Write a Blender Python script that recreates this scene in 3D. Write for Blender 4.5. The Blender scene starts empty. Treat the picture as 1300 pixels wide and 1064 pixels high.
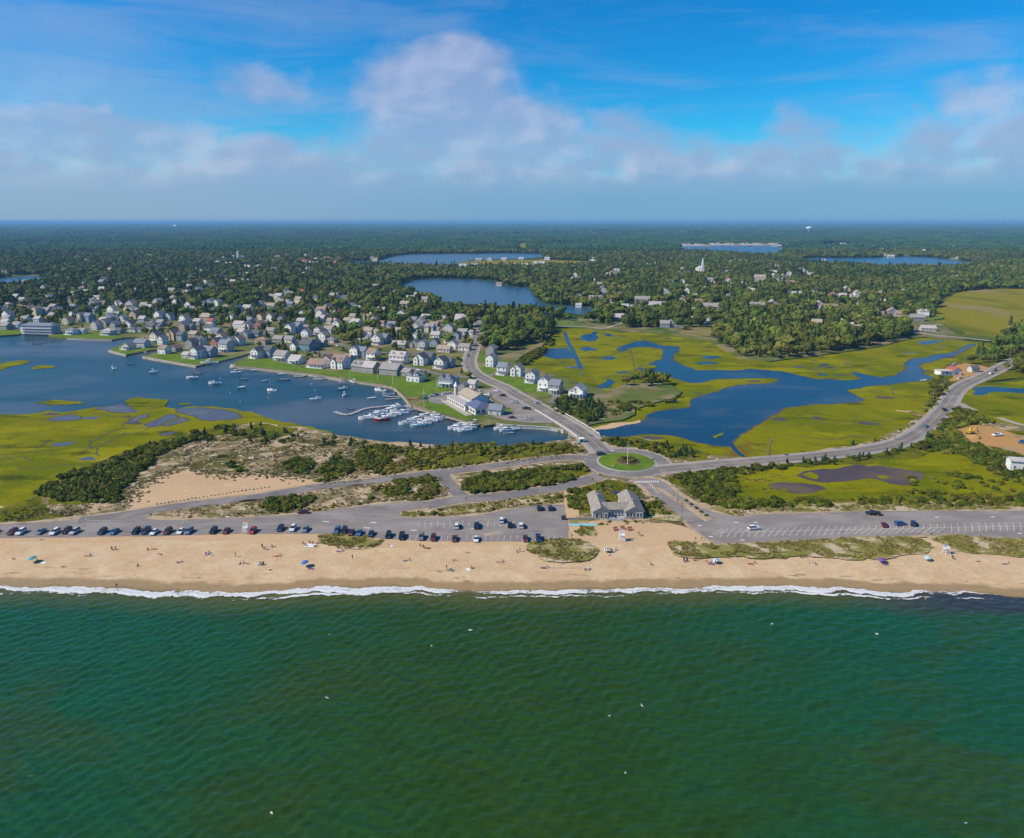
import bpy, math, random
import numpy as np
from mathutils import Vector, Matrix
from mathutils.geometry import tessellate_polygon
random.seed(7); RNG = np.random.default_rng(11)
scene = bpy.context.scene
COL = scene.collection
R = math.radians
HAZE = 7.2e-5

# ------------------------------------------------------------------ camera
CAM_H, FPX, HORIZON, CX, CY = 110.0, 901.0, 281.0, 650.0, 487.0
PITCH = math.atan((CY - HORIZON) / FPX)
cam_d = bpy.data.cameras.new('camera'); cam = bpy.data.objects.new('camera', cam_d); COL.objects.link(cam)
cam.location = (0, 0, CAM_H); cam.rotation_euler = (math.pi/2 - PITCH, 0, 0)
cam_d.sensor_fit = 'HORIZONTAL'; cam_d.sensor_width = 36; cam_d.lens = 36*FPX/1300.0
cam_d.shift_y = -(532.0 - CY)/1300.0
cam_d.clip_start = 1.0; cam_d.clip_end = 250000
scene.camera = cam
cp, sp = math.cos(PITCH), math.sin(PITCH)
def ray(x, y):
    u, v = (x-CX)/FPX, -(y-CY)/FPX
    return Vector((u, cp + v*sp, -sp + v*cp))
def P(x, y, z=0.0):
    "point of the ground plane at height z seen at photograph pixel x, y"
    d = ray(x, y); t = (z-CAM_H)/d.z
    return Vector((d.x*t, d.y*t, z))
def pix(p):
    x, y, z = p[0], p[1], p[2]-CAM_H
    dep = y*cp - z*sp; up = y*sp + z*cp
    return (CX + FPX*x/dep, CY - FPX*up/dep, FPX/dep)

# ------------------------------------------------------------------ sun, sky, exposure
SUN_EL = 41.0
shadow = Vector((1, 0.24, 0)).normalized()
to_sun = Vector((-shadow.x*math.cos(R(SUN_EL)), -shadow.y*math.cos(R(SUN_EL)), math.sin(R(SUN_EL))))
sd = bpy.data.lights.new('sun', 'SUN'); sun = bpy.data.objects.new('sun', sd); COL.objects.link(sun)
sd.energy = 5.0; sd.angle = R(0.5); sd.color = (1.0, 0.91, 0.75)
sun.rotation_euler = to_sun.to_track_quat('Z', 'Y').to_euler(); sun.location = (-200, -40, 300)

scene.view_settings.view_transform = 'Standard'; scene.view_settings.look = 'None'
scene.view_settings.exposure = 0.12; scene.view_settings.gamma = 1.0
scene.view_settings.use_curve_mapping = False
scene.render.engine = 'CYCLES'
cy = scene.cycles
cy.use_denoising = True
cy.max_bounces = 5; cy.diffuse_bounces = 2; cy.glossy_bounces = 2; cy.transmission_bounces = 2
cy.transparent_max_bounces = 6; cy.volume_bounces = 0
cy.caustics_reflective = False; cy.caustics_refractive = False
cy.sample_clamp_indirect = 4

class E:
    "shader maths written as python expressions"
    def __init__(s, nt, sock): s.nt, s.k = nt, sock
    def _b(s, o, op, rev=False):
        n = s.nt.nodes.new('ShaderNodeMath'); n.operation = op
        a, b = (o, s) if rev else (s, o)
        for i, q in enumerate((a, b)):
            if isinstance(q, E): s.nt.links.new(q.k, n.inputs[i])
            elif q is not None: n.inputs[i].default_value = float(q)
        return E(s.nt, n.outputs[0])
    def __add__(s, o): return s._b(o, 'ADD')
    __radd__ = __add__
    def __sub__(s, o): return s._b(o, 'SUBTRACT')
    def __rsub__(s, o): return s._b(o, 'SUBTRACT', True)
    def __mul__(s, o): return s._b(o, 'MULTIPLY')
    __rmul__ = __mul__
    def __truediv__(s, o): return s._b(o, 'DIVIDE')
    def pow(s, o): return s._b(o, 'POWER')
    def max(s, o): return s._b(o, 'MAXIMUM')
    def min(s, o): return s._b(o, 'MINIMUM')
    def f(s, op): return s._b(None, op)
    def atan2(s, o): return s._b(o, 'ARCTAN2')
    def step(s, lo, hi, a=0.0, b=1.0, smooth=True):
        n = s.nt.nodes.new('ShaderNodeMapRange'); n.interpolation_type = 'SMOOTHSTEP' if smooth else 'LINEAR'
        s.nt.links.new(s.k, n.inputs[0])
        for i, v in zip((1, 2, 3, 4), (lo, hi, a, b)): n.inputs[i].default_value = v
        return E(s.nt, n.outputs[0])

def mixcol(nt, fac, a, b, mode='MIX'):
    n = nt.nodes.new('ShaderNodeMix'); n.data_type = 'RGBA'; n.blend_type = mode
    ins = (n.inputs[0], n.inputs[6], n.inputs[7])
    for s, v in zip(ins, (fac, a, b)):
        if isinstance(v, E): nt.links.new(v.k, s)
        elif hasattr(v, 'is_linked'): nt.links.new(v, s)
        elif isinstance(v, (int, float)): s.default_value = v
        else: s.default_value = (*v, 1)
    return n.outputs[2]

def noise(nt, vec, scale, detail=3.0, rough=0.55, dist=0.0, stretch=None, shift=None):
    if stretch or shift:
        m = nt.nodes.new('ShaderNodeMapping'); nt.links.new(vec, m.inputs[0])
        if stretch: m.inputs['Scale'].default_value = stretch
        if shift: m.inputs['Location'].default_value = shift
        vec = m.outputs[0]
    n = nt.nodes.new('ShaderNodeTexNoise'); nt.links.new(vec, n.inputs['Vector'])
    n.inputs['Scale'].default_value = scale; n.inputs['Detail'].default_value = detail
    n.inputs['Roughness'].default_value = rough; n.inputs['Distortion'].default_value = dist
    return E(nt, n.outputs['Fac'])

world = bpy.data.worlds.new('World'); scene.world = world; world.use_nodes = True
wt = world.node_tree; wt.nodes.clear()
wout = wt.nodes.new('ShaderNodeOutputWorld')
sky = wt.nodes.new('ShaderNodeTexSky'); sky.sky_type = 'NISHITA'; sky.sun_disc = False
sky.sun_elevation = R(SUN_EL); sky.sun_rotation = math.atan2(to_sun.x, to_sun.y)
sky.altitude = 100; sky.air_density = 1.0; sky.dust_density = 0.3; sky.ozone_density = 5.0
hsv = wt.nodes.new('ShaderNodeHueSaturation'); hsv.inputs['Saturation'].default_value = 1.35; hsv.inputs['Value'].default_value = 0.95
wt.links.new(sky.outputs[0], hsv.inputs['Color'])
tint = mixcol(wt, 1.0, hsv.outputs[0], (0.24, 1.0, 1.13), 'MULTIPLY')
tc = wt.nodes.new('ShaderNodeTexCoord'); sep = wt.nodes.new('ShaderNodeSeparateXYZ'); wt.links.new(tc.outputs['Generated'], sep.inputs[0])
dx, dy, dz = (E(wt, sep.outputs[i]) for i in range(3))
DEG = 57.29578
el = dz.f('ARCSINE')*DEG                      # elevation and azimuth in degrees, azimuth 0 straight ahead
az = dx.atan2(dy)*DEG
cmb = wt.nodes.new('ShaderNodeCombineXYZ')
wt.links.new((az*0.1).k, cmb.inputs[0]); wt.links.new((el*0.16).k, cmb.inputs[1])
ang = cmb.outputs[0]
n1 = noise(wt, ang, 1.35, 5, 0.47, 0.0)
n2 = noise(wt, ang, 4.2, 4, 0.5, 0.0, shift=(3.1, 7.7, 0))
n1s = noise(wt, ang, 1.35, 5, 0.47, 0.0, shift=(0.10, -0.09, 0))
wisp = noise(wt, ang, 1.1, 5, 0.6, 0.6, stretch=(0.6, 2.2, 1), shift=(9, 2, 0))
def blob(x, y, rx, ry):
    d = ray(x, y).normalized(); a0 = math.degrees(math.atan2(d.x, d.y)); e0 = math.degrees(math.asin(d.z))
    k = FPX/57.3
    qa = (az - a0)*(k/rx); qe = (el - e0)*(k/ry)
    return ((qa*qa + qe*qe)*-1.0).f('EXPONENT')
# a bank of cloud low round the whole horizon, plus the separate cumulus heads
bank = (el + (n1 - 0.5)*12.0 + (n2-0.5)*4.0).step(3.6, 8.2, 1.0, 0.0)
heads = blob(95, 172, 70, 50)*1.25 + blob(210, 195, 130, 34)*1.05 + blob(20, 205, 70, 30)*0.6 + blob(590, 78, 55, 38)*1.25 + blob(525, 125, 75, 50)*1.05 \
      + blob(680, 175, 85, 50)*1.2 + blob(570, 175, 110, 50)*0.8 + blob(330, 105, 80, 28)*0.75 + blob(440, 215, 90, 22)*0.8 + blob(830, 215, 70, 22)*0.8 \
      + blob(950, 203, 24, 10)*0.7 + blob(1290, 145, 100, 60)*1.0 + blob(1050, 215, 130, 25)*0.6 + blob(15, 200, 60, 35)*0.6
cl = ((heads + (n1-0.5)*1.5 + (n2-0.5)*0.8).step(0.26, 1.10, 0.0, 1.0)*0.72)
low = el.step(-1.0, 5.2, 0.9, 0.0)
thin = (wisp + blob(60, 60, 360, 130)*0.26).step(0.44, 0.85, 0.0, 0.48)*el.step(1.0, 30.0, 1.0, 0.35)
dens = ((bank*0.84).max(cl)).max(low).max(thin).min(0.97)
lit = ((n1 - n1s)*4.0 + (n2-0.5)*0.7 + 0.40).step(0.10, 1.0)*el.step(1.6, 4.2)*heads.step(0.1, 0.9, 0.35, 1.0)
low_col = mixcol(wt, az.step(-35, 8), (0.285, 0.36, 0.555), (0.185, 0.318, 0.55))
shade_col = mixcol(wt, el.step(1.2, 5.5), low_col, (0.31, 0.385, 0.585))
ccol = mixcol(wt, lit, shade_col, (0.47, 0.505, 0.665))
b1 = wt.nodes.new('ShaderNodeBackground'); wt.links.new(tint, b1.inputs[0]); b1.inputs[1].default_value = 0.12
b2 = wt.nodes.new('ShaderNodeBackground'); wt.links.new(ccol, b2.inputs[0]); b2.inputs[1].default_value = 1.0
mx = wt.nodes.new('ShaderNodeMixShader'); wt.links.new(dens.k, mx.inputs[0])
wt.links.new(b1.outputs[0], mx.inputs[1]); wt.links.new(b2.outputs[0], mx.inputs[2]); wt.links.new(mx.outputs[0], wout.inputs[0])

# ------------------------------------------------------------------ materials
MATS = {}
def newmat(name):
    m = bpy.data.materials.new(name); m.use_nodes = True
    nt = m.node_tree; b = nt.nodes['Principled BSDF']; b.inputs['Specular IOR Level'].default_value = 0.3
    return m, nt, b
def pos(nt):
    return nt.nodes.new('ShaderNodeNewGeometry').outputs['Position']
def plain(name, col, rough=0.7, metal=0.0, var=0.12, scale=1.5, spec=0.3, rand=0.0):
    if name in MATS: return MATS[name]
    m, nt, b = newmat(name)
    n = noise(nt, pos(nt), scale, 3)
    dark = tuple(c*(1-var) for c in col); lite = tuple(min(1, c*(1+var)) for c in col)
    c = mixcol(nt, n.step(0.3, 0.7), dark, lite)
    if rand:
        oi = nt.nodes.new('ShaderNodeObjectInfo'); h = nt.nodes.new('ShaderNodeHueSaturation')
        r = E(nt, oi.outputs['Random'])
        nt.links.new((r*rand + (1-rand/2)).k, h.inputs['Value']); nt.links.new(c, h.inputs['Color']); c = h.outputs[0]
    nt.links.new(c, b.inputs['Base Color'])
    b.inputs['Roughness'].default_value = rough; b.inputs['Metallic'].default_value = metal
    b.inputs['Specular IOR Level'].default_value = spec
    MATS[name] = m; return m
def bump(nt, b, h, strength, dist):
    n = nt.nodes.new('ShaderNodeBump'); n.inputs['Strength'].default_value = strength; n.inputs['Distance'].default_value = dist
    nt.links.new(h.k, n.inputs['Height']); nt.links.new(n.outputs[0], b.inputs['Normal'])
def patchy(name, base, layers, fine=0.18, fscale=0.9, rough=0.9, bmp=0.0, bscale=0.7, bdist=0.3):
    "ground cover: base colour with patches of other colours, each (colour, scale, lo, hi, stretch)"
    m, nt, b = newmat(name); p = pos(nt); c = None; prev = base
    for i, (col, sc, lo, hi, st) in enumerate(layers):
        n = noise(nt, p, sc, 5, 0.6, 0.3, stretch=st, shift=(31.7*i+3, 17.3*i, 5.1*i))
        prev = mixcol(nt, n.step(lo, hi), prev, col)
    f = noise(nt, p, fscale, 4, 0.7)
    h = nt.nodes.new('ShaderNodeHueSaturation')
    if hasattr(prev, 'is_linked'): nt.links.new(prev, h.inputs['Color'])
    else: h.inputs['Color'].default_value = (*prev, 1)
    nt.links.new(f.step(0.25, 0.75, 1-fine, 1+fine).k, h.inputs['Value'])
    nt.links.new(h.outputs[0], b.inputs['Base Color']); b.inputs['Roughness'].default_value = rough
    b.inputs['Specular IOR Level'].default_value = 0.03
    if bmp: bump(nt, b, noise(nt, p, bscale, 4, 0.65), bmp, bdist)
    MATS[name] = m; return m
def water(name, col, patches=(), rough=0.12, ws=0.35, strength=0.35, wd=0.25, st=(1, 1.6, 1), spec=0.5):
    m, nt, b = newmat(name); p = pos(nt); prev = col
    for i, (c2, sc, lo, hi, s2) in enumerate(patches):
        prev = mixcol(nt, noise(nt, p, sc, 4, 0.55, 0.4, stretch=s2, shift=(11.3*i, 7*i, 0)).step(lo, hi), prev, c2)
    if hasattr(prev, 'is_linked'): nt.links.new(prev, b.inputs['Base Color'])
    else: b.inputs['Base Color'].default_value = (*prev, 1)
    b.inputs['Roughness'].default_value = rough; b.inputs['IOR'].default_value = 1.33; b.inputs['Specular IOR Level'].default_value = spec
    h = noise(nt, p, ws, 4, 0.6, 0.2, stretch=st) + noise(nt, p, ws*0.23, 3, 0.5, stretch=st)*1.2
    bump(nt, b, h, strength, wd)
    MATS[name] = m; return m

# ------------------------------------------------------------------ meshes and objects
class MB:
    def __init__(s): s.v = []; s.f = []; s.m = []
    def add(s, vs, fs, mat=0):
        k = len(s.v); s.v += [tuple(v) for v in vs]; s.f += [tuple(i+k for i in f) for f in fs]; s.m += [mat]*len(fs); return s
    def box(s, c, d, mat=0, rz=0.0, taper=1.0):
        x, y, z = (q/2 for q in d); co, si = math.cos(rz), math.sin(rz); vs = []
        for k, t in ((-1, 1.0), (1, taper)):
            for a, b_ in ((-1, -1), (1, -1), (1, 1), (-1, 1)):
                px, py = a*x*t, b_*y*t
                vs.append((c[0]+px*co-py*si, c[1]+px*si+py*co, c[2]+k*z))
        return s.add(vs, [(3, 2, 1, 0), (4, 5, 6, 7), (0, 1, 5, 4), (1, 2, 6, 5), (2, 3, 7, 6), (3, 0, 4, 7)], mat)
    def tube(s, a, b, r0, r1=None, n=6, mat=0, cap=True):
        r1 = r0 if r1 is None else r1; a, b = Vector(a), Vector(b); d = (b-a).normalized()
        u = d.orthogonal().normalized(); w = d.cross(u); vs = []
        for q, r in ((a, r0), (b, r1)):
            for i in range(n):
                t = 2*math.pi*i/n; vs.append(q + u*(r*math.cos(t)) + w*(r*math.sin(t)))
        fs = [(i, (i+1) % n, n+(i+1) % n, n+i) for i in range(n)]
        if cap: fs += [tuple(range(n-1, -1, -1)), tuple(range(n, 2*n))]
        return s.add(vs, fs, mat)
    def lathe(s, prof, n=10, mat=0, c=(0, 0, 0)):
        vs = []; fs = []
        for r, z in prof:
            for i in range(n):
                t = 2*math.pi*i/n; vs.append((c[0]+r*math.cos(t), c[1]+r*math.sin(t), c[2]+z))
        for k in range(len(prof)-1):
            for i in range(n): fs.append((k*n+i, k*n+(i+1) % n, (k+1)*n+(i+1) % n, (k+1)*n+i))
        fs.append(tuple(range(n-1, -1, -1))); fs.append(tuple((len(prof)-1)*n+i for i in range(n)))
        return s.add(vs, fs, mat)
    def prism(s, poly, z0, z1, mat=0):
        n = len(poly); vs = [(p[0], p[1], z0) for p in poly] + [(p[0], p[1], z1) for p in poly]
        fs = [(i, (i+1) % n, n+(i+1) % n, n+i) for i in range(n)] + [tuple(range(n-1, -1, -1)), tuple(range(n, 2*n))]
        return s.add(vs, fs, mat)
    def loft(s, rings, mat=0, cap=True):
        n = len(rings[0]); vs = [p for r in rings for p in r]; fs = []
        for k in range(len(rings)-1):
            for i in range(n): fs.append((k*n+i, k*n+(i+1) % n, (k+1)*n+(i+1) % n, (k+1)*n+i))
        if cap: fs += [tuple(range(n-1, -1, -1)), tuple((len(rings)-1)*n+i for i in range(n))]
        return s.add(vs, fs, mat)
    def mesh(s, name, mats, smooth=False):
        me = bpy.data.meshes.new(name); me.from_pydata(s.v, [], s.f)
        for m in (mats if isinstance(mats, (list, tuple)) else [mats]): me.materials.append(m)
        me.polygons.foreach_set('material_index', s.m)
        if smooth: me.polygons.foreach_set('use_smooth', [True]*len(s.f))
        me.update(); return me
    def obj(s, name, mats, parent=None, smooth=False, loc=None, rz=0.0):
        return link(name, s.mesh(name, mats, smooth), parent, loc, rz)
def link(name, me, parent=None, loc=None, rz=0.0):
    o = bpy.data.objects.new(name, me); COL.objects.link(o)
    if parent: o.parent = parent
    if loc is not None: o.location = loc
    if rz: o.rotation_euler = (0, 0, rz)
    return o
LABELS = []            # (object, look, place): equal ones are told apart by their order from the left
def tag(o, look, place, cat, group=None, order=True):
    o['category'] = cat
    if group: o['group'] = group
    LABELS.append((o, look, place, order)); return o
def thing(name, look, place, cat, loc, rz=0.0, group=None, order=True):
    o = bpy.data.objects.new(name, None); COL.objects.link(o); o.location = loc; o.rotation_euler = (0, 0, rz)
    o.empty_display_size = 0.5
    return tag(o, look, place, cat, group, order)
def struct(o, kind='structure'): o['kind'] = kind; return o
def copy_tree(o, parent=None):
    c = o.copy(); COL.objects.link(c)
    if parent: c.parent = parent
    for ch in list(o.children): copy_tree(ch, c)
    return c

# ------------------------------------------------------------------ outlines
def inpoly(pts, poly):
    pts = np.asarray(pts); poly = np.asarray([(p[0], p[1]) for p in poly]); x, y = pts[:, 0], pts[:, 1]
    inside = np.zeros(len(pts), bool); n = len(poly); j = n-1
    for i in range(n):
        xi, yi = poly[i]; xj, yj = poly[j]
        if yi != yj:
            c = ((yi > y) != (yj > y)) & (x < (xj-xi)*(y-yi)/(yj-yi)+xi); inside ^= c
        j = i
    return inside
def W(pts, z=0.0): return [P(x, y, z) for x, y in pts]
def rough_edge(pts, seg, amp, closed=True, rnd=None):
    rnd = rnd or random; out = []; n = len(pts)
    for i in range(n if closed else n-1):
        a, b = Vector(pts[i]), Vector(pts[(i+1) % n])
        def rec(a, b, d):
            L = (b-a).length
            if L <= seg or d > 8: out.append(a); return
            m = (a+b)/2; nrm = Vector((-(b-a).y, (b-a).x, 0))
            m = m + nrm*(rnd.uniform(-1, 1)*amp*min(1.0, 45.0/L))
            rec(a, m, d+1); rec(m, b, d+1)
        rec(a, b, 0)
    if not closed: out.append(Vector(pts[-1]))
    return out
def slab_mesh(name, pts, z1, z0, mat):
    vs = [(p[0], p[1], z1) for p in pts]; n = len(vs)
    tris = tessellate_polygon([[Vector((p[0], p[1], 0)) for p in pts]])
    fs = []
    for t in tris:
        a, b, c = (Vector(vs[i]) for i in t)
        fs.append(tuple(t) if (b-a).cross(c-a).z > 0 else tuple(reversed(t)))
    if z0 is not None:
        vs += [(p[0], p[1], z0) for p in pts]
        ar = sum(pts[i][0]*pts[(i+1) % n][1]-pts[(i+1) % n][0]*pts[i][1] for i in range(n))
        for i in range(n):
            j = (i+1) % n
            fs.append((n+i, n+j, j, i) if ar > 0 else (i, j, n+j, n+i))
    me = bpy.data.meshes.new(name); me.from_pydata(vs, [], fs); me.materials.append(mat); me.update(); return me
def area(name, pts_px, z1, z0, mat, seg=6.0, amp=0.12, kind='structure', world=False):
    w = pts_px if world else W(pts_px, z1)
    if seg: w = rough_edge([Vector((p[0], p[1], 0)) for p in w], seg, amp)
    o = link(name, slab_mesh(name, w, z1, z0, mat)); o['kind'] = kind
    o_pts[o.name] = w; return o
o_pts = {}
def smooth_line(pts, step):
    pts = [Vector((p[0], p[1], 0)) for p in pts]; out = []
    for i in range(len(pts)-1):
        p0 = pts[max(i-1, 0)]; p1 = pts[i]; p2 = pts[i+1]; p3 = pts[min(i+2, len(pts)-1)]
        n = max(2, int((p2-p1).length/step))
        for k in range(n):
            t = k/n
            out.append(0.5*((2*p1)+(p2-p0)*t+(2*p0-5*p1+4*p2-p3)*t*t+(3*p1-p0-3*p2+p3)*t**3))
    out.append(pts[-1]); return out
def offset_line(line, d):
    out = []
    for i, p in enumerate(line):
        t = (line[min(i+1, len(line)-1)]-line[max(i-1, 0)]).normalized()
        out.append(p + Vector((-t.y, t.x, 0))*d)
    return out
def ribbon(name, line, d0, d1, z1, z0, mat, kind='structure', parent=None):
    a, b = offset_line(line, d0), offset_line(line, d1); n = len(line); m = MB()
    vs = [(p.x, p.y, z1) for p in a]+[(p.x, p.y, z1) for p in b]
    fs = [(i, i+1, n+i+1, n+i) if d1 > d0 else (n+i, n+i+1, i+1, i) for i in range(n-1)]
    if z0 is not None:
        vs += [(p.x, p.y, z0) for p in a]+[(p.x, p.y, z0) for p in b]
        for i in range(n-1): fs += [(2*n+i, 2*n+i+1, i+1, i), (n+i, n+i+1, 3*n+i+1, 3*n+i)]
    m.add(vs, fs); o = m.obj(name, mat, parent)
    if kind: o['kind'] = kind
    return o
# ==================================================================== GROUND, WATER, ROADS
Z_BASE, Z_WATER, Z_MARSH, Z_DUNE, Z_TOWN = 0.25, 0.35, 0.7, 1.2, 1.5
# ---- colours of the ground covers
M_FOREST = patchy('forest_floor', (0.062, 0.092, 0.018), [((0.105, 0.125, 0.02), 0.004, 0.45, 0.62, None), ((0.026, 0.046, 0.014), 0.0012, 0.46, 0.6, (1, 2.5, 1)),
                  ((0.13, 0.14, 0.06), 0.0007, 0.64, 0.70, (1, 3, 1))], 0.25, 0.05, bmp=0.6, bscale=0.03, bdist=6)
M_MARSH = patchy('marsh_grass', (0.190, 0.183, 0.0), [((0.122, 0.140, 0.0), 0.020, 0.42, 0.58, (1, 0.55, 1)), ((0.24, 0.22, 0.0), 0.045, 0.50, 0.66, (0.6, 1.3, 1)),
                 ((0.15, 0.100, 0.015), 0.028, 0.62, 0.72, (1, 0.5, 1)), ((0.055, 0.070, 0.004), 0.06, 0.56, 0.70, (0.4, 1, 1)), ((0.135, 0.112, 0.012), 0.14, 0.58, 0.68, (0.35, 1.4, 1))], 0.20, 1.1, bmp=0.7, bscale=0.9, bdist=0.5)
M_MARSH2 = patchy('salt_meadow_grass', (0.215, 0.185, 0.010), [((0.12, 0.13, 0.008), 0.010, 0.50, 0.62, (1, 0.5, 1)), ((0.27, 0.19, 0.08), 0.009, 0.52, 0.66, (1, 0.6, 1))], 0.22, 0.5, bmp=0.6, bscale=0.5, bdist=0.5)
M_DUNE = patchy('dune_ground', (0.205, 0.155, 0.075), [((0.45, 0.33, 0.205), 0.085, 0.48, 0.60, (0.75, 1.3, 1)), ((0.10, 0.092, 0.02), 0.06, 0.50, 0.64, (0.7, 1, 1)), ((0.12, 0.105, 0.075), 0.16, 0.56, 0.66, None),
                 ((0.55, 0.44, 0.32), 0.30, 0.56, 0.64, None)], 0.25, 1.6, bmp=0.8, bscale=0.45, bdist=0.6)
M_BRUSH = patchy('brush_ground', (0.125, 0.125, 0.006), [((0.165, 0.15, 0.008), 0.05, 0.48, 0.62, None), ((0.068, 0.082, 0.006), 0.11, 0.5, 0.62, None), ((0.21, 0.17, 0.10), 0.09, 0.63, 0.70, None)], 0.28, 1.3, bmp=0.9, bscale=0.6, bdist=0.7)
M_BGRASS = patchy('beach_grass_ground', (0.27, 0.225, 0.075), [((0.19, 0.19, 0.035), 0.12, 0.46, 0.6, (0.6, 1.2, 1)), ((0.50, 0.39, 0.265), 0.16, 0.48, 0.58, (0.45, 1.2, 1)), ((0.24, 0.20, 0.06), 0.4, 0.5, 0.65, None)], 0.28, 2.2, bmp=0.9, bscale=1.1, bdist=0.4)
M_SAND = patchy('sand', (0.53, 0.355, 0.205), [((0.49, 0.33, 0.19), 0.05, 0.45, 0.65, None), ((0.56, 0.40, 0.245), 0.3, 0.55, 0.7, None)], 0.09, 2.4, bmp=0.35, bscale=1.2, bdist=0.12)
M_VERGE = patchy('sandy_verge', (0.44, 0.325, 0.21), [((0.34, 0.25, 0.155), 0.2, 0.45, 0.6, None), ((0.16, 0.15, 0.06), 0.33, 0.60, 0.68, None)], 0.15, 2.0, bmp=0.4, bscale=1.2, bdist=0.2)
M_TOWN = patchy('town_ground', (0.12, 0.135, 0.035), [((0.24, 0.185, 0.105), 0.03, 0.46, 0.60, None), ((0.075, 0.115, 0.022), 0.045, 0.5, 0.62, None), ((0.26, 0.24, 0.21), 0.05, 0.62, 0.68, (0.5, 1.6, 1))], 0.22, 0.7, bmp=0.5, bscale=0.6, bdist=0.3)
M_LAWN = patchy('lawn', (0.105, 0.175, 0.018), [((0.145, 0.195, 0.022), 0.09, 0.45, 0.62, None), ((0.075, 0.135, 0.015), 0.16, 0.5, 0.66, None)], 0.14, 1.5, bmp=0.3, bscale=1.5, bdist=0.15)
M_DRYLAWN = patchy('dry_lawn', (0.24, 0.18, 0.075), [((0.14, 0.155, 0.035), 0.1, 0.48, 0.6, None)], 0.15, 1.0)
M_DIRT = patchy('bare_orange_dirt', (0.43, 0.24, 0.085), [((0.36, 0.24, 0.13), 0.05, 0.5, 0.64, None), ((0.22, 0.17, 0.11), 0.12, 0.60, 0.70, None)], 0.15, 0.8, bmp=0.5, bscale=0.4, bdist=0.5)
M_LOT = patchy('parking_asphalt', (0.228, 0.198, 0.182), [((0.285, 0.25, 0.225), 0.05, 0.42, 0.64, (1, 2.2, 1)), ((0.185, 0.165, 0.155), 0.08, 0.56, 0.70, (1, 3, 1)), ((0.33, 0.285, 0.22), 0.10, 0.66, 0.76, (1, 2, 1)), ((0.15, 0.14, 0.135), 0.6, 0.64, 0.70, (0.3, 1, 1)), ((0.42, 0.32, 0.21), 0.07, 0.66, 0.74, (0.8, 1.6, 1))], 0.10, 2.5)
M_ROAD = patchy('road_asphalt', (0.185, 0.165, 0.156), [((0.25, 0.222, 0.205), 0.07, 0.45, 0.64, None), ((0.15, 0.138, 0.135), 0.15, 0.56, 0.68, None)], 0.09, 1.6)
M_WALK = patchy('concrete_walk', (0.36, 0.305, 0.255), [((0.30, 0.255, 0.215), 0.2, 0.5, 0.65, None)], 0.1, 2.0)
M_KERB = plain('pale_stone_kerb', (0.46, 0.43, 0.39))
M_PAINT = plain('road_paint', (0.66, 0.64, 0.60), var=0.18, scale=1.4)
M_YPAINT = plain('yellow_paint', (0.55, 0.38, 0.08))
M_TIMBER = plain('weathered_timber', (0.36, 0.30, 0.23), var=0.25, scale=0.8)
M_STONEWALL = plain('seawall_stone', (0.44, 0.37, 0.29), var=0.25, scale=0.5)
M_MUD = patchy('dark_pond_mud', (0.085, 0.072, 0.085), [((0.12, 0.105, 0.06), 0.05, 0.55, 0.68, None)], 0.15, 0.6)
M_GREYDOCK = plain('grey_dock_boards', (0.33, 0.33, 0.33), var=0.15, scale=0.7)

def flat(name, pts, mat, z):
    me = bpy.data.meshes.new(name); me.from_pydata([(x, y, z) for x, y in pts], [], [tuple(range(len(pts)))]); me.materials.append(mat); me.update()
    return struct(link(name, me))
# ---- base ground to the horizon, and the sea
flat('ground', [(-4000, 236), (4000, 236), (60000, 20000), (60000, 56000), (9000, 56000), (-6500, 42000), (-10500, 21500), (-14000, 17000), (-60000, 16500), (-60000, 9000)], M_FOREST, Z_BASE)
M_SOUND = water('open_sound_water', (0.03, 0.09, 0.13), rough=0.3, ws=0.05, strength=0.3, wd=1)
flat('distant_sea', [(-60000, 12000), (60000, 12000), (60000, 64000), (-60000, 64000)], M_SOUND, -0.3)

SHORE = [(0, 747), (80, 746), (150, 748), (230, 752), (300, 755), (350, 752), (400, 748), (460, 746), (530, 746), (560, 751), (600, 751), (660, 752), (720, 750), (800, 748), (870, 749), (940, 746), (1000, 746), (1080, 748), (1140, 753), (1200, 752), (1250, 755), (1300, 759)]
_sx, _sy = zip(*[(p.x, p.y) for p in W(SHORE, 0.0)])
def shore_y(x):
    x = np.asarray(x, float)
    return np.interp(x, _sx, _sy) + 0.35*np.sin(x*0.31+1.0) + 0.25*np.sin(x*0.83) + 0.12*np.sin(x*2.1+2)
def grid_mesh(name, X, Y, Z, mat, attrs=()):
    ny, nx = X.shape
    co = np.stack([X, Y, Z], -1).reshape(-1, 3).astype(np.float32)
    idx = np.arange(nx*ny).reshape(ny, nx)
    f = np.stack([idx[:-1, :-1], idx[:-1, 1:], idx[1:, 1:], idx[1:, :-1]], -1).reshape(-1, 4)
    me = bpy.data.meshes.new(name); me.vertices.add(len(co)); me.vertices.foreach_set('co', co.ravel())
    me.loops.add(f.size); me.loops.foreach_set('vertex_index', f.ravel().astype(np.int32))
    me.polygons.add(len(f)); me.polygons.foreach_set('loop_start', np.arange(0, f.size, 4, dtype=np.int32))
    for nm, val in attrs:
        a = me.attributes.new(nm, 'FLOAT', 'POINT'); a.data.foreach_set('value', val.ravel().astype(np.float32))
    me.update(calc_edges=True); me.polygons.foreach_set('use_smooth', np.ones(len(f), bool)); me.materials.append(mat)
    return me
def attr(nt, name):
    a = nt.nodes.new('ShaderNodeAttribute'); a.attribute_name = name; return E(nt, a.outputs['Fac'])
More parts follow.
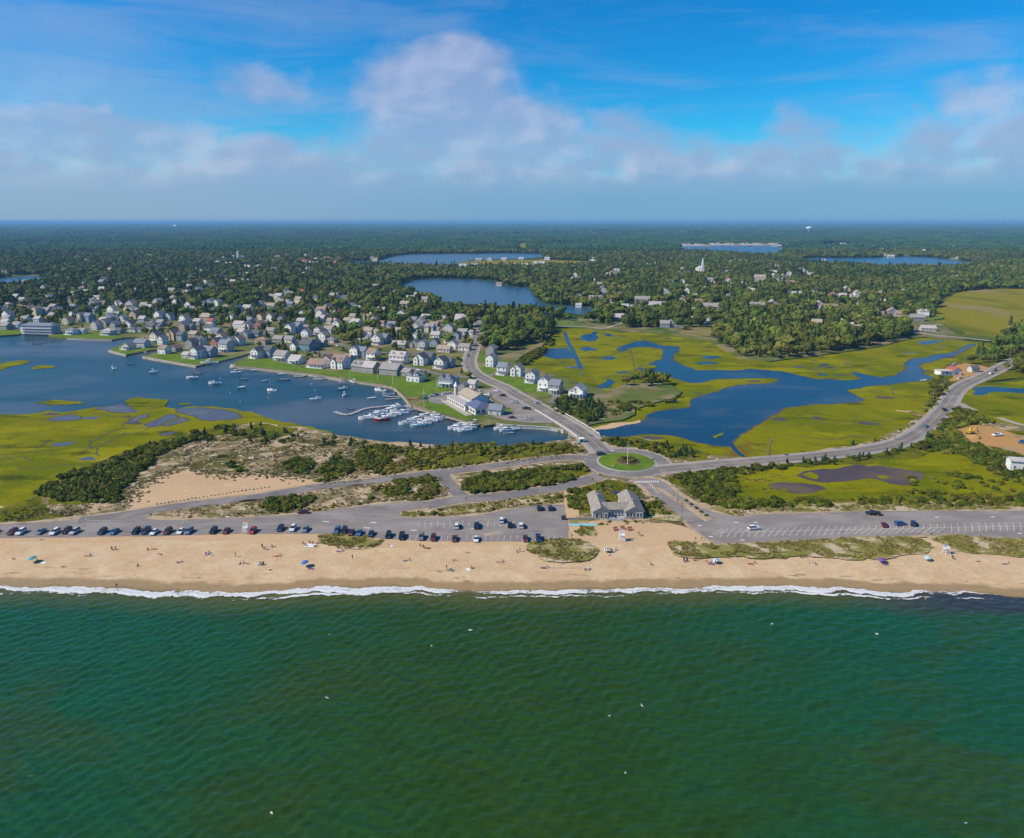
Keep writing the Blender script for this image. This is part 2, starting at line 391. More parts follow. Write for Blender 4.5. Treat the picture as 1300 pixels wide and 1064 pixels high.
def vnoise(x, y, s, seed=0):
    "cheap smooth noise from a few sines"
    r = np.random.default_rng(seed); v = 0
    for _ in range(6):
        a = r.uniform(0, 6.28); k = s*r.uniform(0.6, 1.8); v = v + np.sin((x*np.cos(a)+y*np.sin(a))*k + r.uniform(0, 6.28))
    return v/6

# ---- beach: slopes from the dune foot under the sea
xs = np.concatenate([np.linspace(-4000, -320, 40), np.arange(-318, 319, 1.25), np.linspace(320, 4000, 40)])
ds = np.concatenate([np.linspace(-18, -2, 8), np.arange(-1.5, 30, 0.9), np.linspace(31, 62, 20)])
X, D = np.meshgrid(xs, ds); Y = shore_y(X) + D
Zb = np.where(D < 0, D*0.20, np.where(D < 12, D*0.075, 0.9 + np.minimum(D-12, 22)*0.0205)) + np.where(D > 8, vnoise(X, Y, 0.9, 3)*0.07 + vnoise(X, Y, 0.25, 5)*0.08, vnoise(X*0.4, Y, 0.6, 6)*0.02)*np.clip((229-Y)/8, 0, 1)
uu = np.clip((Y-213)/12, 0, 1); Zb = np.where(Y > 231.6, 0.95, np.maximum(np.minimum(Zb, 1.335), np.where(Y > 214, uu*uu*(3-2*uu)*1.33, -9)))
m, nt, b = newmat('beach_sand'); p = pos(nt); dsh = attr(nt, 'from_shore')
nA = noise(nt, p, 0.12, 4, 0.6); nB = noise(nt, p, 1.6, 4, 0.7); nC = noise(nt, p, 0.35, 4, 0.6, stretch=(0.18, 1.3, 1))
c = mixcol(nt, nA.step(0.35, 0.68), (0.525, 0.355, 0.195), (0.575, 0.415, 0.25))
c = mixcol(nt, nC.step(0.60, 0.72)*dsh.step(10, 20, 1, 0.15)*dsh.step(4, 8)*0.55, c, (0.20, 0.15, 0.10))
wet = (dsh + (nA-0.5)*3.5 + (nC-0.5)*3.0).step(4.2, 6.6, 1.0, 0.0)
c = mixcol(nt, wet, c, (0.32, 0.215, 0.10))
vw = (dsh + (nC-0.5)*2.5).step(0.2, 2.0, 1.0, 0.0)
c = mixcol(nt, vw, c, (0.235, 0.155, 0.065))
wrack = noise(nt, p, 0.5, 5, 0.7, stretch=(0.22, 1, 1), shift=(4, 9, 0)).step(0.56, 0.66)*(dsh + (nA-0.5)*5).step(6.0, 7.2)*(dsh + (nA-0.5)*5).step(8.0, 9.2, 1, 0)
c = mixcol(nt, wrack*0.8, c, (0.10, 0.075, 0.045))
h = nt.nodes.new('ShaderNodeHueSaturation'); nt.links.new(c, h.inputs['Color']); nt.links.new((nB.step(0.25, 0.75, 0.86, 1.12)*noise(nt, p, 0.5, 3, 0.6, shift=(2, 2, 0)).step(0.35, 0.65, 0.95, 1.04)).k, h.inputs['Value'])
nt.links.new(h.outputs[0], b.inputs['Base Color']); nt.links.new((wet*-0.45+0.95).k, b.inputs['Roughness'])
bump(nt, b, nB*dsh.step(3, 12, 0.1, 1.0), 0.5, 0.16)
struct(link('beach', grid_mesh('beach', X, Y, Zb, m, [('from_shore', D)])))

# ---- sea: waves near the beach, flat beyond
def sea_mat(name):
    m, nt, b = newmat(name); p = pos(nt); d = attr(nt, 'off_shore'); sx_ = attr(nt, 'along')
    big = noise(nt, p, 0.022, 4, 0.55, 0.5, stretch=(0.7, 1.2, 1)); mid = noise(nt, p, 0.09, 4, 0.6, 0.4, stretch=(0.6, 1.3, 1), shift=(5, 3, 0)); sm = noise(nt, p, 0.35, 3, 0.6, stretch=(0.5, 1.4, 1))
    side = (sx_.f('ABSOLUTE')).step(10, 110)
    c = mixcol(nt, (mid-0.5)*1.2 + side*0.85, (0.019, 0.055, 0.005), (0.007, 0.070, 0.024))
    c = mixcol(nt, big.step(0.50, 0.66)*0.5, c, (0.034, 0.052, 0.001))
    c = mixcol(nt, mid.step(0.55, 0.72)*0.45, c, (0.008, 0.032, 0.010))
    e = d + (mid-0.5)*7 + (sm-0.5)*3
    c = mixcol(nt, e.step(2.0, 15.0, 0.9, 0.0), c, (0.075, 0.078, 0.010))
    c = mixcol(nt, e.step(0.0, 3.0, 0.9, 0.0), c, (0.135, 0.105, 0.038))
    weed = sx_.step(92, 135)*(d + (mid-0.5)*14 + (big-0.5)*16).step(9, 17, 1, 0)
    c = mixcol(nt, weed*0.9, c, (0.028, 0.030, 0.036))
    hs = nt.nodes.new('ShaderNodeHueSaturation'); nt.links.new(c, hs.inputs['Color']); nt.links.new((noise(nt, p, 0.8, 4, 0.65, 0.3, stretch=(0.35, 1.2, 1)).step(0.3, 0.7, 0.85, 1.16)*mid.step(0.3, 0.7, 0.92, 1.08)).k, hs.inputs['Value']); c = hs.outputs[0]
    nt.links.new(c, b.inputs['Base Color']); b.inputs['Roughness'].default_value = 0.2; b.inputs['IOR'].default_value = 1.33
    b.inputs['Specular IOR Level'].default_value = 0.4
    hh = noise(nt, p, 1.3, 4, 0.62, 0.3, stretch=(0.62, 1.1, 1)) + noise(nt, p, 4.0, 3, 0.6)*0.28
    bump(nt, b, hh, 0.5, 0.20)
    return m
M_SEA = sea_mat('sea_water')
xs = np.arange(-215, 216, 0.52); ys = np.linspace(0, 1, 300)
X, T = np.meshgrid(xs, ys); S = shore_y(X) + 1.6; Y = 60 + T**0.85*(S-60)
rw = np.random.default_rng(5); Zs = np.zeros_like(X)
for _ in range(40):
    L = 1.3*math.exp(rw.uniform(0, 1.25)); a = R(rw.normal(104, 36)); k = 2*math.pi/L
    Zs += 0.0078*L**0.72*np.sin((X*np.cos(a)+Y*np.sin(a))*k + rw.uniform(0, 6.28) + 0.8*vnoise(X, Y, 0.05, int(L*100)))
fade = np.clip((S-Y-1.5)/8, 0.06, 1); Zs = np.clip(Zs*fade*1.3, -0.24, 0.5)
struct(link('sea', grid_mesh('sea', X, Y, Zs, M_SEA, [('off_shore', S-1.6-Y), ('along', X)])))
xs = np.linspace(-9000, 9000, 60); ys = np.linspace(-9000, 190, 50); X, Y = np.meshgrid(xs, ys)
struct(link('open_sea', grid_mesh('open_sea', X, Y, X*0-0.32, M_SEA, [('off_shore', shore_y(X)-Y), ('along', np.clip(X, -150, 150))])))
# ---- surf: a low breaking crest with lacy foam
m, nt, b = newmat('surf_foam'); p = pos(nt); t = attr(nt, 'across'); k = attr(nt, 'strength')
lace = noise(nt, p, 0.85, 6, 0.72, 0.8, stretch=(0.6, 1.1, 1)); lum = noise(nt, p, 0.10, 2, 0.5, shift=(8, 0, 0))
edge = t.step(0.0, 0.22)*t.step(0.80, 1.0, 1, 0)
al = (lace*1.7-0.40 + (edge-0.6)*0.50 + (lum-0.5)*1.1 + (k-0.6)*0.5).step(0.40, 0.64)
b.inputs['Base Color'].default_value = (0.66, 0.66, 0.65, 1); b.inputs['Roughness'].default_value = 0.9
nt.links.new(al.k, b.inputs['Alpha']); bump(nt, b, noise(nt, p, 1.8, 4, 0.7), 0.9, 0.4)
xs = np.arange(-330, 331, 0.55); ts = np.linspace(0, 1, 14); X, T = np.meshgrid(xs, ts)
FK = np.interp(X, [-330, -170, -60, -30, 0, 60, 110, 125, 150, 330], [0.75, 0.7, 0.85, 0.8, 0.6, 0.8, 0.75, 0.45, 0.12, 0.1])
wd_ = np.maximum(0.5, 1.5 + 2.6*FK + 2.6*vnoise(X, 0*X, 0.10, 21) + 1.5*vnoise(X, 0*X, 0.35, 25) + 0.6*vnoise(X, 0*X, 0.9, 22))
top = shore_y(X) + 0.9 + 1.1*vnoise(X, 0*X, 0.18, 23) + 0.5*vnoise(X, 0*X, 0.8, 24)
Y = top - (1-T)*wd_
Zf = 0.10 + 0.34*np.exp(-((T-0.35)/0.22)**2)*FK + np.maximum(0, (Y-shore_y(X))*0.085)
struct(link('surf', grid_mesh('surf', X, Y, Zf, m, [('across', T), ('strength', FK)])), 'stuff')
FK2 = FK*np.clip(0.45 + 1.5*vnoise(X, 0*X, 0.09, 31), 0, 1); Y2 = shore_y(X) - 3.4 + 1.3*vnoise(X, 0*X, 0.12, 32) + 0.4*vnoise(X, 0*X, 0.6, 33) + (T-0.5)*(0.9+0.9*FK2)
struct(link('outer_breaker', grid_mesh('outer_breaker', X, Y2, 0.20+0.22*np.exp(-((T-0.5)/0.25)**2)*FK2, m, [('across', T), ('strength', FK2*0.9-0.08)])), 'stuff')
mb = MB()
for _ in range(12):
    x, y = random.uniform(-130, 130), random.uniform(100, 190); r = random.uniform(0.12, 0.30); pts = []
    a0 = random.uniform(-0.6, 0.6)
    for i in range(9):
        a = 6.283*i/9; q = r*random.uniform(0.5, 1.2); u, w = q*1.9*math.cos(a), q*0.6*math.sin(a)
        pts.append((x+u*math.cos(a0)-w*math.sin(a0), y+u*math.sin(a0)+w*math.cos(a0)))
    mb.prism(pts, 0.0, 0.30)
struct(mb.obj('foam_flecks', plain('fleck_white', (0.62, 0.66, 0.64))), 'stuff')

# ---- harbour, land sheets, marsh and ponds
M_HARB = water('harbour_water', (0.012, 0.052, 0.066), [((0.070, 0.088, 0.105), 0.010, 0.42, 0.62, (0.6, 1, 1)), ((0.008, 0.040, 0.058), 0.02, 0.52, 0.66, (0.4, 1, 1))], rough=0.30, ws=0.5, strength=0.42, wd=0.25)
M_CREEK = water('creek_water', (0.008, 0.034, 0.064), [((0.045, 0.055, 0.066), 0.03, 0.5, 0.66, (0.5, 1, 1))], rough=0.22, ws=0.6, strength=0.4, wd=0.2)
M_POND = water('pond_water', (0.085, 0.080, 0.085), [((0.14, 0.115, 0.07), 0.06, 0.46, 0.64, None)], rough=0.25, ws=0.8, strength=0.15, wd=0.08)
M_LAKE = water('lake_water', (0.030, 0.085, 0.135), rough=0.28, ws=0.3, strength=0.35, wd=0.2)
HARBOUR = [(-700, 428), (0, 422), (40, 415), (170, 422), (210, 436), (330, 444), (420, 470), (515, 480), (600, 528), (690, 536), (740, 547), (752, 556), (700, 566), (560, 570), (400, 552), (280, 548), (0, 534), (-700, 540)]
area('harbour_water', HARBOUR, Z_WATER, None, M_HARB, seg=0)
MARSH_L = [(-700, 534), (-250, 530), (0, 526), (35, 526), (60, 521), (85, 523), (107, 519.5), (121, 517), (140, 517), (164, 514.5), (160, 507), (175, 504), (195, 506.5), (214, 508), (209, 517), (225, 519), (245, 515.5), (256, 516.5), (282, 517.5), (305, 522), (330, 526.5), (345, 531), (376, 538.5), (410, 546), (440, 560), (300, 570), (100, 660), (-250, 675), (-700, 680)]
area('salt_marsh', MARSH_L, Z_MARSH, -0.2, M_MARSH, seg=5, amp=0.14)
for pts in ([(-60, 470), (0, 462), (12, 459), (26, 457.5), (40, 458.5), (28, 463), (10, 466), (-10, 472), (-70, 478)], [(40, 467), (52, 463.5), (66, 464), (72, 466), (58, 467.5), (44, 468.5)], [(-15, 457), (0, 455.5), (4, 457), (-6, 459)], [(45, 511), (70, 507.5), (100, 509), (108, 512), (85, 513.5), (60, 514)], [(225, 512.5), (240, 511.5), (244, 513), (230, 514)]):
    area('marsh_islet', pts, 0.55, -0.2, M_MARSH, seg=3, amp=0.15)
def pond(pts, mat=None, z=Z_MARSH+0.03, seg=4, amp=0.14, name='marsh_pond'): return area(name, pts, z, None, mat or M_POND, seg, amp)
pond([(60, 533), (72, 529), (90, 526.5), (103, 529), (104, 532), (90, 534), (72, 534.5)])
pond([(162, 537), (170, 531), (182, 527), (190, 525.5), (188, 529), (176, 533), (168, 537)])
pond([(184, 540), (192, 536), (204, 531), (215, 526), (226, 528), (220, 533), (206, 538), (196, 542)])
pond([(206, 541), (220, 535), (233, 530), (240, 532), (232, 536), (216, 540)])
pond([(120, 520), (135, 516), (152, 513), (166, 516), (172, 521), (158, 524), (140, 523)])
pond([(222, 520), (240, 518), (262, 518), (285, 520), (303, 526), (306, 530), (290, 533), (270, 534), (255, 533), (248, 528), (236, 526), (226, 523)])
pond([(202, 551), (215, 549), (224, 549), (216, 551.5), (206, 552.5)])
# the dune strip between the beach and the harbour
DUNE = [(-2500, 688.5), (-700, 660), (-250, 655), (0, 645), (30, 637), (48, 627), (70, 613), (93, 601), (135, 581), (183, 567), (240, 550), (282, 541), (330, 536), (355, 541), (376, 541), (413, 548), (455, 555.5), (497, 561), (554, 564.5), (600, 567), (668, 567), (690, 562), (715, 559), (731, 554), (742, 550), (757, 552.5), (775, 555.5), (797, 557), (811, 555), (840, 561), (870, 575), (930, 580), (990, 577), (1050, 569), (1110, 560), (1150, 545), (1180, 525), (1200, 506), (1225, 498), (1250, 507), (1290, 540), (1340, 548), (1800, 545), (3600, 688.5)]
_near = [(-2400, 232.0), (2400, 232.0)]
dune_w = [Vector((-2400, 231, 0))] + [Vector((p.x, p.y, 0)) for p in W(DUNE[1:-1], Z_DUNE)] + [Vector((2400, 231, 0))]
area('dune_ground', [(p.x, p.y) for p in dune_w], Z_DUNE, -0.2, M_DUNE, seg=7, amp=0.10, world=True)
# the eastern marsh and its creek
MARSH_R = [(640, 462), (660, 453), (691, 436), (701, 421), (707, 416), (730, 416.5), (765, 419.5), (854, 424.5), (900, 432.5), (937, 454.5), (977, 459), (1038, 451.5), (1115, 440.5), (1155, 430), (1177, 428), (1238, 434.5), (1290, 437), (1290, 450), (1220, 470), (1215, 490), (1198, 512), (1172, 548), (1110, 565), (1040, 577), (960, 584), (880, 588), (840, 580), (790, 562), (750, 552), (735, 545), (745, 520), (700, 480)]
area('salt_marsh', MARSH_R, Z_MARSH, -0.2, M_MARSH, seg=8, amp=0.08)
CREEK = [(740, 550), (752, 546), (783, 541.5), (812, 537.5), (817, 534), (821, 527.5), (837, 522), (860, 519.5), (876, 517), (877, 512), (882, 505.5), (897, 501), (912, 497.5), (918, 493.5), (935, 489), (957, 488), (980, 486), (990, 483), (984, 480.5), (955, 480), (930, 480.8), (905, 482), (893, 485.5), (879, 486.5), (866, 483), (856, 480.5), (843, 475), (828, 471), (812, 470), (811, 466.5), (824, 462.5), (835, 457.5), (843, 450), (838, 442.5), (825, 440.5), (805, 441), (790, 446), (783, 445), (785, 442), (797, 437), (806, 433.5), (818, 432), (830, 435.5), (840, 439), (861, 440), (862, 446), (855, 451), (854, 457.5), (866, 463.5), (884, 470.5), (905, 470), (930, 470.5), (955, 468.5), (975, 470), (992, 471.5), (1015, 477), (1038, 481.5), (1060, 482.5), (1082, 482.5), (1094, 480.5), (1081, 474.5), (1086, 472.5), (1105, 477), (1120, 479.5), (1137, 477), (1147, 472), (1151, 465.5), (1149, 461), (1163, 455), (1182, 452.5), (1200, 449), (1220, 442.5), (1230, 438), (1238, 436.5), (1238, 439), (1224, 446), (1208, 452), (1190, 456.5), (1172, 461), (1165, 465), (1170, 470), (1172, 475), (1184, 478.5), (1183, 482), (1168, 484.5), (1140, 486.5), (1115, 489), (1092, 493), (1074, 495), (1085, 501), (1097, 507), (1088, 510.5), (1065, 512), (1038, 513), (1015, 516), (996, 518), (985, 526), (968, 535), (955, 542), (940, 551), (932, 559), (928, 566.5), (905, 565.5), (882, 561), (862, 554.5), (845, 552), (811, 552), (790, 555), (768, 554), (755, 556)]
area('creek', CREEK, Z_MARSH+0.03, None, M_CREEK, seg=6, amp=0.10)
def bank(o, w0, w1, z):
    pl = [Vector((p[0], p[1], 0)) for p in o_pts[o]]; pl.append(pl[0]); ar = sum(pl[i].x*pl[i+1].y-pl[i+1].x*pl[i].y for i in range(len(pl)-1)); s = -1 if ar > 0 else 1
    a_, b_ = sorted((s*w0, s*w1)); return ribbon('mud_bank', pl, a_, b_, z, None, M_MUD)
for nm in [k for k in o_pts if k.split('.')[0] in ('creek', 'marsh_pond')]: bank(nm, -0.3, 0.75, o_pts and (Z_MARSH+0.045))
mb = MB(); rp = random.Random(17)
for poly, n in ((MARSH_L, 46), (MARSH_R, 70)):
    w = [(p.x, p.y) for p in W(poly, Z_MARSH)]; xs_, ys_ = [q[0] for q in w], [q[1] for q in w]; lo, hi = max(min(xs_), -420), min(max(xs_), 420); cw = [(p[0], p[1]) for p in o_pts['creek']]; k = 0
    while k < n:
        x, y = rp.uniform(lo, hi), rp.uniform(min(ys_), max(ys_))
        if not inpoly([(x, y)], w)[0] or inpoly([(x, y)], cw)[0]: continue
        k += 1
        if rp.random() < .55:
            r = rp.uniform(.8, 3.2); ph = rp.uniform(0, 6); mb.prism([(x+r*1.9*math.cos(a)*(1+.35*math.sin(3*a+ph)), y+r*1.2*math.sin(a)*(1+.3*math.sin(2*a+ph))) for a in [6.283*i/14 for i in range(14)]], Z_MARSH-.2, Z_MARSH+.035, rp.choice((0, 1, 1)))
        else:
            a = rp.uniform(-.6, .6); pts = [Vector((x, y, 0))]
            for i in range(rp.randint(5, 11)): a += rp.uniform(-.7, .7); pts.append(pts[-1]+Vector((math.cos(a), math.sin(a), 0))*rp.uniform(2.5, 5))
            ln = smooth_line(pts, 1.5); A_, B_ = offset_line(ln, -.32), offset_line(ln, .32); nn = len(ln); mb.add([(p.x, p.y, Z_MARSH+.036) for p in A_+B_], [(i, i+1, nn+i+1, nn+i) for i in range(nn-1)], 1)
struct(mb.obj('marsh_pools', [M_POND, M_MUD]), 'stuff')
area('marsh_islet', [(905, 554), (912, 551), (919, 549), (918, 552), (908, 556)], 0.9, 0.5, M_MARSH, seg=3, amp=0.1)
area('marsh_islet', [(812, 467), (822, 463.5), (832, 464), (832, 467), (820, 468.5)], 0.9, 0.5, M_MARSH, seg=3, amp=0.1)
for pts in ([(735, 428), (740, 425), (750, 424), (754, 421), (760, 420), (757, 425), (758, 430), (748, 434), (739, 432)],
            [(736, 444), (745, 440), (760, 443), (757, 445), (742, 446)], [(688, 451), (686, 446), (690, 443), (705, 442), (720, 442), (727, 447), (728, 455), (718, 455.5), (700, 455)],
            [(757, 493), (762, 488), (769, 485), (771, 481), (775, 481.5), (780, 487), (774, 492), (764, 493.5)], [(890, 454), (898, 451), (912, 452), (918, 454), (905, 456), (895, 455.5)],
            [(882, 460), (898, 459), (912, 460.5), (900, 462.5), (886, 462)], [(763, 424), (775, 424), (781, 427), (770, 427)], [(1165, 433), (1185, 431.5), (1204, 433), (1190, 435), (1178, 437.5), (1168, 437)],
            [(1040, 462), (1050, 461), (1053, 463), (1044, 464)], [(1038, 474), (1052, 475), (1046, 477), (1038, 476)], [(780, 473), (792, 471), (800, 472.5), (788, 474.5)], [(762, 456), (778, 452), (784, 454), (775, 457)]):
    pond(pts, M_CREEK)
DITCHES = [([(717, 422), (721, 434), (729, 449), (738, 469)], 1.9), ([(738, 462), (760, 456), (790, 446)], 0.9), ([(728, 455), (770, 451), (800, 453)], 0.7), ([(760, 421), (790, 427), (808, 432)], 0.8), ([(770, 478), (800, 474), (812, 468)], 1.0), ([(800, 440), (804, 460), (806, 471)], 0.6),
           ([(928, 563), (934, 572), (944, 580)], 1.2), ([(1015, 500), (1060, 499), (1120, 496)], 0.6), ([(1000, 540), (1080, 536), (1140, 532)], 0.5), ([(100, 575), (140, 560), (160, 549)], 0.8), ([(45, 570), (65, 558)], 0.8), ([(120, 560), (150, 545), (190, 543)], 0.7), ([(990, 467), (1050, 465), (1110, 470)], 0.5), ([(1060, 460), (1130, 452), (1190, 446)], 0.5)]
for pts, hw in DITCHES:
    ribbon('marsh_ditch', smooth_line(W(pts, Z_MARSH), 6), -hw*(1 if hw > 1 else .5), hw*(1 if hw > 1 else .5), Z_MARSH+0.05, None, M_CREEK if hw > 1 else M_MUD)
# spit of sand in the creek, brushy rise round the grove, tan fields
area('creek_beach', [(742, 545), (762, 541), (790, 536.5), (812, 533), (813, 536.5), (790, 540.5), (765, 545), (748, 548)], Z_MARSH+0.06, None, M_SAND, 3, 0.12)
# far right meadow, and the marsh beyond the causeway
area('salt_meadow', [(1185, 392), (1196, 380), (1206, 372), (1235, 368), (1270, 366.5), (1330, 367), (1900, 372), (1900, 405), (1320, 410), (1285, 414), (1272, 423), (1262, 428), (1225, 424), (1205, 416), (1188, 405)], 0.45, None, M_MARSH2, 14, 0.12)
area('salt_marsh', [(1215, 500), (1225, 492), (1250, 486), (1300, 483), (1900, 480), (1900, 545), (1300, 542), (1262, 535), (1235, 520)], Z_DUNE+0.05, None, M_MARSH, 6, 0.1)
pond([(1233, 500), (1240, 492), (1260, 491), (1300, 493), (1360, 494), (1360, 501), (1300, 499.5), (1262, 497.5), (1242, 502)], M_CREEK, Z_DUNE+0.09, name='creek')
# marsh basin south of the causeway with its dark muddy pond
area('salt_marsh', [(905, 606), (960, 600), (1030, 594), (1090, 590), (1150, 583), (1180, 570), (1215, 563), (1250, 580), (1300, 600), (1320, 626), (1240, 628), (1150, 630), (1060, 633), (985, 634), (940, 630), (905, 618)], Z_DUNE+0.11, None, M_MARSH, 7, 0.14)
M_MUDW = water('muddy_water', (0.080, 0.058, 0.056), [((0.125, 0.088, 0.055), 0.05, 0.44, 0.60, (0.5, 1, 1))], rough=0.5, ws=0.8, strength=0.12, wd=0.06, spec=0.2)
pond([(1010, 603), (1030, 597), (1062, 595), (1085, 590), (1120, 591), (1150, 596), (1175, 602), (1170, 609), (1160, 617), (1130, 614), (1105, 607), (1075, 611), (1040, 612), (1022, 608)], M_MUDW, Z_DUNE+0.14)
pond([(974, 616), (985, 613), (1010, 613), (1040, 616), (1050, 621), (1035, 625), (1005, 626), (985, 622)], M_MUDW, Z_DUNE+0.14)
for pts in ([(1018, 602), (1028, 599), (1038, 603), (1036, 608), (1026, 606)], [(1112, 604), (1122, 603), (1130, 606), (1120, 608)], [(990, 621), (998, 620), (1000, 623), (992, 623.5)]):
    area('marsh_islet', pts, Z_DUNE+0.18, None, M_MARSH, 2, 0.15)
# lakes far inland
LAKES = [[(505, 363), (521, 356), (536, 354), (565, 353.5), (605, 354.5), (633, 358), (645, 363), (660, 364.5), (674, 365), (676, 371), (682, 379), (686, 383), (701, 387.5), (720, 388), (734, 388.5), (752, 391), (759, 394), (752, 400), (735, 399), (715, 396), (694, 390), (680, 388.5), (661, 389.5), (640, 389), (625, 388), (605, 386.5), (580, 385), (561, 382), (544, 372), (525, 368)],
         [(430, 332), (455, 331), (478, 331.5), (488, 328), (502, 324.5), (520, 322.5), (556, 322), (600, 322), (640, 321), (686, 322), (692, 326), (660, 328.5), (600, 330), (585, 333.5), (605, 335.5), (590, 337), (560, 336), (528, 335.5), (500, 334), (478, 333.5), (440, 333.5)],
         [(860, 317.5), (868, 313), (885, 311.5), (930, 311), (985, 312), (1000, 314.5), (992, 318), (984, 321.5), (961, 322), (925, 319.5), (895, 317.5)],
         [(1010, 329), (1035, 327), (1072, 327.5), (1115, 327), (1150, 325.5), (1183, 326.5), (1210, 330), (1245, 333), (1215, 335.5), (1170, 336.5), (1120, 336.5), (1080, 333), (1040, 332)],
         [(-90, 356), (0, 353), (22, 350.5), (56, 350.5), (54, 352.5), (42, 357), (15, 359), (-90, 362)], [(1030, 309.5), (1060, 308.5), (1095, 309.5), (1060, 311)]]
for L in LAKES: area('lake', L, 0.45, None, M_LAKE, 30, 0.08)
FIELDS = [[(578, 333.5), (600, 331.5), (650, 330.5), (700, 330), (745, 331.5), (748, 334), (700, 335), (650, 334.8), (600, 336.5)], [(655, 317), (658, 309), (668, 308.5), (671, 314), (664, 318)], [(678, 318), (682, 312), (690, 313), (688, 318)], [(0, 351), (60, 348), (130, 345), (190, 344), (120, 347.5), (60, 350)]]
for F_ in FIELDS: area('meadow', F_, 0.5, None, M_MARSH2, 25, 0.1)

# ---- town side: raised ground behind the seawalls
TOWN = [(-700, 424), (0, 426), (25, 424.5), (28, 419), (58, 419), (63, 428), (85, 429.5), (107, 430.5), (142, 431.5), (158, 428.5), (177, 428), (172, 432), (155, 436.5), (138, 445), (149, 448), (160, 450.5), (180, 446.5), (198, 443.5), (204, 445.5), (195, 448), (181, 453), (215, 459), (249, 464.8), (262, 461.5), (279, 458), (310, 450), (321, 446.5), (325, 448), (313, 453), (293, 462.3), (300, 465.5), (330, 468), (368, 472.3), (396, 475.5), (434, 481.5), (460, 485.5), (495, 491), (504, 496.5), (513, 505), (522, 517), (540, 521.5), (562, 527), (596, 537), (614, 540.5), (628, 538.5), (650, 540.5), (699, 543.5), (722, 549), (733, 553), (751, 545), (745, 540), (758, 537), (790, 533), (806, 526), (806, 519), (830, 511), (858, 505), (866, 497), (850, 487), (800, 486), (770, 496), (745, 488), (700, 474), (655, 464), (660, 453.5), (691, 436.5), (701, 421), (707, 416), (730, 416), (765, 419), (854, 424), (900, 432), (937, 454), (977, 458.5), (1038, 451), (1115, 440), (1155, 429.5), (1177, 427.5), (1225, 431), (1180, 402), (900, 402), (700, 403), (0, 403), (-700, 403)]
area('town_ground', TOWN, Z_TOWN, -0.3, M_TOWN, seg=0)
area('headland', [(1190, 490), (1187, 482), (1192, 470), (1205, 460), (1230, 452), (1262, 437), (1290, 418), (1330, 412), (1500, 412), (1500, 478), (1300, 480), (1250, 488), (1225, 497), (1200, 508)], Z_DUNE+0.02, -0.2, M_BRUSH, 8, 0.1)
def lawn(pts, mat=None, dz=0.03): return area('lawn', pts, Z_TOWN+dz, None, mat or M_LAWN, 4, 0.08)
for pts in ([(140, 445), (158, 434.5), (170, 434), (166, 439), (196, 442), (160, 449)], [(186, 452.5), (205, 447), (240, 449), (262, 457), (249, 463.5), (215, 458)], [(268, 459), (300, 449), (316, 447.5), (300, 452.5), (280, 457.5)],
            [(296, 462), (312, 455), (340, 456), (365, 462), (400, 468), (430, 472), (431, 479), (396, 474), (368, 470.8), (330, 466.5)], [(434, 480), (436, 470), (470, 475), (500, 478), (530, 483), (535, 487), (560, 482), (575, 492), (535, 503), (516, 503), (504, 494), (495, 489.5), (460, 484)],
            [(528, 514), (545, 508), (566, 512), (577, 517), (598, 528), (592, 533), (562, 524)], [(0, 425), (27, 423.5), (24, 418), (0, 417)], [(66, 427), (85, 421), (100, 424), (128, 422), (150, 425), (140, 430), (107, 429)], [(628, 515), (645, 520), (653, 524), (640, 525), (628, 521)],
            [(598, 470), (615, 464), (640, 472), (655, 480), (680, 487), (700, 497), (690, 503), (650, 490), (612, 482)], [(600, 452), (622, 450), (620, 459), (600, 460)], [(556, 429), (598, 431), (598, 436), (560, 434)], [(700, 408), (730, 408), (725, 412), (700, 413)]):
    lawn(pts)
for pts in ([(555, 430), (600, 432), (599, 437), (545, 433)], [(556, 449), (597, 448), (596, 455), (550, 455)], [(545, 466), (590, 466), (592, 473), (560, 471)], [(865, 417), (900, 415), (915, 425), (880, 427), (860, 424)], [(734, 505), (755, 507), (760, 512), (735, 515)], [(660, 440), (690, 434), (688, 440), (660, 446)], [(1140, 404), (1160, 412), (1180, 420), (1150, 418), (1128, 406)]):
    lawn(pts, M_DRYLAWN, 0.05)

# ---- ground patches on the dune strip
area('sand_flat', [(152, 652), (163, 643), (165, 632), (180, 616), (205, 602), (232, 588), (262, 600), (300, 603), (330, 600), (352, 604), (356, 594), (366, 600), (398, 607), (404, 615), (385, 619), (330, 627), (282, 634), (215, 645), (180, 651)], Z_DUNE+0.03, None, M_SAND, 3, 0.24)
BRUSH = [[(452, 592), (458, 570), (480, 566), (497, 570), (500, 580), (490, 592), (470, 596)], [(515, 590), (524, 573), (560, 566), (600, 569), (668, 569), (690, 564), (722, 562), (735, 572), (715, 577), (660, 583), (600, 589), (545, 597)],
         [(588, 612), (640, 603), (700, 592), (742, 592), (746, 604), (718, 614), (655, 622), (592, 625)], [(712, 622), (740, 614), (770, 609), (800, 613), (812, 622), (806, 642), (770, 640), (735, 652), (722, 640)], [(846, 606), (870, 597), (940, 592), (1030, 583), (1090, 577), (1140, 570), (1180, 555), (1205, 530), (1250, 540), (1300, 548), (1900, 560), (1900, 646), (1177, 646), (1100, 645), (1023, 648), (960, 648), (905, 636), (870, 620)],
         [(752, 552), (775, 557), (811, 556), (850, 564), (900, 575), (890, 586), (850, 580), (820, 570), (770, 562)], [(-400, 664), (-200, 655), (0, 646), (50, 628), (60, 642), (100, 655), (60, 660), (0, 664)], [(48, 628), (93, 602), (135, 582), (183, 568), (240, 551), (290, 541), (300, 546), (230, 562), (200, 578), (175, 600), (160, 625), (110, 640), (60, 640)],
         [(325, 537), (350, 542), (378, 543), (370, 552), (340, 556), (300, 556)]]
for pts in BRUSH: area('brush_ground', pts, Z_DUNE+0.07, None, M_BRUSH, 4, 0.18)
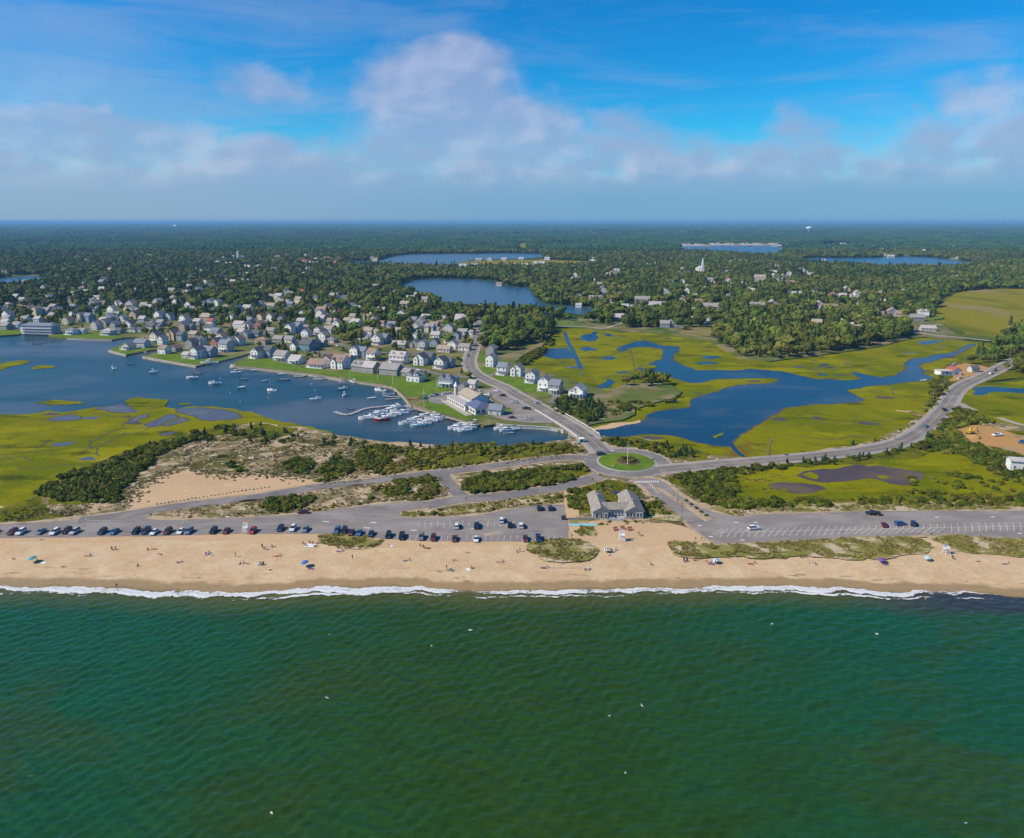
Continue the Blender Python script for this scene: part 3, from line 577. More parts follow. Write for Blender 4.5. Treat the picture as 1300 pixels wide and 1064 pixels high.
area('dirt_yard', [(1212, 545), (1225, 540), (1255, 541), (1290, 552), (1340, 556), (1400, 560), (1400, 585), (1300, 578), (1268, 568), (1235, 563), (1218, 556)], Z_DUNE+0.12, None, M_DIRT, 4, 0.14)
area('shell_lot', [(1212, 466), (1225, 461), (1245, 464), (1262, 468), (1255, 474), (1235, 477), (1222, 482), (1205, 484)], Z_DUNE+0.10, None, M_DIRT, 3, 0.1)

# ---- roads and parking
def slabroad(name, pts, hw, z, mat=M_ROAD, base=None, step=5): return ribbon(name, smooth_line(W(pts, z), step), -hw, hw, z, base, mat)
ZR = Z_DUNE + 0.16
LOT_L = [(-500, 672), (-250, 669), (0, 666), (60, 662.5), (105, 658), (150, 653), (168, 651), (190, 654), (183, 658), (200, 660), (260, 659), (300, 658), (345, 655), (385, 652), (441, 645), (497, 638.5), (526, 637), (550, 636), (560, 640), (540, 645), (515, 648.5), (506, 651), (508, 655.5), (520, 657.5), (545, 657), (600, 655), (622, 651), (642, 647), (672, 642.5), (716, 640.5), (721, 664), (722, 687), (660, 687.5), (600, 688), (540, 687), (490, 684), (455, 680), (425, 678.5), (300, 677.5), (200, 681), (100, 682.5), (0, 683), (-250, 685), (-500, 687)]
verge = [(-500, 669), (0, 663), (60, 659), (105, 654.5), (150, 649.5), (185, 648), (195, 652), (260, 657), (300, 655.5), (385, 649.5), (441, 642.5), (497, 636), (560, 633.5), (566, 640), (545, 647), (512, 651), (520, 655.5), (600, 652.5), (640, 645), (716, 638), (724, 640), (727, 690), (600, 692), (520, 690), (455, 684), (300, 681.5), (200, 684.5), (0, 686.5), (-500, 690)]
area('sandy_verge', verge, Z_DUNE+0.10, None, M_VERGE, 3, 0.10)
area('beach_parking_lot', LOT_L, ZR, None, M_LOT, 3, 0.02)
UPPER = [(100, 661), (150, 655), (197, 647), (240, 641), (282, 636), (330, 630.5), (385, 621), (430, 615), (469, 611), (515, 605), (554, 600), (600, 595), (630, 591), (656, 587.5), (690, 583), (713, 581), (735, 580.5), (752, 583)]
slabroad('sandy_verge', UPPER, 4.9, Z_DUNE+0.12, M_VERGE); slabroad('beach_road', UPPER, 3.4, ZR+0.02)
LOWER = [(540, 642), (582, 634), (620, 631.5), (656, 627), (690, 622), (713, 618), (740, 611), (762, 604)]
slabroad('sandy_verge', LOWER, 5.0, Z_DUNE+0.11, M_VERGE); slabroad('beach_road', LOWER, 3.7, ZR+0.025)
CONN = [(561, 601), (566, 610), (574, 619), (584, 628), (590, 633)]
slabroad('sandy_verge', CONN, 4.6, Z_DUNE+0.115, M_VERGE); slabroad('beach_road', CONN, 3.0, ZR+0.03)
RC = P(795, 590, 0)
def circle(c, r, n=48): return [(c.x+r*math.cos(6.28318*i/n), c.y+r*math.sin(6.28318*i/n)) for i in range(n)]
area('sandy_verge', circle(RC, 21.0), Z_DUNE+0.13, None, M_WALK, 0, world=True)
area('rotary', circle(RC, 19.6), ZR+0.05, None, M_ROAD, 0, world=True)
BRIDGE = [(768, 574), (758, 565), (747, 554), (731, 543), (713, 532), (692, 520), (670, 508), (655, 500), (640, 491), (622, 483), (606, 475), (598, 467), (596, 457), (599, 447), (602, 437), (605, 425), (608, 413), (609, 405)]
bl = smooth_line(W(BRIDGE, 2.0), 6)
ribbon('pavement', bl, -6.3, 6.3, Z_TOWN+0.14, -0.3, M_WALK); ribbon('main_road', bl, -4.2, 4.2, Z_TOWN+0.18, None, M_ROAD)
ribbon('centre_line', bl, -0.12, 0.12, Z_TOWN+0.20, None, M_YPAINT)
for s in (-1, 1): ribbon('edge_line', bl, s*3.8-0.07, s*3.8+0.07, Z_TOWN+0.20, None, M_PAINT)
EAST = [(838, 596), (860, 594), (882, 592), (900, 590), (930, 588), (961, 585.5), (1000, 582), (1023, 580), (1055, 576.5), (1085, 573), (1110, 569), (1131, 565), (1150, 558), (1168, 548), (1178, 540), (1187, 532), (1195, 523), (1202, 514), (1207, 506), (1212, 498), (1220, 491), (1230, 485.5), (1244, 479.5), (1257, 473.5), (1268, 468), (1280, 462), (1295, 455), (1330, 446)]
el_ = smooth_line(W(EAST, 1.5), 6)
ribbon('pavement', el_, -6.0, 6.2, ZR+0.055, -0.2, M_WALK); ribbon('causeway_road', el_, -4.1, 4.1, ZR+0.10, None, M_ROAD)
ribbon('centre_line', el_, -0.13, 0.13, ZR+0.12, None, M_YPAINT)
for s in (-1, 1): ribbon('edge_line', el_, s*3.7-0.07, s*3.7+0.07, ZR+0.12, None, M_PAINT)
# entrance road to the eastern lot, split by a planted median
LOT_R = [(800, 609), (815, 606.5), (832, 608), (845, 613), (857, 624), (871, 634), (885, 643), (905, 650), (930, 655), (943, 655.5), (975, 652.5), (1023, 651), (1100, 648.5), (1177, 648), (1300, 648), (2300, 649), (2300, 689), (1300, 685.5), (1240, 681), (1177, 678.5), (1146, 680.5), (1054, 683.5), (992, 686.5), (940, 689), (908, 690), (893, 681), (880, 670), (868, 659), (846, 643), (829, 628), (815, 616)]
verge_r = [(796, 612), (815, 604.5), (838, 606), (850, 612), (862, 622), (876, 631), (890, 640), (910, 647), (945, 652), (975, 649), (1100, 646), (1300, 645.5), (2300, 646), (2300, 692), (1300, 688), (1240, 683), (1177, 682), (1146, 682.5), (1054, 685), (940, 691), (903, 692.5), (888, 682), (862, 660), (840, 644), (822, 630), (808, 618)]
area('sandy_verge', verge_r, Z_DUNE+0.145, None, M_VERGE, 3, 0.08)
area('eastern_parking_lot', LOT_R, ZR+0.03, None, M_LOT, 3, 0.02)
MED = [(822, 613), (829, 616), (850, 626), (872, 639), (890, 651), (903, 657.5), (905, 660), (897, 662), (888, 657), (868, 642), (848, 629), (830, 618)]
area('median_kerb', MED, ZR+0.16, ZR, M_VERGE, 2, 0.02)
# painted markings: stall lines, arrows, crosswalks
pm = MB()
def stripe(a, b, w, z):
    a, b = P(a[0], a[1], z), P(b[0], b[1], z); d = (b-a).normalized(); n_ = Vector((-d.y, d.x, 0))*w/2
    pm.add([a-n_, b-n_, b+n_, a+n_], [(0, 1, 2, 3)])
zl = ZR + 0.05
stripe((912, 676), (1600, 661), 0.16, zl)
for i in range(74):
    t = i/73; x = 918 + t*(1560-918); y = 675.9 - t*14.2
    sl = -7 + 9*min(1, max(0, (x-950)/260))
    stripe((x-sl*0.9, y-4.5), (x, y), 0.13, zl)
    sl2 = -4 + (4 if x > 1200 else 0) - (6 if 1085 < x < 1200 else 0)
    stripe((x, y), (x+sl2, y+6.3), 0.13, zl)
for x0, y0 in ((932, 663), (957, 663), (940, 685.5), (1187, 656.5), (1258, 656), (1292, 677), (886, 667), (900, 681), (1085, 682)): stripe((x0, y0), (x0+5, y0+0.3), 0.7, zl)
for k in range(5): stripe((903+3*k, 676-1.5*k), (911+2*k, 681-1.2*k), 0.13, zl)
stripe((520, 665), (628, 665.5), 0.14, zl); stripe((110, 661), (176, 660), 0.16, zl)
for k in range(16): stripe((532+8*k, 660.5 if k % 2 else 662), (531+8*k, 669), 0.12, zl)
for k in range(27): stripe((505+8*k, 680), (503.5+8*k, 686), 0.12, zl)
for x0, y0 in ((410, 662), (470, 663), (462, 670), (521, 673), (598, 671)): stripe((x0, y0), (x0+8, y0+0.5), 0.6, zl)
struct(pm.obj('parking_lines', M_PAINT))
pm = MB()
for k in range(12): stripe((806+2.6*k, 610.6-0.05*k), (807+2.6*k, 613.0-0.05*k), 0.42, ZR+0.075)
for k in range(8): stripe((823+1.5*k, 614.5+1.6*k), (827+1.5*k, 614.2+1.6*k), 0.35, ZR+0.075)
struct(pm.obj('crosswalk', M_PAINT))
pm = MB()
for s in (13.6, 19.0):
    for k in range(72):
        if s > 15 and (k % 3): continue
        a, b_ = 6.28318*k/72, 6.28318*(k+1)/72
        pm.add([(RC.x+q*math.cos(t), RC.y+q*math.sin(t), ZR+0.075) for q, t in ((s, a), (s+0.14, a), (s+0.14, b_), (s, b_))], [(0, 1, 2, 3)])
struct(pm.obj('rotary_lines', M_PAINT))
# town streets and lots
for pts, hw in (([(438, 455), (480, 461), (511, 465), (548, 473), (575, 477), (596, 479), (606, 478)], 3.2), ([(300, 432), (360, 437), (400, 446), (438, 456)], 2.4), ([(130, 403.5), (200, 412), (300, 422), (400, 430), (440, 440), (470, 447), (560, 447), (597, 446)], 2.4), ([(40, 404), (110, 405), (170, 409)], 2.4), ([(235, 440), (260, 430), (300, 420)], 2.2), ([(560, 431), (600, 434)], 2.2), ([(612, 480), (640, 473), (690, 486), (706, 500), (700, 512)], 2.6)):
    slabroad('street', pts, hw, Z_TOWN+0.10, M_ROAD)
area('club_parking', [(612, 495), (636, 490), (655, 503), (690, 520), (712, 535), (700, 537), (670, 537), (640, 533), (622, 528), (640, 524), (655, 522), (630, 508)], Z_TOWN+0.12, None, M_LOT, 0)
area('club_parking', [(542, 505), (560, 499), (582, 500), (580, 508), (560, 513), (546, 511)], Z_TOWN+0.11, None, M_LOT, 0)
slabroad('marsh_road', [(708, 414), (740, 414.5), (765, 417), (780, 413), (810, 403.5)], 2.2, Z_TOWN+0.1, M_WALK)
slabroad('marsh_road', [(1120, 404), (1150, 416), (1177, 424), (1215, 428), (1258, 432.5), (1290, 434)], 2.6, Z_TOWN+0.1, M_WALK)
slabroad('gravel_drive', [(1216, 511), (1222, 514), (1232, 519), (1240, 520)], 2.4, Z_DUNE+0.2, M_WALK)
slabroad('gravel_drive', [(1268, 530), (1285, 536), (1310, 542), (1340, 546)], 2.2, Z_DUNE+0.2, M_WALK)
slabroad('gravel_drive', [(884, 627), (893, 632), (902, 637)], 1.2, Z_DUNE+0.2, M_WALK)
for pts in ([(1137, 521), (1160, 524), (1178, 530)], [(1152, 521.5), (1170, 528)]): slabroad('sand_track', pts, 1.2, Z_MARSH+0.06, M_SAND)
area('sand_apron', [(-500, 684), (0, 681.5), (200, 680.5), (300, 677.8), (425, 679), (455, 681), (490, 685), (540, 688), (722, 688), (722, 690.5), (-500, 690.5)], Z_DUNE+0.14, None, M_SAND, 2, 0.05)
area('sand_apron', [(722, 689), (723, 664), (752, 661.5), (820, 663), (850, 664), (876, 671), (893, 684), (905, 690.5), (722, 690.5)], Z_DUNE+0.155, None, M_SAND, 2, 0.06)
area('sand_path', [(715, 625), (724, 622), (728, 640), (735, 660), (722, 662), (718, 645)], Z_DUNE+0.17, None, M_SAND, 2, 0.08)
# beach grass patches at the top of the beach
BG = [[(404, 681), (415, 678), (440, 677), (470, 681), (487, 686), (480, 693), (460, 697), (430, 696), (408, 690)], [(668, 698), (672, 689), (700, 684), (730, 684), (750, 690), (761, 697), (755, 707), (735, 713), (705, 713), (685, 709)], [(848, 691), (852, 686.5), (880, 689), (915, 691), (960, 689.5), (1010, 687), (1060, 684), (1110, 682), (1146, 681.5), (1170, 684), (1184, 694), (1180, 700), (1150, 704), (1100, 708), (1040, 707), (980, 708), (930, 706), (880, 709), (855, 704)], [(1176, 682), (1190, 680.5), (1230, 680), (1300, 683), (1900, 686), (1900, 712), (1300, 707), (1240, 703), (1212, 700), (1196, 690)],
      [(729, 676), (737, 667), (752, 669), (759, 676), (756, 681), (738, 681)], [(-420, 690.5), (-330, 690), (-240, 692), (-300, 700), (-400, 702)]]
ISL = [(508, 654.5), (511, 650.5), (545, 647.5), (580, 643), (625, 637), (680, 629), (714, 625), (718, 636), (680, 640), (640, 645), (610, 651), (560, 655.5), (530, 656.5)]
ISL2 = [(190, 654), (225, 648), (290, 640), (340, 632.5), (400, 624), (470, 614), (540, 605), (560, 606), (568, 617), (573, 627), (530, 634), (497, 636), (441, 643), (385, 650), (300, 656), (230, 657.5)]
for pts in BG: area('dune_grass', pts, 1.42, None, M_BGRASS, 3, 0.16)
area('dune_grass', ISL, Z_DUNE+0.20, None, M_BGRASS, 3, 0.12)
area('dune_grass', ISL2, Z_DUNE+0.18, None, M_DUNE, 3, 0.12)
area('dune_grass', [(930, 656.5), (945, 653), (1000, 650), (1100, 647), (1300, 646.5), (1900, 646.5), (1900, 640), (1300, 638), (1100, 639), (1000, 641), (930, 643), (905, 640), (900, 645)], Z_DUNE+0.15, None, M_BGRASS, 3, 0.15)
area('dune_grass', [(722, 662), (735, 655), (750, 660), (748, 668), (730, 667)], Z_DUNE+0.2, None, M_BGRASS, 3, 0.15)
area('dune_grass', [(822, 650), (835, 645), (860, 652), (868, 661), (850, 661), (825, 660)], Z_DUNE+0.2, None, M_BGRASS, 3, 0.15)
# ==================================================================== BUILDINGS
WALLS = {'W': ('white', (0.74, 0.72, 0.68)), 'G': ('grey shingled', (0.30, 0.285, 0.275)), 'C': ('cream', (0.62, 0.54, 0.40)), 'B': ('blue grey', (0.25, 0.31, 0.38)),
         'T': ('tan', (0.42, 0.33, 0.23)), 'Y': ('yellow', (0.66, 0.50, 0.24)), 'L': ('pale grey', (0.50, 0.49, 0.47)), 'N': ('teal', (0.10, 0.24, 0.29)), 'R': ('red brown', (0.30, 0.13, 0.10))}
ROOFS = {'g': ('grey', (0.30, 0.265, 0.255)), 'd': ('dark grey', (0.115, 0.115, 0.125)), 'b': ('brown', (0.29, 0.20, 0.155)), 't': ('tan', (0.36, 0.29, 0.225)), 'r': ('red', (0.33, 0.10, 0.08)),
         'l': ('light grey', (0.43, 0.385, 0.37)), 'u': ('slate blue', (0.20, 0.21, 0.25))}
def wallmat(c): return plain('clapboard_'+WALLS[c][0].replace(' ', '_'), WALLS[c][1], 0.8, var=0.06, scale=0.6)
def roofmat(c): return plain('shingles_'+ROOFS[c][0].replace(' ', '_'), ROOFS[c][1], 0.9, var=0.16, scale=0.9)
M_TRIM = plain('white_trim', (0.76, 0.75, 0.72), var=0.04)
M_GLASS = plain('dark_window_glass', (0.035, 0.045, 0.06), 0.12, var=0.3, spec=0.6)
M_BRICK = plain('chimney_brick', (0.28, 0.14, 0.10))
M_DECK = plain('deck_boards', (0.42, 0.36, 0.30), var=0.2)
MESHC = {}
def cached(key, fn):
    if key not in MESHC: MESHC[key] = fn()
    return MESHC[key]
def gz(y): return Z_BASE if y < 403 else Z_TOWN
def window_mesh(w=1.1, h=1.45):
    m = MB(); t = 0.14
    m.box((-w/2, 0, h/2), (t, 0.12, h+t), 0).box((w/2, 0, h/2), (t, 0.12, h+t), 0)
    m.box((0, 0, 0), (w-t, 0.14, t), 0).box((0, 0, h), (w-t, 0.12, t), 0).box((0, 0, h/2), (w-t, 0.07, 0.07), 0)
    m.box((0, 0.02, h/2), (w-t-0.01, 0.05, h-t-0.01), 1)
    return m.mesh('window', [M_TRIM, M_GLASS])
def add_window(par, x, y, z, rz=0.0, w=1.1, h=1.45):
    return link('window', cached(('win', w, h), lambda: window_mesh(w, h)), par, (x, y, z), rz)
def gable_walls(w, d, h, rise, ori, mat):
    m = MB(); x, y = w/2, d/2; b = -0.6
    m.prism([(-x, -y), (x, -y), (x, y), (-x, y)], b, h)
    m.f.pop(); m.m.pop()
    if ori == 'F': m.add([(-x, -y, h), (x, -y, h), (0, -y, h+rise), (-x, y, h), (x, y, h), (0, y, h+rise)], [(0, 1, 2), (4, 3, 5)])
    elif ori == 'S': m.add([(x, -y, h), (x, y, h), (x, 0, h+rise), (-x, -y, h), (-x, y, h), (-x, 0, h+rise)], [(0, 1, 2), (4, 3, 5)])
    return m.mesh('wall', mat)
def roof_mesh(w, d, h, rise, ori, mat, ov=0.45, th=0.22):
    m = MB()
    if ori == 'H':
        x, y = w/2+ov, d/2+ov; r = max(0, x-y); r2 = max(0, y-x); z = h-0.05
        vs = [(-x, -y, z), (x, -y, z), (x, y, z), (-x, y, z), (-r, -r2, z+rise), (r, r2, z+rise)]
        if x >= y: fs = [(0, 1, 5, 4), (1, 2, 5), (2, 3, 4, 5), (3, 0, 4), (3, 2, 1, 0)]
        else: fs = [(0, 1, 4), (1, 2, 5, 4), (2, 3, 5), (3, 0, 4, 5), (3, 2, 1, 0)]
        return m.add(vs, fs).mesh('roof', mat)
    a, L = (w/2, d/2) if ori == 'F' else (d/2, w/2)
    s = rise/a; ex = a+ov; ez = h - s*ov
    prof = [(-ex, ez), (0, h+rise), (ex, ez), (ex, ez+th), (0, h+rise+th), (-ex, ez+th)]
    vs = []
    for q in (-(L+ov*0.7), L+ov*0.7):
        for p_, z in prof: vs.append((p_, q, z) if ori == 'F' else (-q, p_, z))
    n = 6; fs = [(i, (i+1) % n, n+(i+1) % n, n+i) for i in range(n)] + [(5, 4, 1, 0), (4, 3, 2, 1), (6, 7, 10, 11), (7, 8, 9, 10)]
    m.add(vs, fs); return m.mesh('roof', mat)
HOUSES = []            # ground discs the trees keep out of
ORD = {'F': 'gabled', 'S': 'long', 'H': 'hipped'}
def build_house(px, py, w, d, st, wc, rc, ori='F', ex='', rot=0.0, place=None, look=None, name='house', cat='house', group='houses of the town', detail=None, z=None, order=True):
    z = gz(py) if z is None else z
    p = P(px, py, z); loc = (p.x, p.y + d/2, z); rz = R(rot)
    h = 2.75*st + 0.3; rise = (w if ori == 'F' else d)*(0.36 if ori != 'H' else 0.22)
    if 'f' in ex: rise *= 0.6
    stn = {1: 'one-storey', 1.5: 'low', 2: 'two-storey', 2.5: 'tall', 3: 'three-storey'}.get(st, '')
    lk = look or f"{WALLS[wc][0]} {stn} {ORD[ori]} house, {ROOFS[rc][0]} roof"
    if not look:
        lk += ' and porch' if 'p' in ex else (' and chimney' if 'c' in ex else (' and dormer' if 'd' in ex else (' and wing' if 'w' in ex else '')))
    t = thing(name, lk, place, cat, loc, rz, group, order)
    k = (w, d, h, round(rise, 2), ori)
    link('wall', cached(('wall',)+k+(wc,), lambda: gable_walls(w, d, h, rise, ori, wallmat(wc))), t)
    rf = link('roof', cached(('roof',)+k+(rc,), lambda: roof_mesh(w, d, h, rise, ori, roofmat(rc))), t)
    HOUSES.append((p.x, p.y+d/2, max(w, d)*0.62))
    det = detail if detail is not None else (2 if py > 428 else 1 if py > 408 else 0)
    n_st = int(st+0.5)
    if det:
        nf = max(2, int(w/2.9)); ns = max(1, int(d/3.3))
        for s in range(n_st):
            zz = 0.85+2.75*s
            if zz + 1.4 > h: break
            for i in range(nf):
                x = -w/2 + w*(i+0.5)/nf
                if s == 0 and i == nf//2: continue
                add_window(t, x, -d/2-0.03, zz)
            if det > 1:
                for i in range(ns):
                    y = -d/2 + d*(i+0.5)/ns
                    if p.x < 60: add_window(t, w/2+0.03, y, zz, math.pi/2)
                    else: add_window(t, -w/2-0.03, y, zz, -math.pi/2)
        if ori == 'F' and rise > 2.4: add_window(t, 0, -d/2-0.03, h+0.35)
        dm = MB().box((0, 0, 1.05), (1.0, 0.1, 2.1), 0).box((0, -0.03, 1.05), (0.8, 0.08, 1.9), 1)
        link('door', cached('door', lambda: dm.mesh('door', [M_TRIM, plain('door_green', (0.08, 0.12, 0.13))])), t, (-w/2 + w*(nf//2+0.5)/nf, -d/2-0.03, 0.05))
    if 'c' in ex:
        MB().box((0, 0, 0.8), (0.9, 0.9, 3.2)).obj('chimney', M_BRICK, rf, loc=(w*0.2, d*0.12, h+rise-1.0))
    if 'p' in ex:
        m = MB().box((0, 0, 2.75), (w*0.96, 2.5, 0.2), 0).box((0, 0, 0.05), (w*0.96, 2.3, 0.7), 1)
        for i in range(5): m.box((-w*0.45+w*0.9*i/4, -1.1, 1.5), (0.2, 0.2, 2.4), 1)
        m.box((0, -1.12, 1.15), (w*0.9, 0.07, 0.12), 1)
        m.obj('porch', [roofmat(rc), M_TRIM], t, loc=(0, -d/2-1.25, 0))
    if 'k' in ex:
        m = MB().box((0, 0, 2.75), (w*0.8, 2.6, 0.2), 0).box((0, -1.25, 3.75), (w*0.8, 0.08, 0.10), 0)
        for i in range(4): m.box((-w*0.38+w*0.76*i/3, -1.2, 1.3), (0.22, 0.22, 2.7), 0)
        for i in range(9): m.box((-w*0.39+w*0.78*i/8, -1.25, 3.27), (0.07, 0.07, 0.85), 0)
        m.obj('balcony', M_TRIM, t, loc=(0, -d/2-1.3, 0))
    if 'd' in ex:
        for i in ((-1, 1) if w > 9 else (0,)):
            m = MB(); x = i*w*0.26; yy = -d/2 + (d*0.16 if ori == 'S' else 0)
            m.prism([(x-1.3, yy), (x+1.3, yy), (x+1.3, yy+3.2), (x-1.3, yy+3.2)], h-0.1, h+1.7, 0)
            m.add([(x-1.55, yy-0.25, h+1.6), (x+1.55, yy-0.25, h+1.6), (x, yy-0.25, h+2.75), (x-1.55, yy+3.3, h+1.6), (x+1.55, yy+3.3, h+1.6), (x, yy+3.3, h+2.75)], [(0, 1, 2), (4, 3, 5), (1, 4, 5, 2), (3, 0, 2, 5), (0, 3, 4, 1)], 1)
            dmr = m.obj('dormer', [wallmat(wc), roofmat(rc)], t)
            if det: add_window(dmr, x, yy-0.04, h+0.15, w=1.1, h=1.2)
    if 'g' in ex:        # cross gable on the front
        gw = w*0.42; m = MB(); x = -w*0.22; y0 = -d/2-0.9
        m.prism([(x-gw/2, y0), (x+gw/2, y0), (x+gw/2, -d/2+2), (x-gw/2, -d/2+2)], -0.6, h, 0)
        gr = gw*0.5
        m.add([(x-gw/2, y0, h), (x+gw/2, y0, h), (x, y0, h+gr)], [(0, 1, 2)], 0)
        vs = [(x-gw/2-.4, y0-.3, h-.35), (x, y0-.3, h+gr+.1), (x+gw/2+.4, y0-.3, h-.35), (x-gw/2-.4, 0, h-.35), (x, 0, h+gr+.1), (x+gw/2+.4, 0, h-.35)]
        m.add(vs, [(0, 1, 4, 3), (1, 2, 5, 4)], 1); m.add([(a, b_, c_-0.16) for a, b_, c_ in vs], [(3, 4, 1, 0), (4, 5, 2, 1)], 1)
        gb = m.obj('front_gable', [wallmat(wc), roofmat(rc)], t)
        if det:
            for s in range(n_st): add_window(gb, x, y0-0.04, 0.85+2.75*s, w=1.3)
    if 'w' in ex or 'v' in ex:
        sg = 1 if 'w' in ex else -1; ww, wd, wh = w*0.6, d*0.75, max(2.9, h*0.55); x0 = sg*(w/2+ww/2)
        m = MB(); m.box((x0, 0.6, wh/2-0.3), (ww, wd, wh+0.6), 0)
        rr = wd*0.33; xa, xb = x0-ww/2-.3*(sg < 0), x0+ww/2+.3*(sg > 0); ya, yb = 0.6-wd/2-.4, 0.6+wd/2+.4
        m.add([(xa, ya, wh-.1), (xb, ya, wh-.1), (xb, yb, wh-.1), (xa, yb, wh-.1), (xa, .6, wh+rr), (xb, .6, wh+rr)], [(0, 1, 5, 4), (2, 3, 4, 5), (1, 2, 5), (3, 0, 4), (3, 2, 1, 0)], 1)
        wg = m.obj('wing', [wallmat(wc), roofmat(rc)], t)
        if det:
            for i in (-0.25, 0.25): add_window(wg, x0+ww*i, 0.6-wd/2-0.04, 0.85)
        HOUSES.append((p.x+x0, p.y+d/2, ww*0.7))
    return t

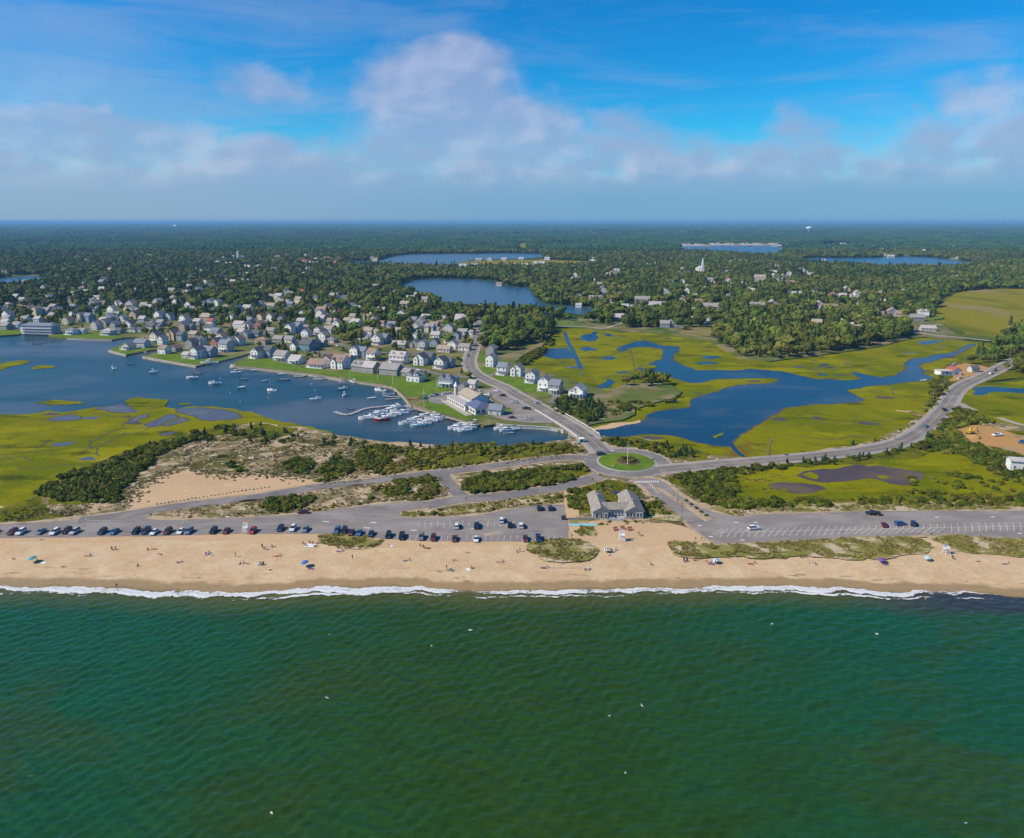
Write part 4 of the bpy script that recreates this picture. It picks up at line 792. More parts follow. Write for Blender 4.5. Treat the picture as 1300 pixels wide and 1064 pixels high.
ROW = 'in the harbour front row'; BACK = 'behind the harbour row'; PT = 'on the western point'; MID = 'in the mid town'; UP = 'in trees above town'
WEST = 'on the west shore'; JUNC = 'beside the main road'; EASTW = 'in woods by the lake'; EASTN = 'in the northeast woods'; RIGHTN = 'near the eastern meadow'; LAKEN = 'by the far inland water'
H = [ # x, y, w, d, storeys, wall, roof, orientation, extras, rot, place
 # western shore
 (37, 400.5, 7, 9, 3, 'C', 't', 'F', '', 5, WEST), (45, 401, 7, 9, 3, 'C', 't', 'F', '', 5, WEST), (58, 400, 9, 8, 2, 'B', 'g', 'S', '', 0, WEST), (67, 399.5, 7, 9, 2, 'W', 'g', 'F', '', 8, WEST), (76, 399, 8, 9, 2, 'W', 'g', 'F', '', 8, WEST),
 (89.6, 425, 11, 9, 1.5, 'W', 'u', 'H', 'p', -4, WEST), (103, 424, 8, 7, 1, 'W', 'g', 'S', '', 0, WEST), (102, 409.5, 6, 9, 3, 'C', 'u', 'F', '', 12, WEST), (111, 409.5, 10, 9, 2.5, 'B', 'u', 'S', '', 8, WEST), (84, 412.5, 9, 9, 2, 'C', 'b', 'F', '', 0, WEST), (92, 404, 8, 9, 2, 'W', 'd', 'F', '', 10, WEST),
 (121, 419, 10, 9, 2, 'L', 'g', 'F', 'c', 10, WEST), (131, 412, 11, 9, 1.5, 'G', 'l', 'S', '', 0, WEST), (145, 419.5, 9, 9, 2, 'G', 'u', 'F', '', 10, WEST), (136, 425.5, 13, 9, 1.5, 'L', 'l', 'H', 'p', -2, WEST), (163, 416, 10, 8, 1.5, 'W', 'd', 'F', '', 4, WEST), (168, 421.5, 10, 8, 1, 'W', 'd', 'H', 'w', 0, WEST), (139, 400, 10, 8, 1, 'L', 'l', 'H', '', 0, WEST), (20, 418, 10, 9, 1.5, 'W', 'g', 'S', '', 0, WEST), (5, 419, 11, 9, 1.5, 'G', 'g', 'S', '', 0, WEST), (8, 409, 10, 9, 1.5, 'B', 'g', 'S', 'c', 5, WEST), (30, 408, 10, 8, 1, 'W', 'g', 'S', '', 0, WEST), (47, 410, 9, 8, 1.5, 'L', 'l', 'S', '', 0, WEST), (155, 408, 8, 8, 1.5, 'L', 'g', 'F', '', 6, WEST), (150, 423.5, 8, 7, 1, 'G', 'd', 'S', '', 0, WEST),
 # western seawall point
 (161, 444, 9, 9, 1, 'W', 'g', 'F', 'p', 5, PT), (178, 441.5, 14, 9, 1.5, 'L', 'u', 'S', 'c', 4, PT), (207, 449.5, 9, 8, 1.5, 'W', 'b', 'S', '', 8, PT), (222, 446.5, 7, 8, 1, 'G', 'b', 'F', '', 12, PT), (249, 455.5, 8, 10, 2.5, 'W', 'd', 'F', 'p', 12, PT), (262, 453.5, 15, 9, 2, 'B', 'u', 'S', '', 10, PT), (236, 455, 7, 6, 1, 'L', 'l', 'S', '', 8, PT),
 (197, 435.5, 10, 10, 2.5, 'C', 'd', 'F', 'k', 8, PT), (205, 438, 7, 8, 2, 'W', 'u', 'F', '', 8, PT), (219, 432.5, 9, 10, 2.5, 'Y', 'd', 'F', 'g', 10, PT), (229, 433, 8, 8, 2, 'B', 'd', 'S', '', 8, PT), (242, 443, 9, 9, 2, 'G', 'd', 'F', '', 10, PT), (252, 440, 9, 9, 2, 'W', 'd', 'S', 'c', 10, PT),
 (274, 444, 9, 9, 2.5, 'R', 'd', 'F', '', 12, PT), (285, 447, 11, 9, 2.5, 'L', 'u', 'S', 'k', 10, PT), (293, 440, 8, 9, 2, 'W', 'g', 'F', '', 10, PT), (302, 439, 9, 9, 2, 'W', 'b', 'F', 'k', 12, PT),
 # middle of the shore town
 (201, 407.5, 8, 9, 3, 'W', 'u', 'F', '', 6, MID), (214, 407, 9, 8, 2, 'L', 'd', 'F', '', 8, MID), (233, 411, 9, 9, 2.5, 'W', 'b', 'F', 'k', 8, MID), (250, 413, 9, 8, 1.5, 'L', 'l', 'S', '', 0, MID), (261, 409, 14, 9, 2, 'T', 't', 'S', '', 6, MID), (267, 413, 9, 8, 1.5, 'W', 'r', 'S', '', -8, MID), (194, 414.5, 8, 8, 1.5, 'W', 'g', 'F', '', 4, MID), (203, 414.5, 9, 8, 1.5, 'B', 'g', 'S', '', 4, MID), (233, 420.5, 8, 9, 2, 'T', 'u', 'F', '', 8, MID), (241, 420, 8, 8, 1.5, 'G', 'd', 'S', '', 6, MID),
 (245, 428, 10, 8, 1, 'T', 't', 'S', '', 6, MID), (273, 426.5, 10, 9, 1.5, 'L', 'u', 'S', '', 4, MID), (180, 408, 9, 8, 1, 'B', 'l', 'S', '', 0, MID), (303, 417, 13, 9, 1.5, 'W', 'l', 'S', '', 4, MID), (313, 418, 9, 8, 1.5, 'W', 'g', 'F', '', 4, MID), (329, 418.5, 9, 9, 2, 'R', 'b', 'F', '', 10, MID), (343, 423.5, 10, 8, 1, 'C', 'g', 'S', '', 0, MID), (312, 430, 9, 9, 1.5, 'G', 'u', 'F', '', 8, MID), (325, 429, 9, 8, 1.5, 'B', 'd', 'S', '', 4, MID), (332, 437.5, 13, 10, 1.5, 'D' if False else 'T', 'b', 'H', '', 6, MID), (353, 434.5, 11, 8, 1, 'G', 'g', 'S', '', 4, MID), (366, 435, 11, 8, 1, 'W', 'g', 'S', '', 6, MID),
 (368, 424, 9, 10, 2.5, 'W', 'u', 'F', 'k', 12, MID), (377, 423, 8, 9, 2.5, 'B', 'u', 'S', '', 10, MID), (387, 421.5, 9, 8, 1.5, 'W', 'b', 'S', '', 6, MID), (388, 427.5, 9, 8, 1.5, 'W', 'g', 'F', '', 6, MID), (404, 425.5, 8, 9, 2, 'W', 'b', 'F', 'p', 8, MID), (416, 424, 12, 9, 1.5, 'W', 'g', 'S', '', 6, MID), (421, 411, 12, 8, 1, 'W', 't', 'S', '', 0, MID), (330, 406, 8, 8, 1.5, 'C', 'r', 'F', '', 4, MID), (343, 407.5, 8, 8, 2, 'W', 'b', 'F', '', 4, MID), (357, 410.5, 9, 8, 2, 'G', 'd', 'F', '', 6, MID), (382, 412.5, 10, 8, 1.5, 'L', 'l', 'S', '', 0, MID), (441, 410, 9, 8, 1, 'W', 't', 'S', '', 0, MID), (293, 405.5, 8, 8, 1, 'W', 'l', 'F', '', 0, MID), (399, 442, 9, 9, 1.5, 'G', 'd', 'F', '', 12, MID), (408, 440.5, 8, 8, 1.5, 'B', 'l', 'S', '', 6, MID),
 (374, 445, 7, 8, 1.5, 'W', 'd', 'F', '', 14, MID), (389, 445.5, 13, 11, 2, 'N', 'd', 'S', '', 12, MID), (461, 436, 10, 8, 1, 'B', 'g', 'S', '', 0, MID), (280, 433, 9, 8, 1.5, 'W', 'b', 'F', '', 8, MID), (172, 401.5, 8, 8, 1, 'L', 'r', 'S', '', 0, MID),
 # front row on the harbour
 (326, 455, 8, 11, 2, 'W', 'd', 'F', 'p', 12, ROW), (338, 453.5, 12, 9, 2, 'B', 'd', 'S', '', 10, ROW), (357, 458, 11, 9, 1.5, 'L', 'g', 'S', 'k', 8, ROW), (375, 462, 10, 9, 1, 'W', 'l', 'S', 'k', 8, ROW), (403, 467, 15, 9, 1, 'W', 'b', 'S', 'p', 6, ROW), (416, 464.5, 9, 8, 1.5, 'W', 'b', 'F', '', 8, ROW), (431, 468.5, 11, 11, 2, 'W', 'b', 'S', 'gd', 12, ROW), (441, 466, 7, 9, 2, 'B', 'b', 'S', '', 12, ROW),
 (456, 472.5, 10, 9, 1.5, 'G', 'g', 'S', 'd', 10, ROW), (470, 474, 10, 10, 1.5, 'G', 'l', 'S', '', 12, ROW), (496, 476.5, 15, 10, 1.5, 'G', 'g', 'S', 'w', 10, ROW), (527, 485, 10, 9, 1.5, 'W', 'u', 'H', 'd', 8, ROW), (569, 491.5, 11, 10, 2, 'B', 'u', 'H', 'dk', 8, ROW),
 # second row
 (451, 454.5, 8, 9, 2.5, 'W', 'u', 'F', 'k', 8, BACK), (460, 454.5, 8, 9, 2, 'B', 'u', 'S', '', 8, BACK), (473, 457.5, 9, 10, 2, 'W', 'b', 'S', 'k', 8, BACK), (479, 437.5, 11, 10, 2, 'W', 'g', 'F', 'p', 10, BACK), (488, 436.5, 8, 9, 2, 'B', 'u', 'S', '', 8, BACK), (507, 441.5, 14, 8, 1, 'G', 'l', 'S', 'd', 2, BACK), (506, 461.5, 15, 10, 2, 'W', 'l', 'S', 'pd', 8, BACK), (534, 464, 10, 10, 2, 'W', 'd', 'F', 'g', 10, BACK), (545, 462, 8, 9, 2, 'B', 'd', 'S', '', 8, BACK), (560, 468, 9, 10, 2, 'W', 'd', 'F', 'p', 12, BACK), (570, 466.5, 7, 9, 1.5, 'B', 'd', 'S', '', 10, BACK),
 (527, 442, 8, 9, 1.5, 'G', 'u', 'F', 'g', 8, BACK), (537, 444, 8, 9, 2, 'L', 'g', 'F', 'p', 6, BACK), (564, 447.5, 13, 8, 1, 'C', 't', 'S', '', 4, BACK), (575, 443, 9, 8, 1.5, 'W', 'g', 'F', '', 10, BACK), (590, 445, 11, 8, 1, 'W', 'g', 'S', '', 4, BACK), (553, 429, 10, 8, 1, 'W', 'l', 'S', '', 2, BACK), (580, 431, 8, 8, 1.5, 'B', 'd', 'F', 'w', 8, BACK), (529, 419.5, 10, 9, 1.5, 'L', 'l', 'F', '', 20, BACK), (504, 423.5, 11, 8, 1, 'C', 't', 'S', '', 0, BACK), (530, 426, 10, 7, 1, 'W', 't', 'S', '', 0, BACK), (584, 405.5, 12, 8, 1, 'L', 'l', 'S', '', 0, BACK), (552, 440, 8, 8, 1.5, 'B', 'd', 'F', '', 6, BACK),
 # right of the main road
 (624, 451, 9, 9, 2, 'G', 'g', 'F', '', 8, JUNC), (624, 466, 8, 10, 2.5, 'W', 'g', 'F', '', -6, JUNC), (639, 476, 9, 9, 2, 'W', 'u', 'S', 'p', -10, JUNC), (657, 478, 10, 9, 2, 'W', 'g', 'F', 'g', -10, JUNC), (676, 486, 9, 10, 2, 'W', 'u', 'F', 'p', -14, JUNC), (692, 497, 9, 9, 2.5, 'W', 'g', 'F', 'k', -14, JUNC), (706, 500, 9, 9, 2, 'G', 'u', 'S', 'k', -14, JUNC), (734.5, 505, 12, 11, 1.5, 'W', 'l', 'F', 'gk', -10, JUNC), (588, 498, 6, 7, 1.5, 'G', 'g', 'F', '', 0, JUNC), (600, 493, 7, 7, 1, 'W', 'l', 'S', '', 0, JUNC), (693, 404.5, 8, 8, 1.5, 'W', 'g', 'F', '', 6, JUNC),
 # above the town
 (199, 389, 11, 9, 2, 'L', 'l', 'F', '', 8, UP), (223, 389, 7, 8, 2.5, 'W', 'g', 'F', '', 4, UP), (241, 397.5, 11, 9, 1.5, 'L', 'u', 'S', '', 4, UP), (275, 389, 8, 8, 2, 'W', 'g', 'F', '', 6, UP), (313, 393.5, 10, 8, 1, 'W', 'l', 'S', '', 0, UP), (344, 391, 10, 8, 1, 'W', 't', 'S', '', 0, UP), (371, 395, 9, 8, 1, 'W', 'g', 'F', '', 0, UP), (391, 394.5, 9, 8, 1.5, 'W', 'b', 'F', '', 0, UP), (408, 398, 12, 9, 1.5, 'W', 'b', 'S', '', 4, UP), (428, 401, 10, 8, 1.5, 'W', 'r', 'F', '', 4, UP), (446, 405, 12, 8, 1, 'C', 't', 'S', '', 0, UP), (468, 405.5, 12, 8, 1, 'W', 'b', 'S', '', 0, UP), (484, 396.5, 10, 8, 1, 'W', 'g', 'S', '', 0, UP), (514, 390, 11, 8, 1.5, 'T', 't', 'S', '', 0, UP),
 (355, 384, 9, 8, 1.5, 'C', 'b', 'F', '', 0, UP), (368, 378, 9, 8, 2, 'W', 'g', 'S', '', 0, UP), (382, 374, 8, 8, 1.5, 'W', 'r', 'S', '', 0, UP), (345, 379, 10, 8, 1, 'L', 'g', 'S', '', 0, UP), (333, 367, 9, 8, 1.5, 'W', 't', 'F', '', 0, UP), (497, 374, 8, 7, 1, 'W', 'l', 'S', '', 0, UP), (529, 377, 10, 8, 1, 'W', 'l', 'S', '', 0, UP), (521, 381, 11, 8, 1, 'W', 'l', 'S', '', 0, UP), (540, 384, 10, 8, 1.5, 'W', 'g', 'S', '', 0, UP), (31, 361, 9, 8, 1.5, 'W', 'g', 'S', '', 0, UP), (55, 368, 9, 8, 1.5, 'W', 'g', 'F', '', 0, UP), (93, 377, 8, 8, 2, 'W', 'g', 'F', '', 0, UP), (118, 381, 12, 8, 1, 'W', 'l', 'S', '', 0, UP), (18, 379, 10, 8, 1, 'W', 'l', 'S', '', 0, UP), (60, 381, 9, 8, 1.5, 'L', 'l', 'F', '', 0, UP), (108, 374, 9, 8, 1.5, 'W', 'g', 'S', '', 0, UP),
 # woods to the east
 (787, 408, 12, 10, 1.5, 'G', 'l', 'S', 'c', 2, EASTW), (860, 416, 15, 9, 1.5, 'G', 'u', 'S', 'd', 2, EASTW), (845, 416, 10, 8, 1.5, 'B', 'g', 'S', '', 0, EASTW), (816, 385.5, 18, 10, 2, 'G', 'g', 'S', 'c', 2, EASTW), (836, 391.5, 20, 10, 1.5, 'L', 'l', 'S', '', 10, EASTW), (849, 383, 9, 9, 2, 'B', 'g', 'F', '', 6, EASTW), (867, 387, 8, 9, 2, 'Y', 'g', 'F', '', 6, EASTW), (887, 387.5, 10, 9, 1.5, 'T', 'b', 'S', '', 0, EASTW), (876, 397.5, 12, 8, 1, 'W', 'l', 'S', '', -4, EASTW), (904, 394, 18, 11, 1.5, 'G', 'g', 'S', '', 0, EASTW), (899, 400, 16, 7, 1, 'W', 'l', 'S', '', -14, EASTW), (922, 401, 12, 7, 1, 'C', 'l', 'S', '', -10, EASTW), (962, 392, 17, 9, 1.5, 'G', 'g', 'S', 'd', 4, EASTW), (982, 391, 11, 10, 2, 'L', 'g', 'F', '', 12, EASTW), (1017, 403, 14, 9, 1, 'C', 'l', 'S', '', -4, EASTW), (1042, 393, 12, 11, 2, 'L', 'g', 'F', 'g', 6, EASTW), (1054, 397, 18, 11, 2, 'G', 'b', 'S', 'd', 8, EASTW),
 (727, 356, 8, 8, 1.5, 'W', 'l', 'F', '', 0, EASTW), (710, 353, 8, 8, 1.5, 'W', 'l', 'F', '', 0, EASTW), (761, 364, 11, 8, 1.5, 'L', 'g', 'S', '', 0, EASTW), (783, 368, 9, 8, 1.5, 'L', 'r', 'S', '', 0, EASTW), (816, 350, 10, 10, 1.5, 'W', 'l', 'F', '', 0, EASTW), (844, 374, 7, 7, 2.5, 'W', 'g', 'F', '', 0, EASTW), (867, 361, 9, 9, 2, 'W', 'g', 'F', '', 4, EASTW), (876, 366, 12, 8, 1, 'L', 'l', 'S', '', 0, EASTW), (735, 390.5, 7, 6, 1, 'W', 'l', 'S', '', 0, EASTW), (634, 363, 9, 8, 1, 'W', 'b', 'S', '', 0, EASTW),
 # northeast woods
 (902, 359, 11, 9, 2, 'W', 'g', 'S', '', 8, EASTN), (911, 362, 14, 8, 1, 'T', 'b', 'S', '', -18, EASTN), (925, 360, 9, 9, 2.5, 'W', 'r', 'F', '', 4, EASTN), (930, 364, 12, 7, 1, 'L', 'l', 'S', '', -14, EASTN), (966, 357, 18, 12, 2.5, 'C', 't', 'S', 'g', 2, EASTN), (991, 358, 12, 10, 2, 'W', 'd', 'F', '', 6, EASTN), (1001, 362, 20, 10, 1.5, 'R', 'b', 'S', '', 4, EASTN), (1023, 348.5, 12, 10, 2, 'W', 'l', 'F', '', 0, EASTN), (1029.5, 350.5, 16, 9, 1, 'W', 'l', 'S', '', 0, EASTN), (1006, 375, 13, 8, 1, 'B', 'd', 'S', '', 6, EASTN), (1040, 375, 18, 10, 1, 'W', 'u', 'S', '', 0, EASTN), (1058, 379, 10, 9, 1.5, 'W', 'r', 'F', '', 0, EASTN), (983, 348, 16, 9, 1.5, 'W', 'l', 'S', '', 0, EASTN), (1003, 350, 9, 9, 2, 'W', 'b', 'F', '', 0, EASTN), (942, 333, 14, 9, 1.5, 'W', 'b', 'S', '', 0, EASTN), (931, 335, 12, 9, 1.5, 'L', 'l', 'S', '', 0, EASTN), (953, 371, 12, 8, 1, 'L', 'l', 'S', '', 0, EASTN), (892, 369, 11, 8, 1, 'W', 'l', 'S', '', 0, EASTN), (1022, 367, 9, 8, 1.5, 'G', 'g', 'S', '', 0, EASTN), (821, 338.5, 14, 9, 1.5, 'L', 'l', 'S', '', 0, EASTN), (844, 339, 15, 9, 1.5, 'L', 'r', 'S', '', 0, EASTN), (751, 331, 14, 10, 2, 'W', 'l', 'S', '', 0, EASTN), (755, 338, 12, 9, 2, 'T', 'b', 'F', '', 0, EASTN), (732, 345, 10, 8, 1, 'L', 'l', 'S', '', 0, EASTN), (783, 345, 12, 8, 1, 'W', 'l', 'S', '', 0, EASTN), (742, 346, 12, 8, 1, 'W', 'b', 'S', '', 0, EASTN),
 (1060, 379.5, 10, 8, 2, 'W', 'r', 'F', '', 0, RIGHTN), (1071, 379, 9, 8, 1.5, 'W', 'l', 'S', '', 0, RIGHTN), (1082, 380, 9, 8, 1.5, 'W', 'b', 'F', '', 0, RIGHTN), (1086, 382, 7, 7, 1, 'W', 'l', 'S', '', 0, RIGHTN), (1096, 388.5, 10, 8, 1.5, 'W', 'l', 'F', '', -10, RIGHTN), (1118, 386, 14, 9, 1, 'L', 'l', 'S', '', 0, RIGHTN), (1071, 415, 10, 8, 1.5, 'W', 'l', 'F', 'w', 0, RIGHTN), (1093, 420.5, 10, 8, 1, 'L', 'l', 'S', '', 0, RIGHTN), (1174, 403, 11, 11, 2.5, 'W', 't', 'H', 'kd', 4, RIGHTN), (1166, 408, 14, 9, 1.5, 'G', 'g', 'S', '', 4, RIGHTN), (1135, 400, 10, 9, 1.5, 'B', 'b', 'F', '', 4, RIGHTN), (1148, 402, 14, 9, 1, 'T', 'b', 'S', '', -6, RIGHTN), (1180, 340, 16, 9, 1, 'W', 'l', 'F', '', 0, RIGHTN), (1199, 340, 16, 10, 1, 'W', 'l', 'S', '', 0, RIGHTN), (1236, 340, 12, 10, 1.5, 'W', 'l', 'F', '', -10, RIGHTN), (1262, 340, 10, 8, 1, 'W', 'l', 'S', '', 0, RIGHTN), (1213, 354, 12, 8, 1, 'L', 'l', 'S', '', 0, RIGHTN), (1180, 420.5, 14, 7, 1, 'L', 'l', 'S', '', 0, RIGHTN),
 # far inland water edges
 (1244, 331.5, 16, 12, 2, 'L', 'l', 'F', '', 0, LAKEN), (1228, 326, 14, 10, 1.5, 'W', 'l', 'F', '', 0, LAKEN), (1212, 329, 18, 10, 1, 'W', 'l', 'S', '', 0, LAKEN), (1174, 320, 16, 12, 1.5, 'W', 'l', 'F', '', 0, LAKEN), (1238, 317, 14, 12, 2, 'W', 'r', 'F', '', 0, LAKEN), (1132, 327, 18, 10, 1.5, 'L', 'l', 'S', '', 0, LAKEN), (1124, 325, 12, 10, 1.5, 'W', 'b', 'F', '', 0, LAKEN), (1142, 323, 14, 10, 1.5, 'L', 'l', 'F', '', 0, LAKEN), (1071, 311.5, 22, 14, 2, 'W', 'l', 'S', '', 0, LAKEN), (1088, 312, 30, 12, 1, 'W', 'l', 'S', '', 0, LAKEN), (1061, 313, 16, 10, 1, 'C', 'l', 'S', '', 0, LAKEN),
 (385, 335, 18, 12, 2, 'W', 'r', 'S', '', 0, LAKEN), (398, 336, 26, 12, 1, 'W', 'l', 'S', '', 0, LAKEN), (401, 332, 12, 11, 2.5, 'W', 'g', 'F', '', 0, LAKEN), (414, 331, 16, 12, 2, 'R', 'b', 'S', '', 0, LAKEN), (420, 335, 34, 12, 1, 'C', 'r', 'S', '', 0, LAKEN), (430, 330.5, 14, 12, 2, 'R', 'b', 'F', '', 0, LAKEN), (388, 327, 14, 12, 2, 'W', 'l', 'F', '', 0, LAKEN), (472, 330.5, 14, 12, 2.5, 'T', 't', 'F', '', 0, LAKEN), (477, 331, 10, 10, 1.5, 'W', 'b', 'S', '', 0, LAKEN), (330, 331, 14, 10, 1, 'W', 'l', 'F', '', 0, LAKEN), (318, 341, 20, 10, 1, 'C', 'l', 'S', '', 0, LAKEN), (328, 341, 14, 10, 1.5, 'W', 'l', 'F', '', 0, LAKEN), (313, 340, 14, 10, 1, 'C', 't', 'S', '', 0, LAKEN), (352, 329, 14, 12, 2, 'R', 'b', 'S', '', 0, LAKEN), (364, 326, 14, 12, 1.5, 'L', 'r', 'S', '', 0, LAKEN), (313, 350, 16, 10, 1, 'L', 'l', 'S', '', 0, LAKEN), (310, 359, 14, 9, 1, 'W', 'l', 'S', '', 0, LAKEN), (276, 336, 14, 10, 2, 'W', 'l', 'F', '', 0, LAKEN), (290, 337, 16, 10, 1.5, 'W', 'l', 'S', '', 0, LAKEN),
 (685, 336.5, 26, 12, 1.5, 'W', 'l', 'S', '', 0, LAKEN), (668, 338, 22, 10, 1, 'L', 'l', 'S', '', 0, LAKEN), (650, 338, 20, 10, 1, 'W', 'l', 'S', '', 0, LAKEN), (622, 331, 14, 12, 2, 'L', 'l', 'F', '', 0, LAKEN), (608, 332, 16, 12, 1.5, 'B', 'g', 'S', '', 0, LAKEN), (603, 339, 18, 12, 1.5, 'B', 'g', 'S', '', 0, LAKEN), (588, 340, 16, 12, 1.5, 'L', 'l', 'S', '', 0, LAKEN), (640, 331, 14, 10, 1.5, 'L', 'l', 'S', '', 0, LAKEN), (662, 330.5, 14, 10, 1.5, 'B', 'l', 'S', '', 0, LAKEN), (695, 330, 14, 10, 1.5, 'W', 'l', 'S', '', 0, LAKEN), (752, 333, 16, 10, 1, 'W', 'l', 'S', '', 0, LAKEN),
]
for i in range(22):
    x = 868 + i*6.2; H.append((x, 312.2 + (i % 3)*0.5 - (x > 905)*0.8 + (x > 985)*1.2, 20+3*(i % 4), 12, 1.5 + 0.5*(i % 2), 'WLRWLT'[i % 6], 'lbrglb'[(i*5) % 6], 'SFS'[i % 3], '', 0, LAKEN))
# the rest of the town: cottages on small lots among the trees
FILL = [([(0, 383), (120, 385), (200, 391), (330, 383), (420, 383), (470, 395), (480, 425), (430, 440), (410, 433), (350, 428), (300, 428), (200, 424), (175, 426), (110, 417), (0, 414)], 70, MID), ([(430, 405), (470, 402), (540, 404), (598, 410), (598, 440), (520, 436), (450, 440)], 16, BACK), ([(0, 360), (150, 356), (330, 362), (470, 385), (330, 383), (0, 383)], 30, UP), ([(700, 345), (900, 330), (1040, 340), (1180, 370), (1150, 410), (1000, 425), (860, 410), (780, 405), (720, 380)], 62, EASTW), ([(0, 330), (300, 318), (420, 345), (500, 372), (330, 362), (0, 350)], 40, UP), ([(760, 322), (1300, 300), (1300, 345), (900, 345)], 26, EASTN)]
spots = [(q[0], q[1]) for q in HOUSES] + [(P(q[0], q[1], gz(q[1])).x, P(q[0], q[1], gz(q[1])).y+4) for q in H]
rh = random.Random(31)
for poly, n, place in FILL:
    xs_ = [p[0] for p in poly]; ys_ = [p[1] for p in poly]; tries = 0; k = 0
    while k < n and tries < 6000:
        tries += 1
        x = rh.uniform(min(xs_), max(xs_)); D_ = rh.uniform(P(650, max(ys_)).y, P(650, min(ys_)).y)
        y = pix((0, D_, 0))[1]
        if not inpoly([(x, y)], poly)[0]: continue
        q = P(x, y, gz(y)); q = (q.x, q.y+4)
        if min(math.hypot(q[0]-s[0], q[1]-s[1]) for s in spots) < 17.5: continue
        if any(inpoly([(x, y)], L)[0] for L in LAKES[:1]): continue
        spots.append(q); k += 1
        H.append((x, y, rh.choice((8, 9, 10, 11, 12)), rh.choice((8, 9)), rh.choice((1, 1, 1.5, 1.5, 2)), rh.choice('WWWWLLGCBT'), rh.choice('ggldbltu'), rh.choice('SSFFH'), rh.choice(('', '', 'c', 'w')), rh.choice((-8, 0, 6, 12)), place))
H.sort(key=lambda q: -q[1]-(3 if q[2] > 11 else 0))
far_m = MB(); far_mats = []
def far_mat(m_):
    if m_ not in far_mats: far_mats.append(m_)
    return far_mats.index(m_)
for i, h_ in enumerate(H):
    x, y, w, d, st, wc, rc, ori, ex, rot, place = h_
    if y < 403: w, d = w*1.12, d*1.1
    if place in (EASTW, EASTN, RIGHTN, LAKEN): rot -= 14
    else: rot = -abs(rot)*0.8 - 16
    if place in (MID, BACK, WEST, PT): w, d = w*.9, d*.9
    if place == JUNC: rot = -24; w, d = w*.8, d*.85
    if i < 272: build_house(x, y, w, d, st, wc, rc, ori, ex, rot, place); continue
    z = gz(y); p = P(x, y, z); h = 2.75*st+.3; rise = (w if ori == 'F' else d)*.36; M4 = Matrix.Translation((p.x, p.y+d/2, z)) @ Matrix.Rotation(R(rot), 4, 'Z')
    for key, fn, m_ in (('wall', lambda: gable_walls(w, d, h, rise, ori, wallmat(wc)), wallmat(wc)), ('roof', lambda: roof_mesh(w, d, h, rise, ori, roofmat(rc)), roofmat(rc))):
        me = fn(); far_m.add([M4 @ v.co for v in me.vertices], [tuple(q.vertices) for q in me.polygons], far_mat(m_)); bpy.data.meshes.remove(me)
    HOUSES.append((p.x, p.y+d/2, max(w, d)*0.62))
o = far_m.obj('distant_houses', far_mats); struct(o, 'stuff'); o['label'] = 'small pale houses scattered along the far inland waters'

# yards: cleared lawn and gravel round the houses in the woods
ym = MB(); ry = random.Random(8)
for x, y, r in HOUSES:
    if y < 800: continue
    k = 1.0 + 0.35*(y/1500); ph = ry.uniform(0, 6)
    ym.prism([(x+(r*1.6+5)*k*math.cos(a)*(1+.25*math.sin(3*a+ph)), y-5+(r*1.5+8)*k*math.sin(a)*(1+.2*math.sin(2*a+ph))) for a in [6.283*i/12 for i in range(12)]], 0.0, (Z_TOWN if y < 830 else Z_BASE)+.03+ry.uniform(0, .03), ry.choice((0, 0, 1, 2)))
struct(ym.obj('yard_clearings', [M_LAWN, M_DRYLAWN, M_TOWN]), 'stuff')
# ---- special buildings ------------------------------------------------------------
def rbox(m, x0, x1, y0, y1, z0, z1, mat=0): m.box(((x0+x1)/2, (y0+y1)/2, (z0+z1)/2), (x1-x0, y1-y0, z1-z0), mat)
def gable(m, x0, x1, y0, y1, h, rise, axis, mat_w, mat_r, ov=0.5, th=0.2):
    if axis == 'y':
        c = (x0+x1)/2; s = rise/((x1-x0)/2)
        m.add([(x0, y0, h), (x1, y0, h), (c, y0, h+rise), (x0, y1, h), (x1, y1, h), (c, y1, h+rise)], [(0, 1, 2), (4, 3, 5)], mat_w)
        vs = [(x0-ov, y0-ov, h-s*ov), (c, y0-ov, h+rise), (x1+ov, y0-ov, h-s*ov), (x0-ov, y1+ov, h-s*ov), (c, y1+ov, h+rise), (x1+ov, y1+ov, h-s*ov)]
    else:
        c = (y0+y1)/2; s = rise/((y1-y0)/2)
        m.add([(x0, y0, h), (x0, y1, h), (x0, c, h+rise), (x1, y0, h), (x1, y1, h), (x1, c, h+rise)], [(1, 0, 2), (3, 4, 5)], mat_w)
        vs = [(x1+ov, y0-ov, h-s*ov), (x1+ov, c, h+rise), (x1+ov, y1+ov, h-s*ov), (x0-ov, y0-ov, h-s*ov), (x0-ov, c, h+rise), (x0-ov, y1+ov, h-s*ov)]
    up = [(a, b_, z+th) for a, b_, z in vs]
    m.add(vs + up, [(6, 7, 10, 9), (7, 8, 11, 10), (3, 4, 1, 0), (4, 5, 2, 1), (0, 1, 7, 6), (1, 2, 8, 7), (4, 3, 9, 10), (5, 4, 10, 11), (3, 0, 6, 9), (2, 5, 11, 8)], mat_r)
    return m
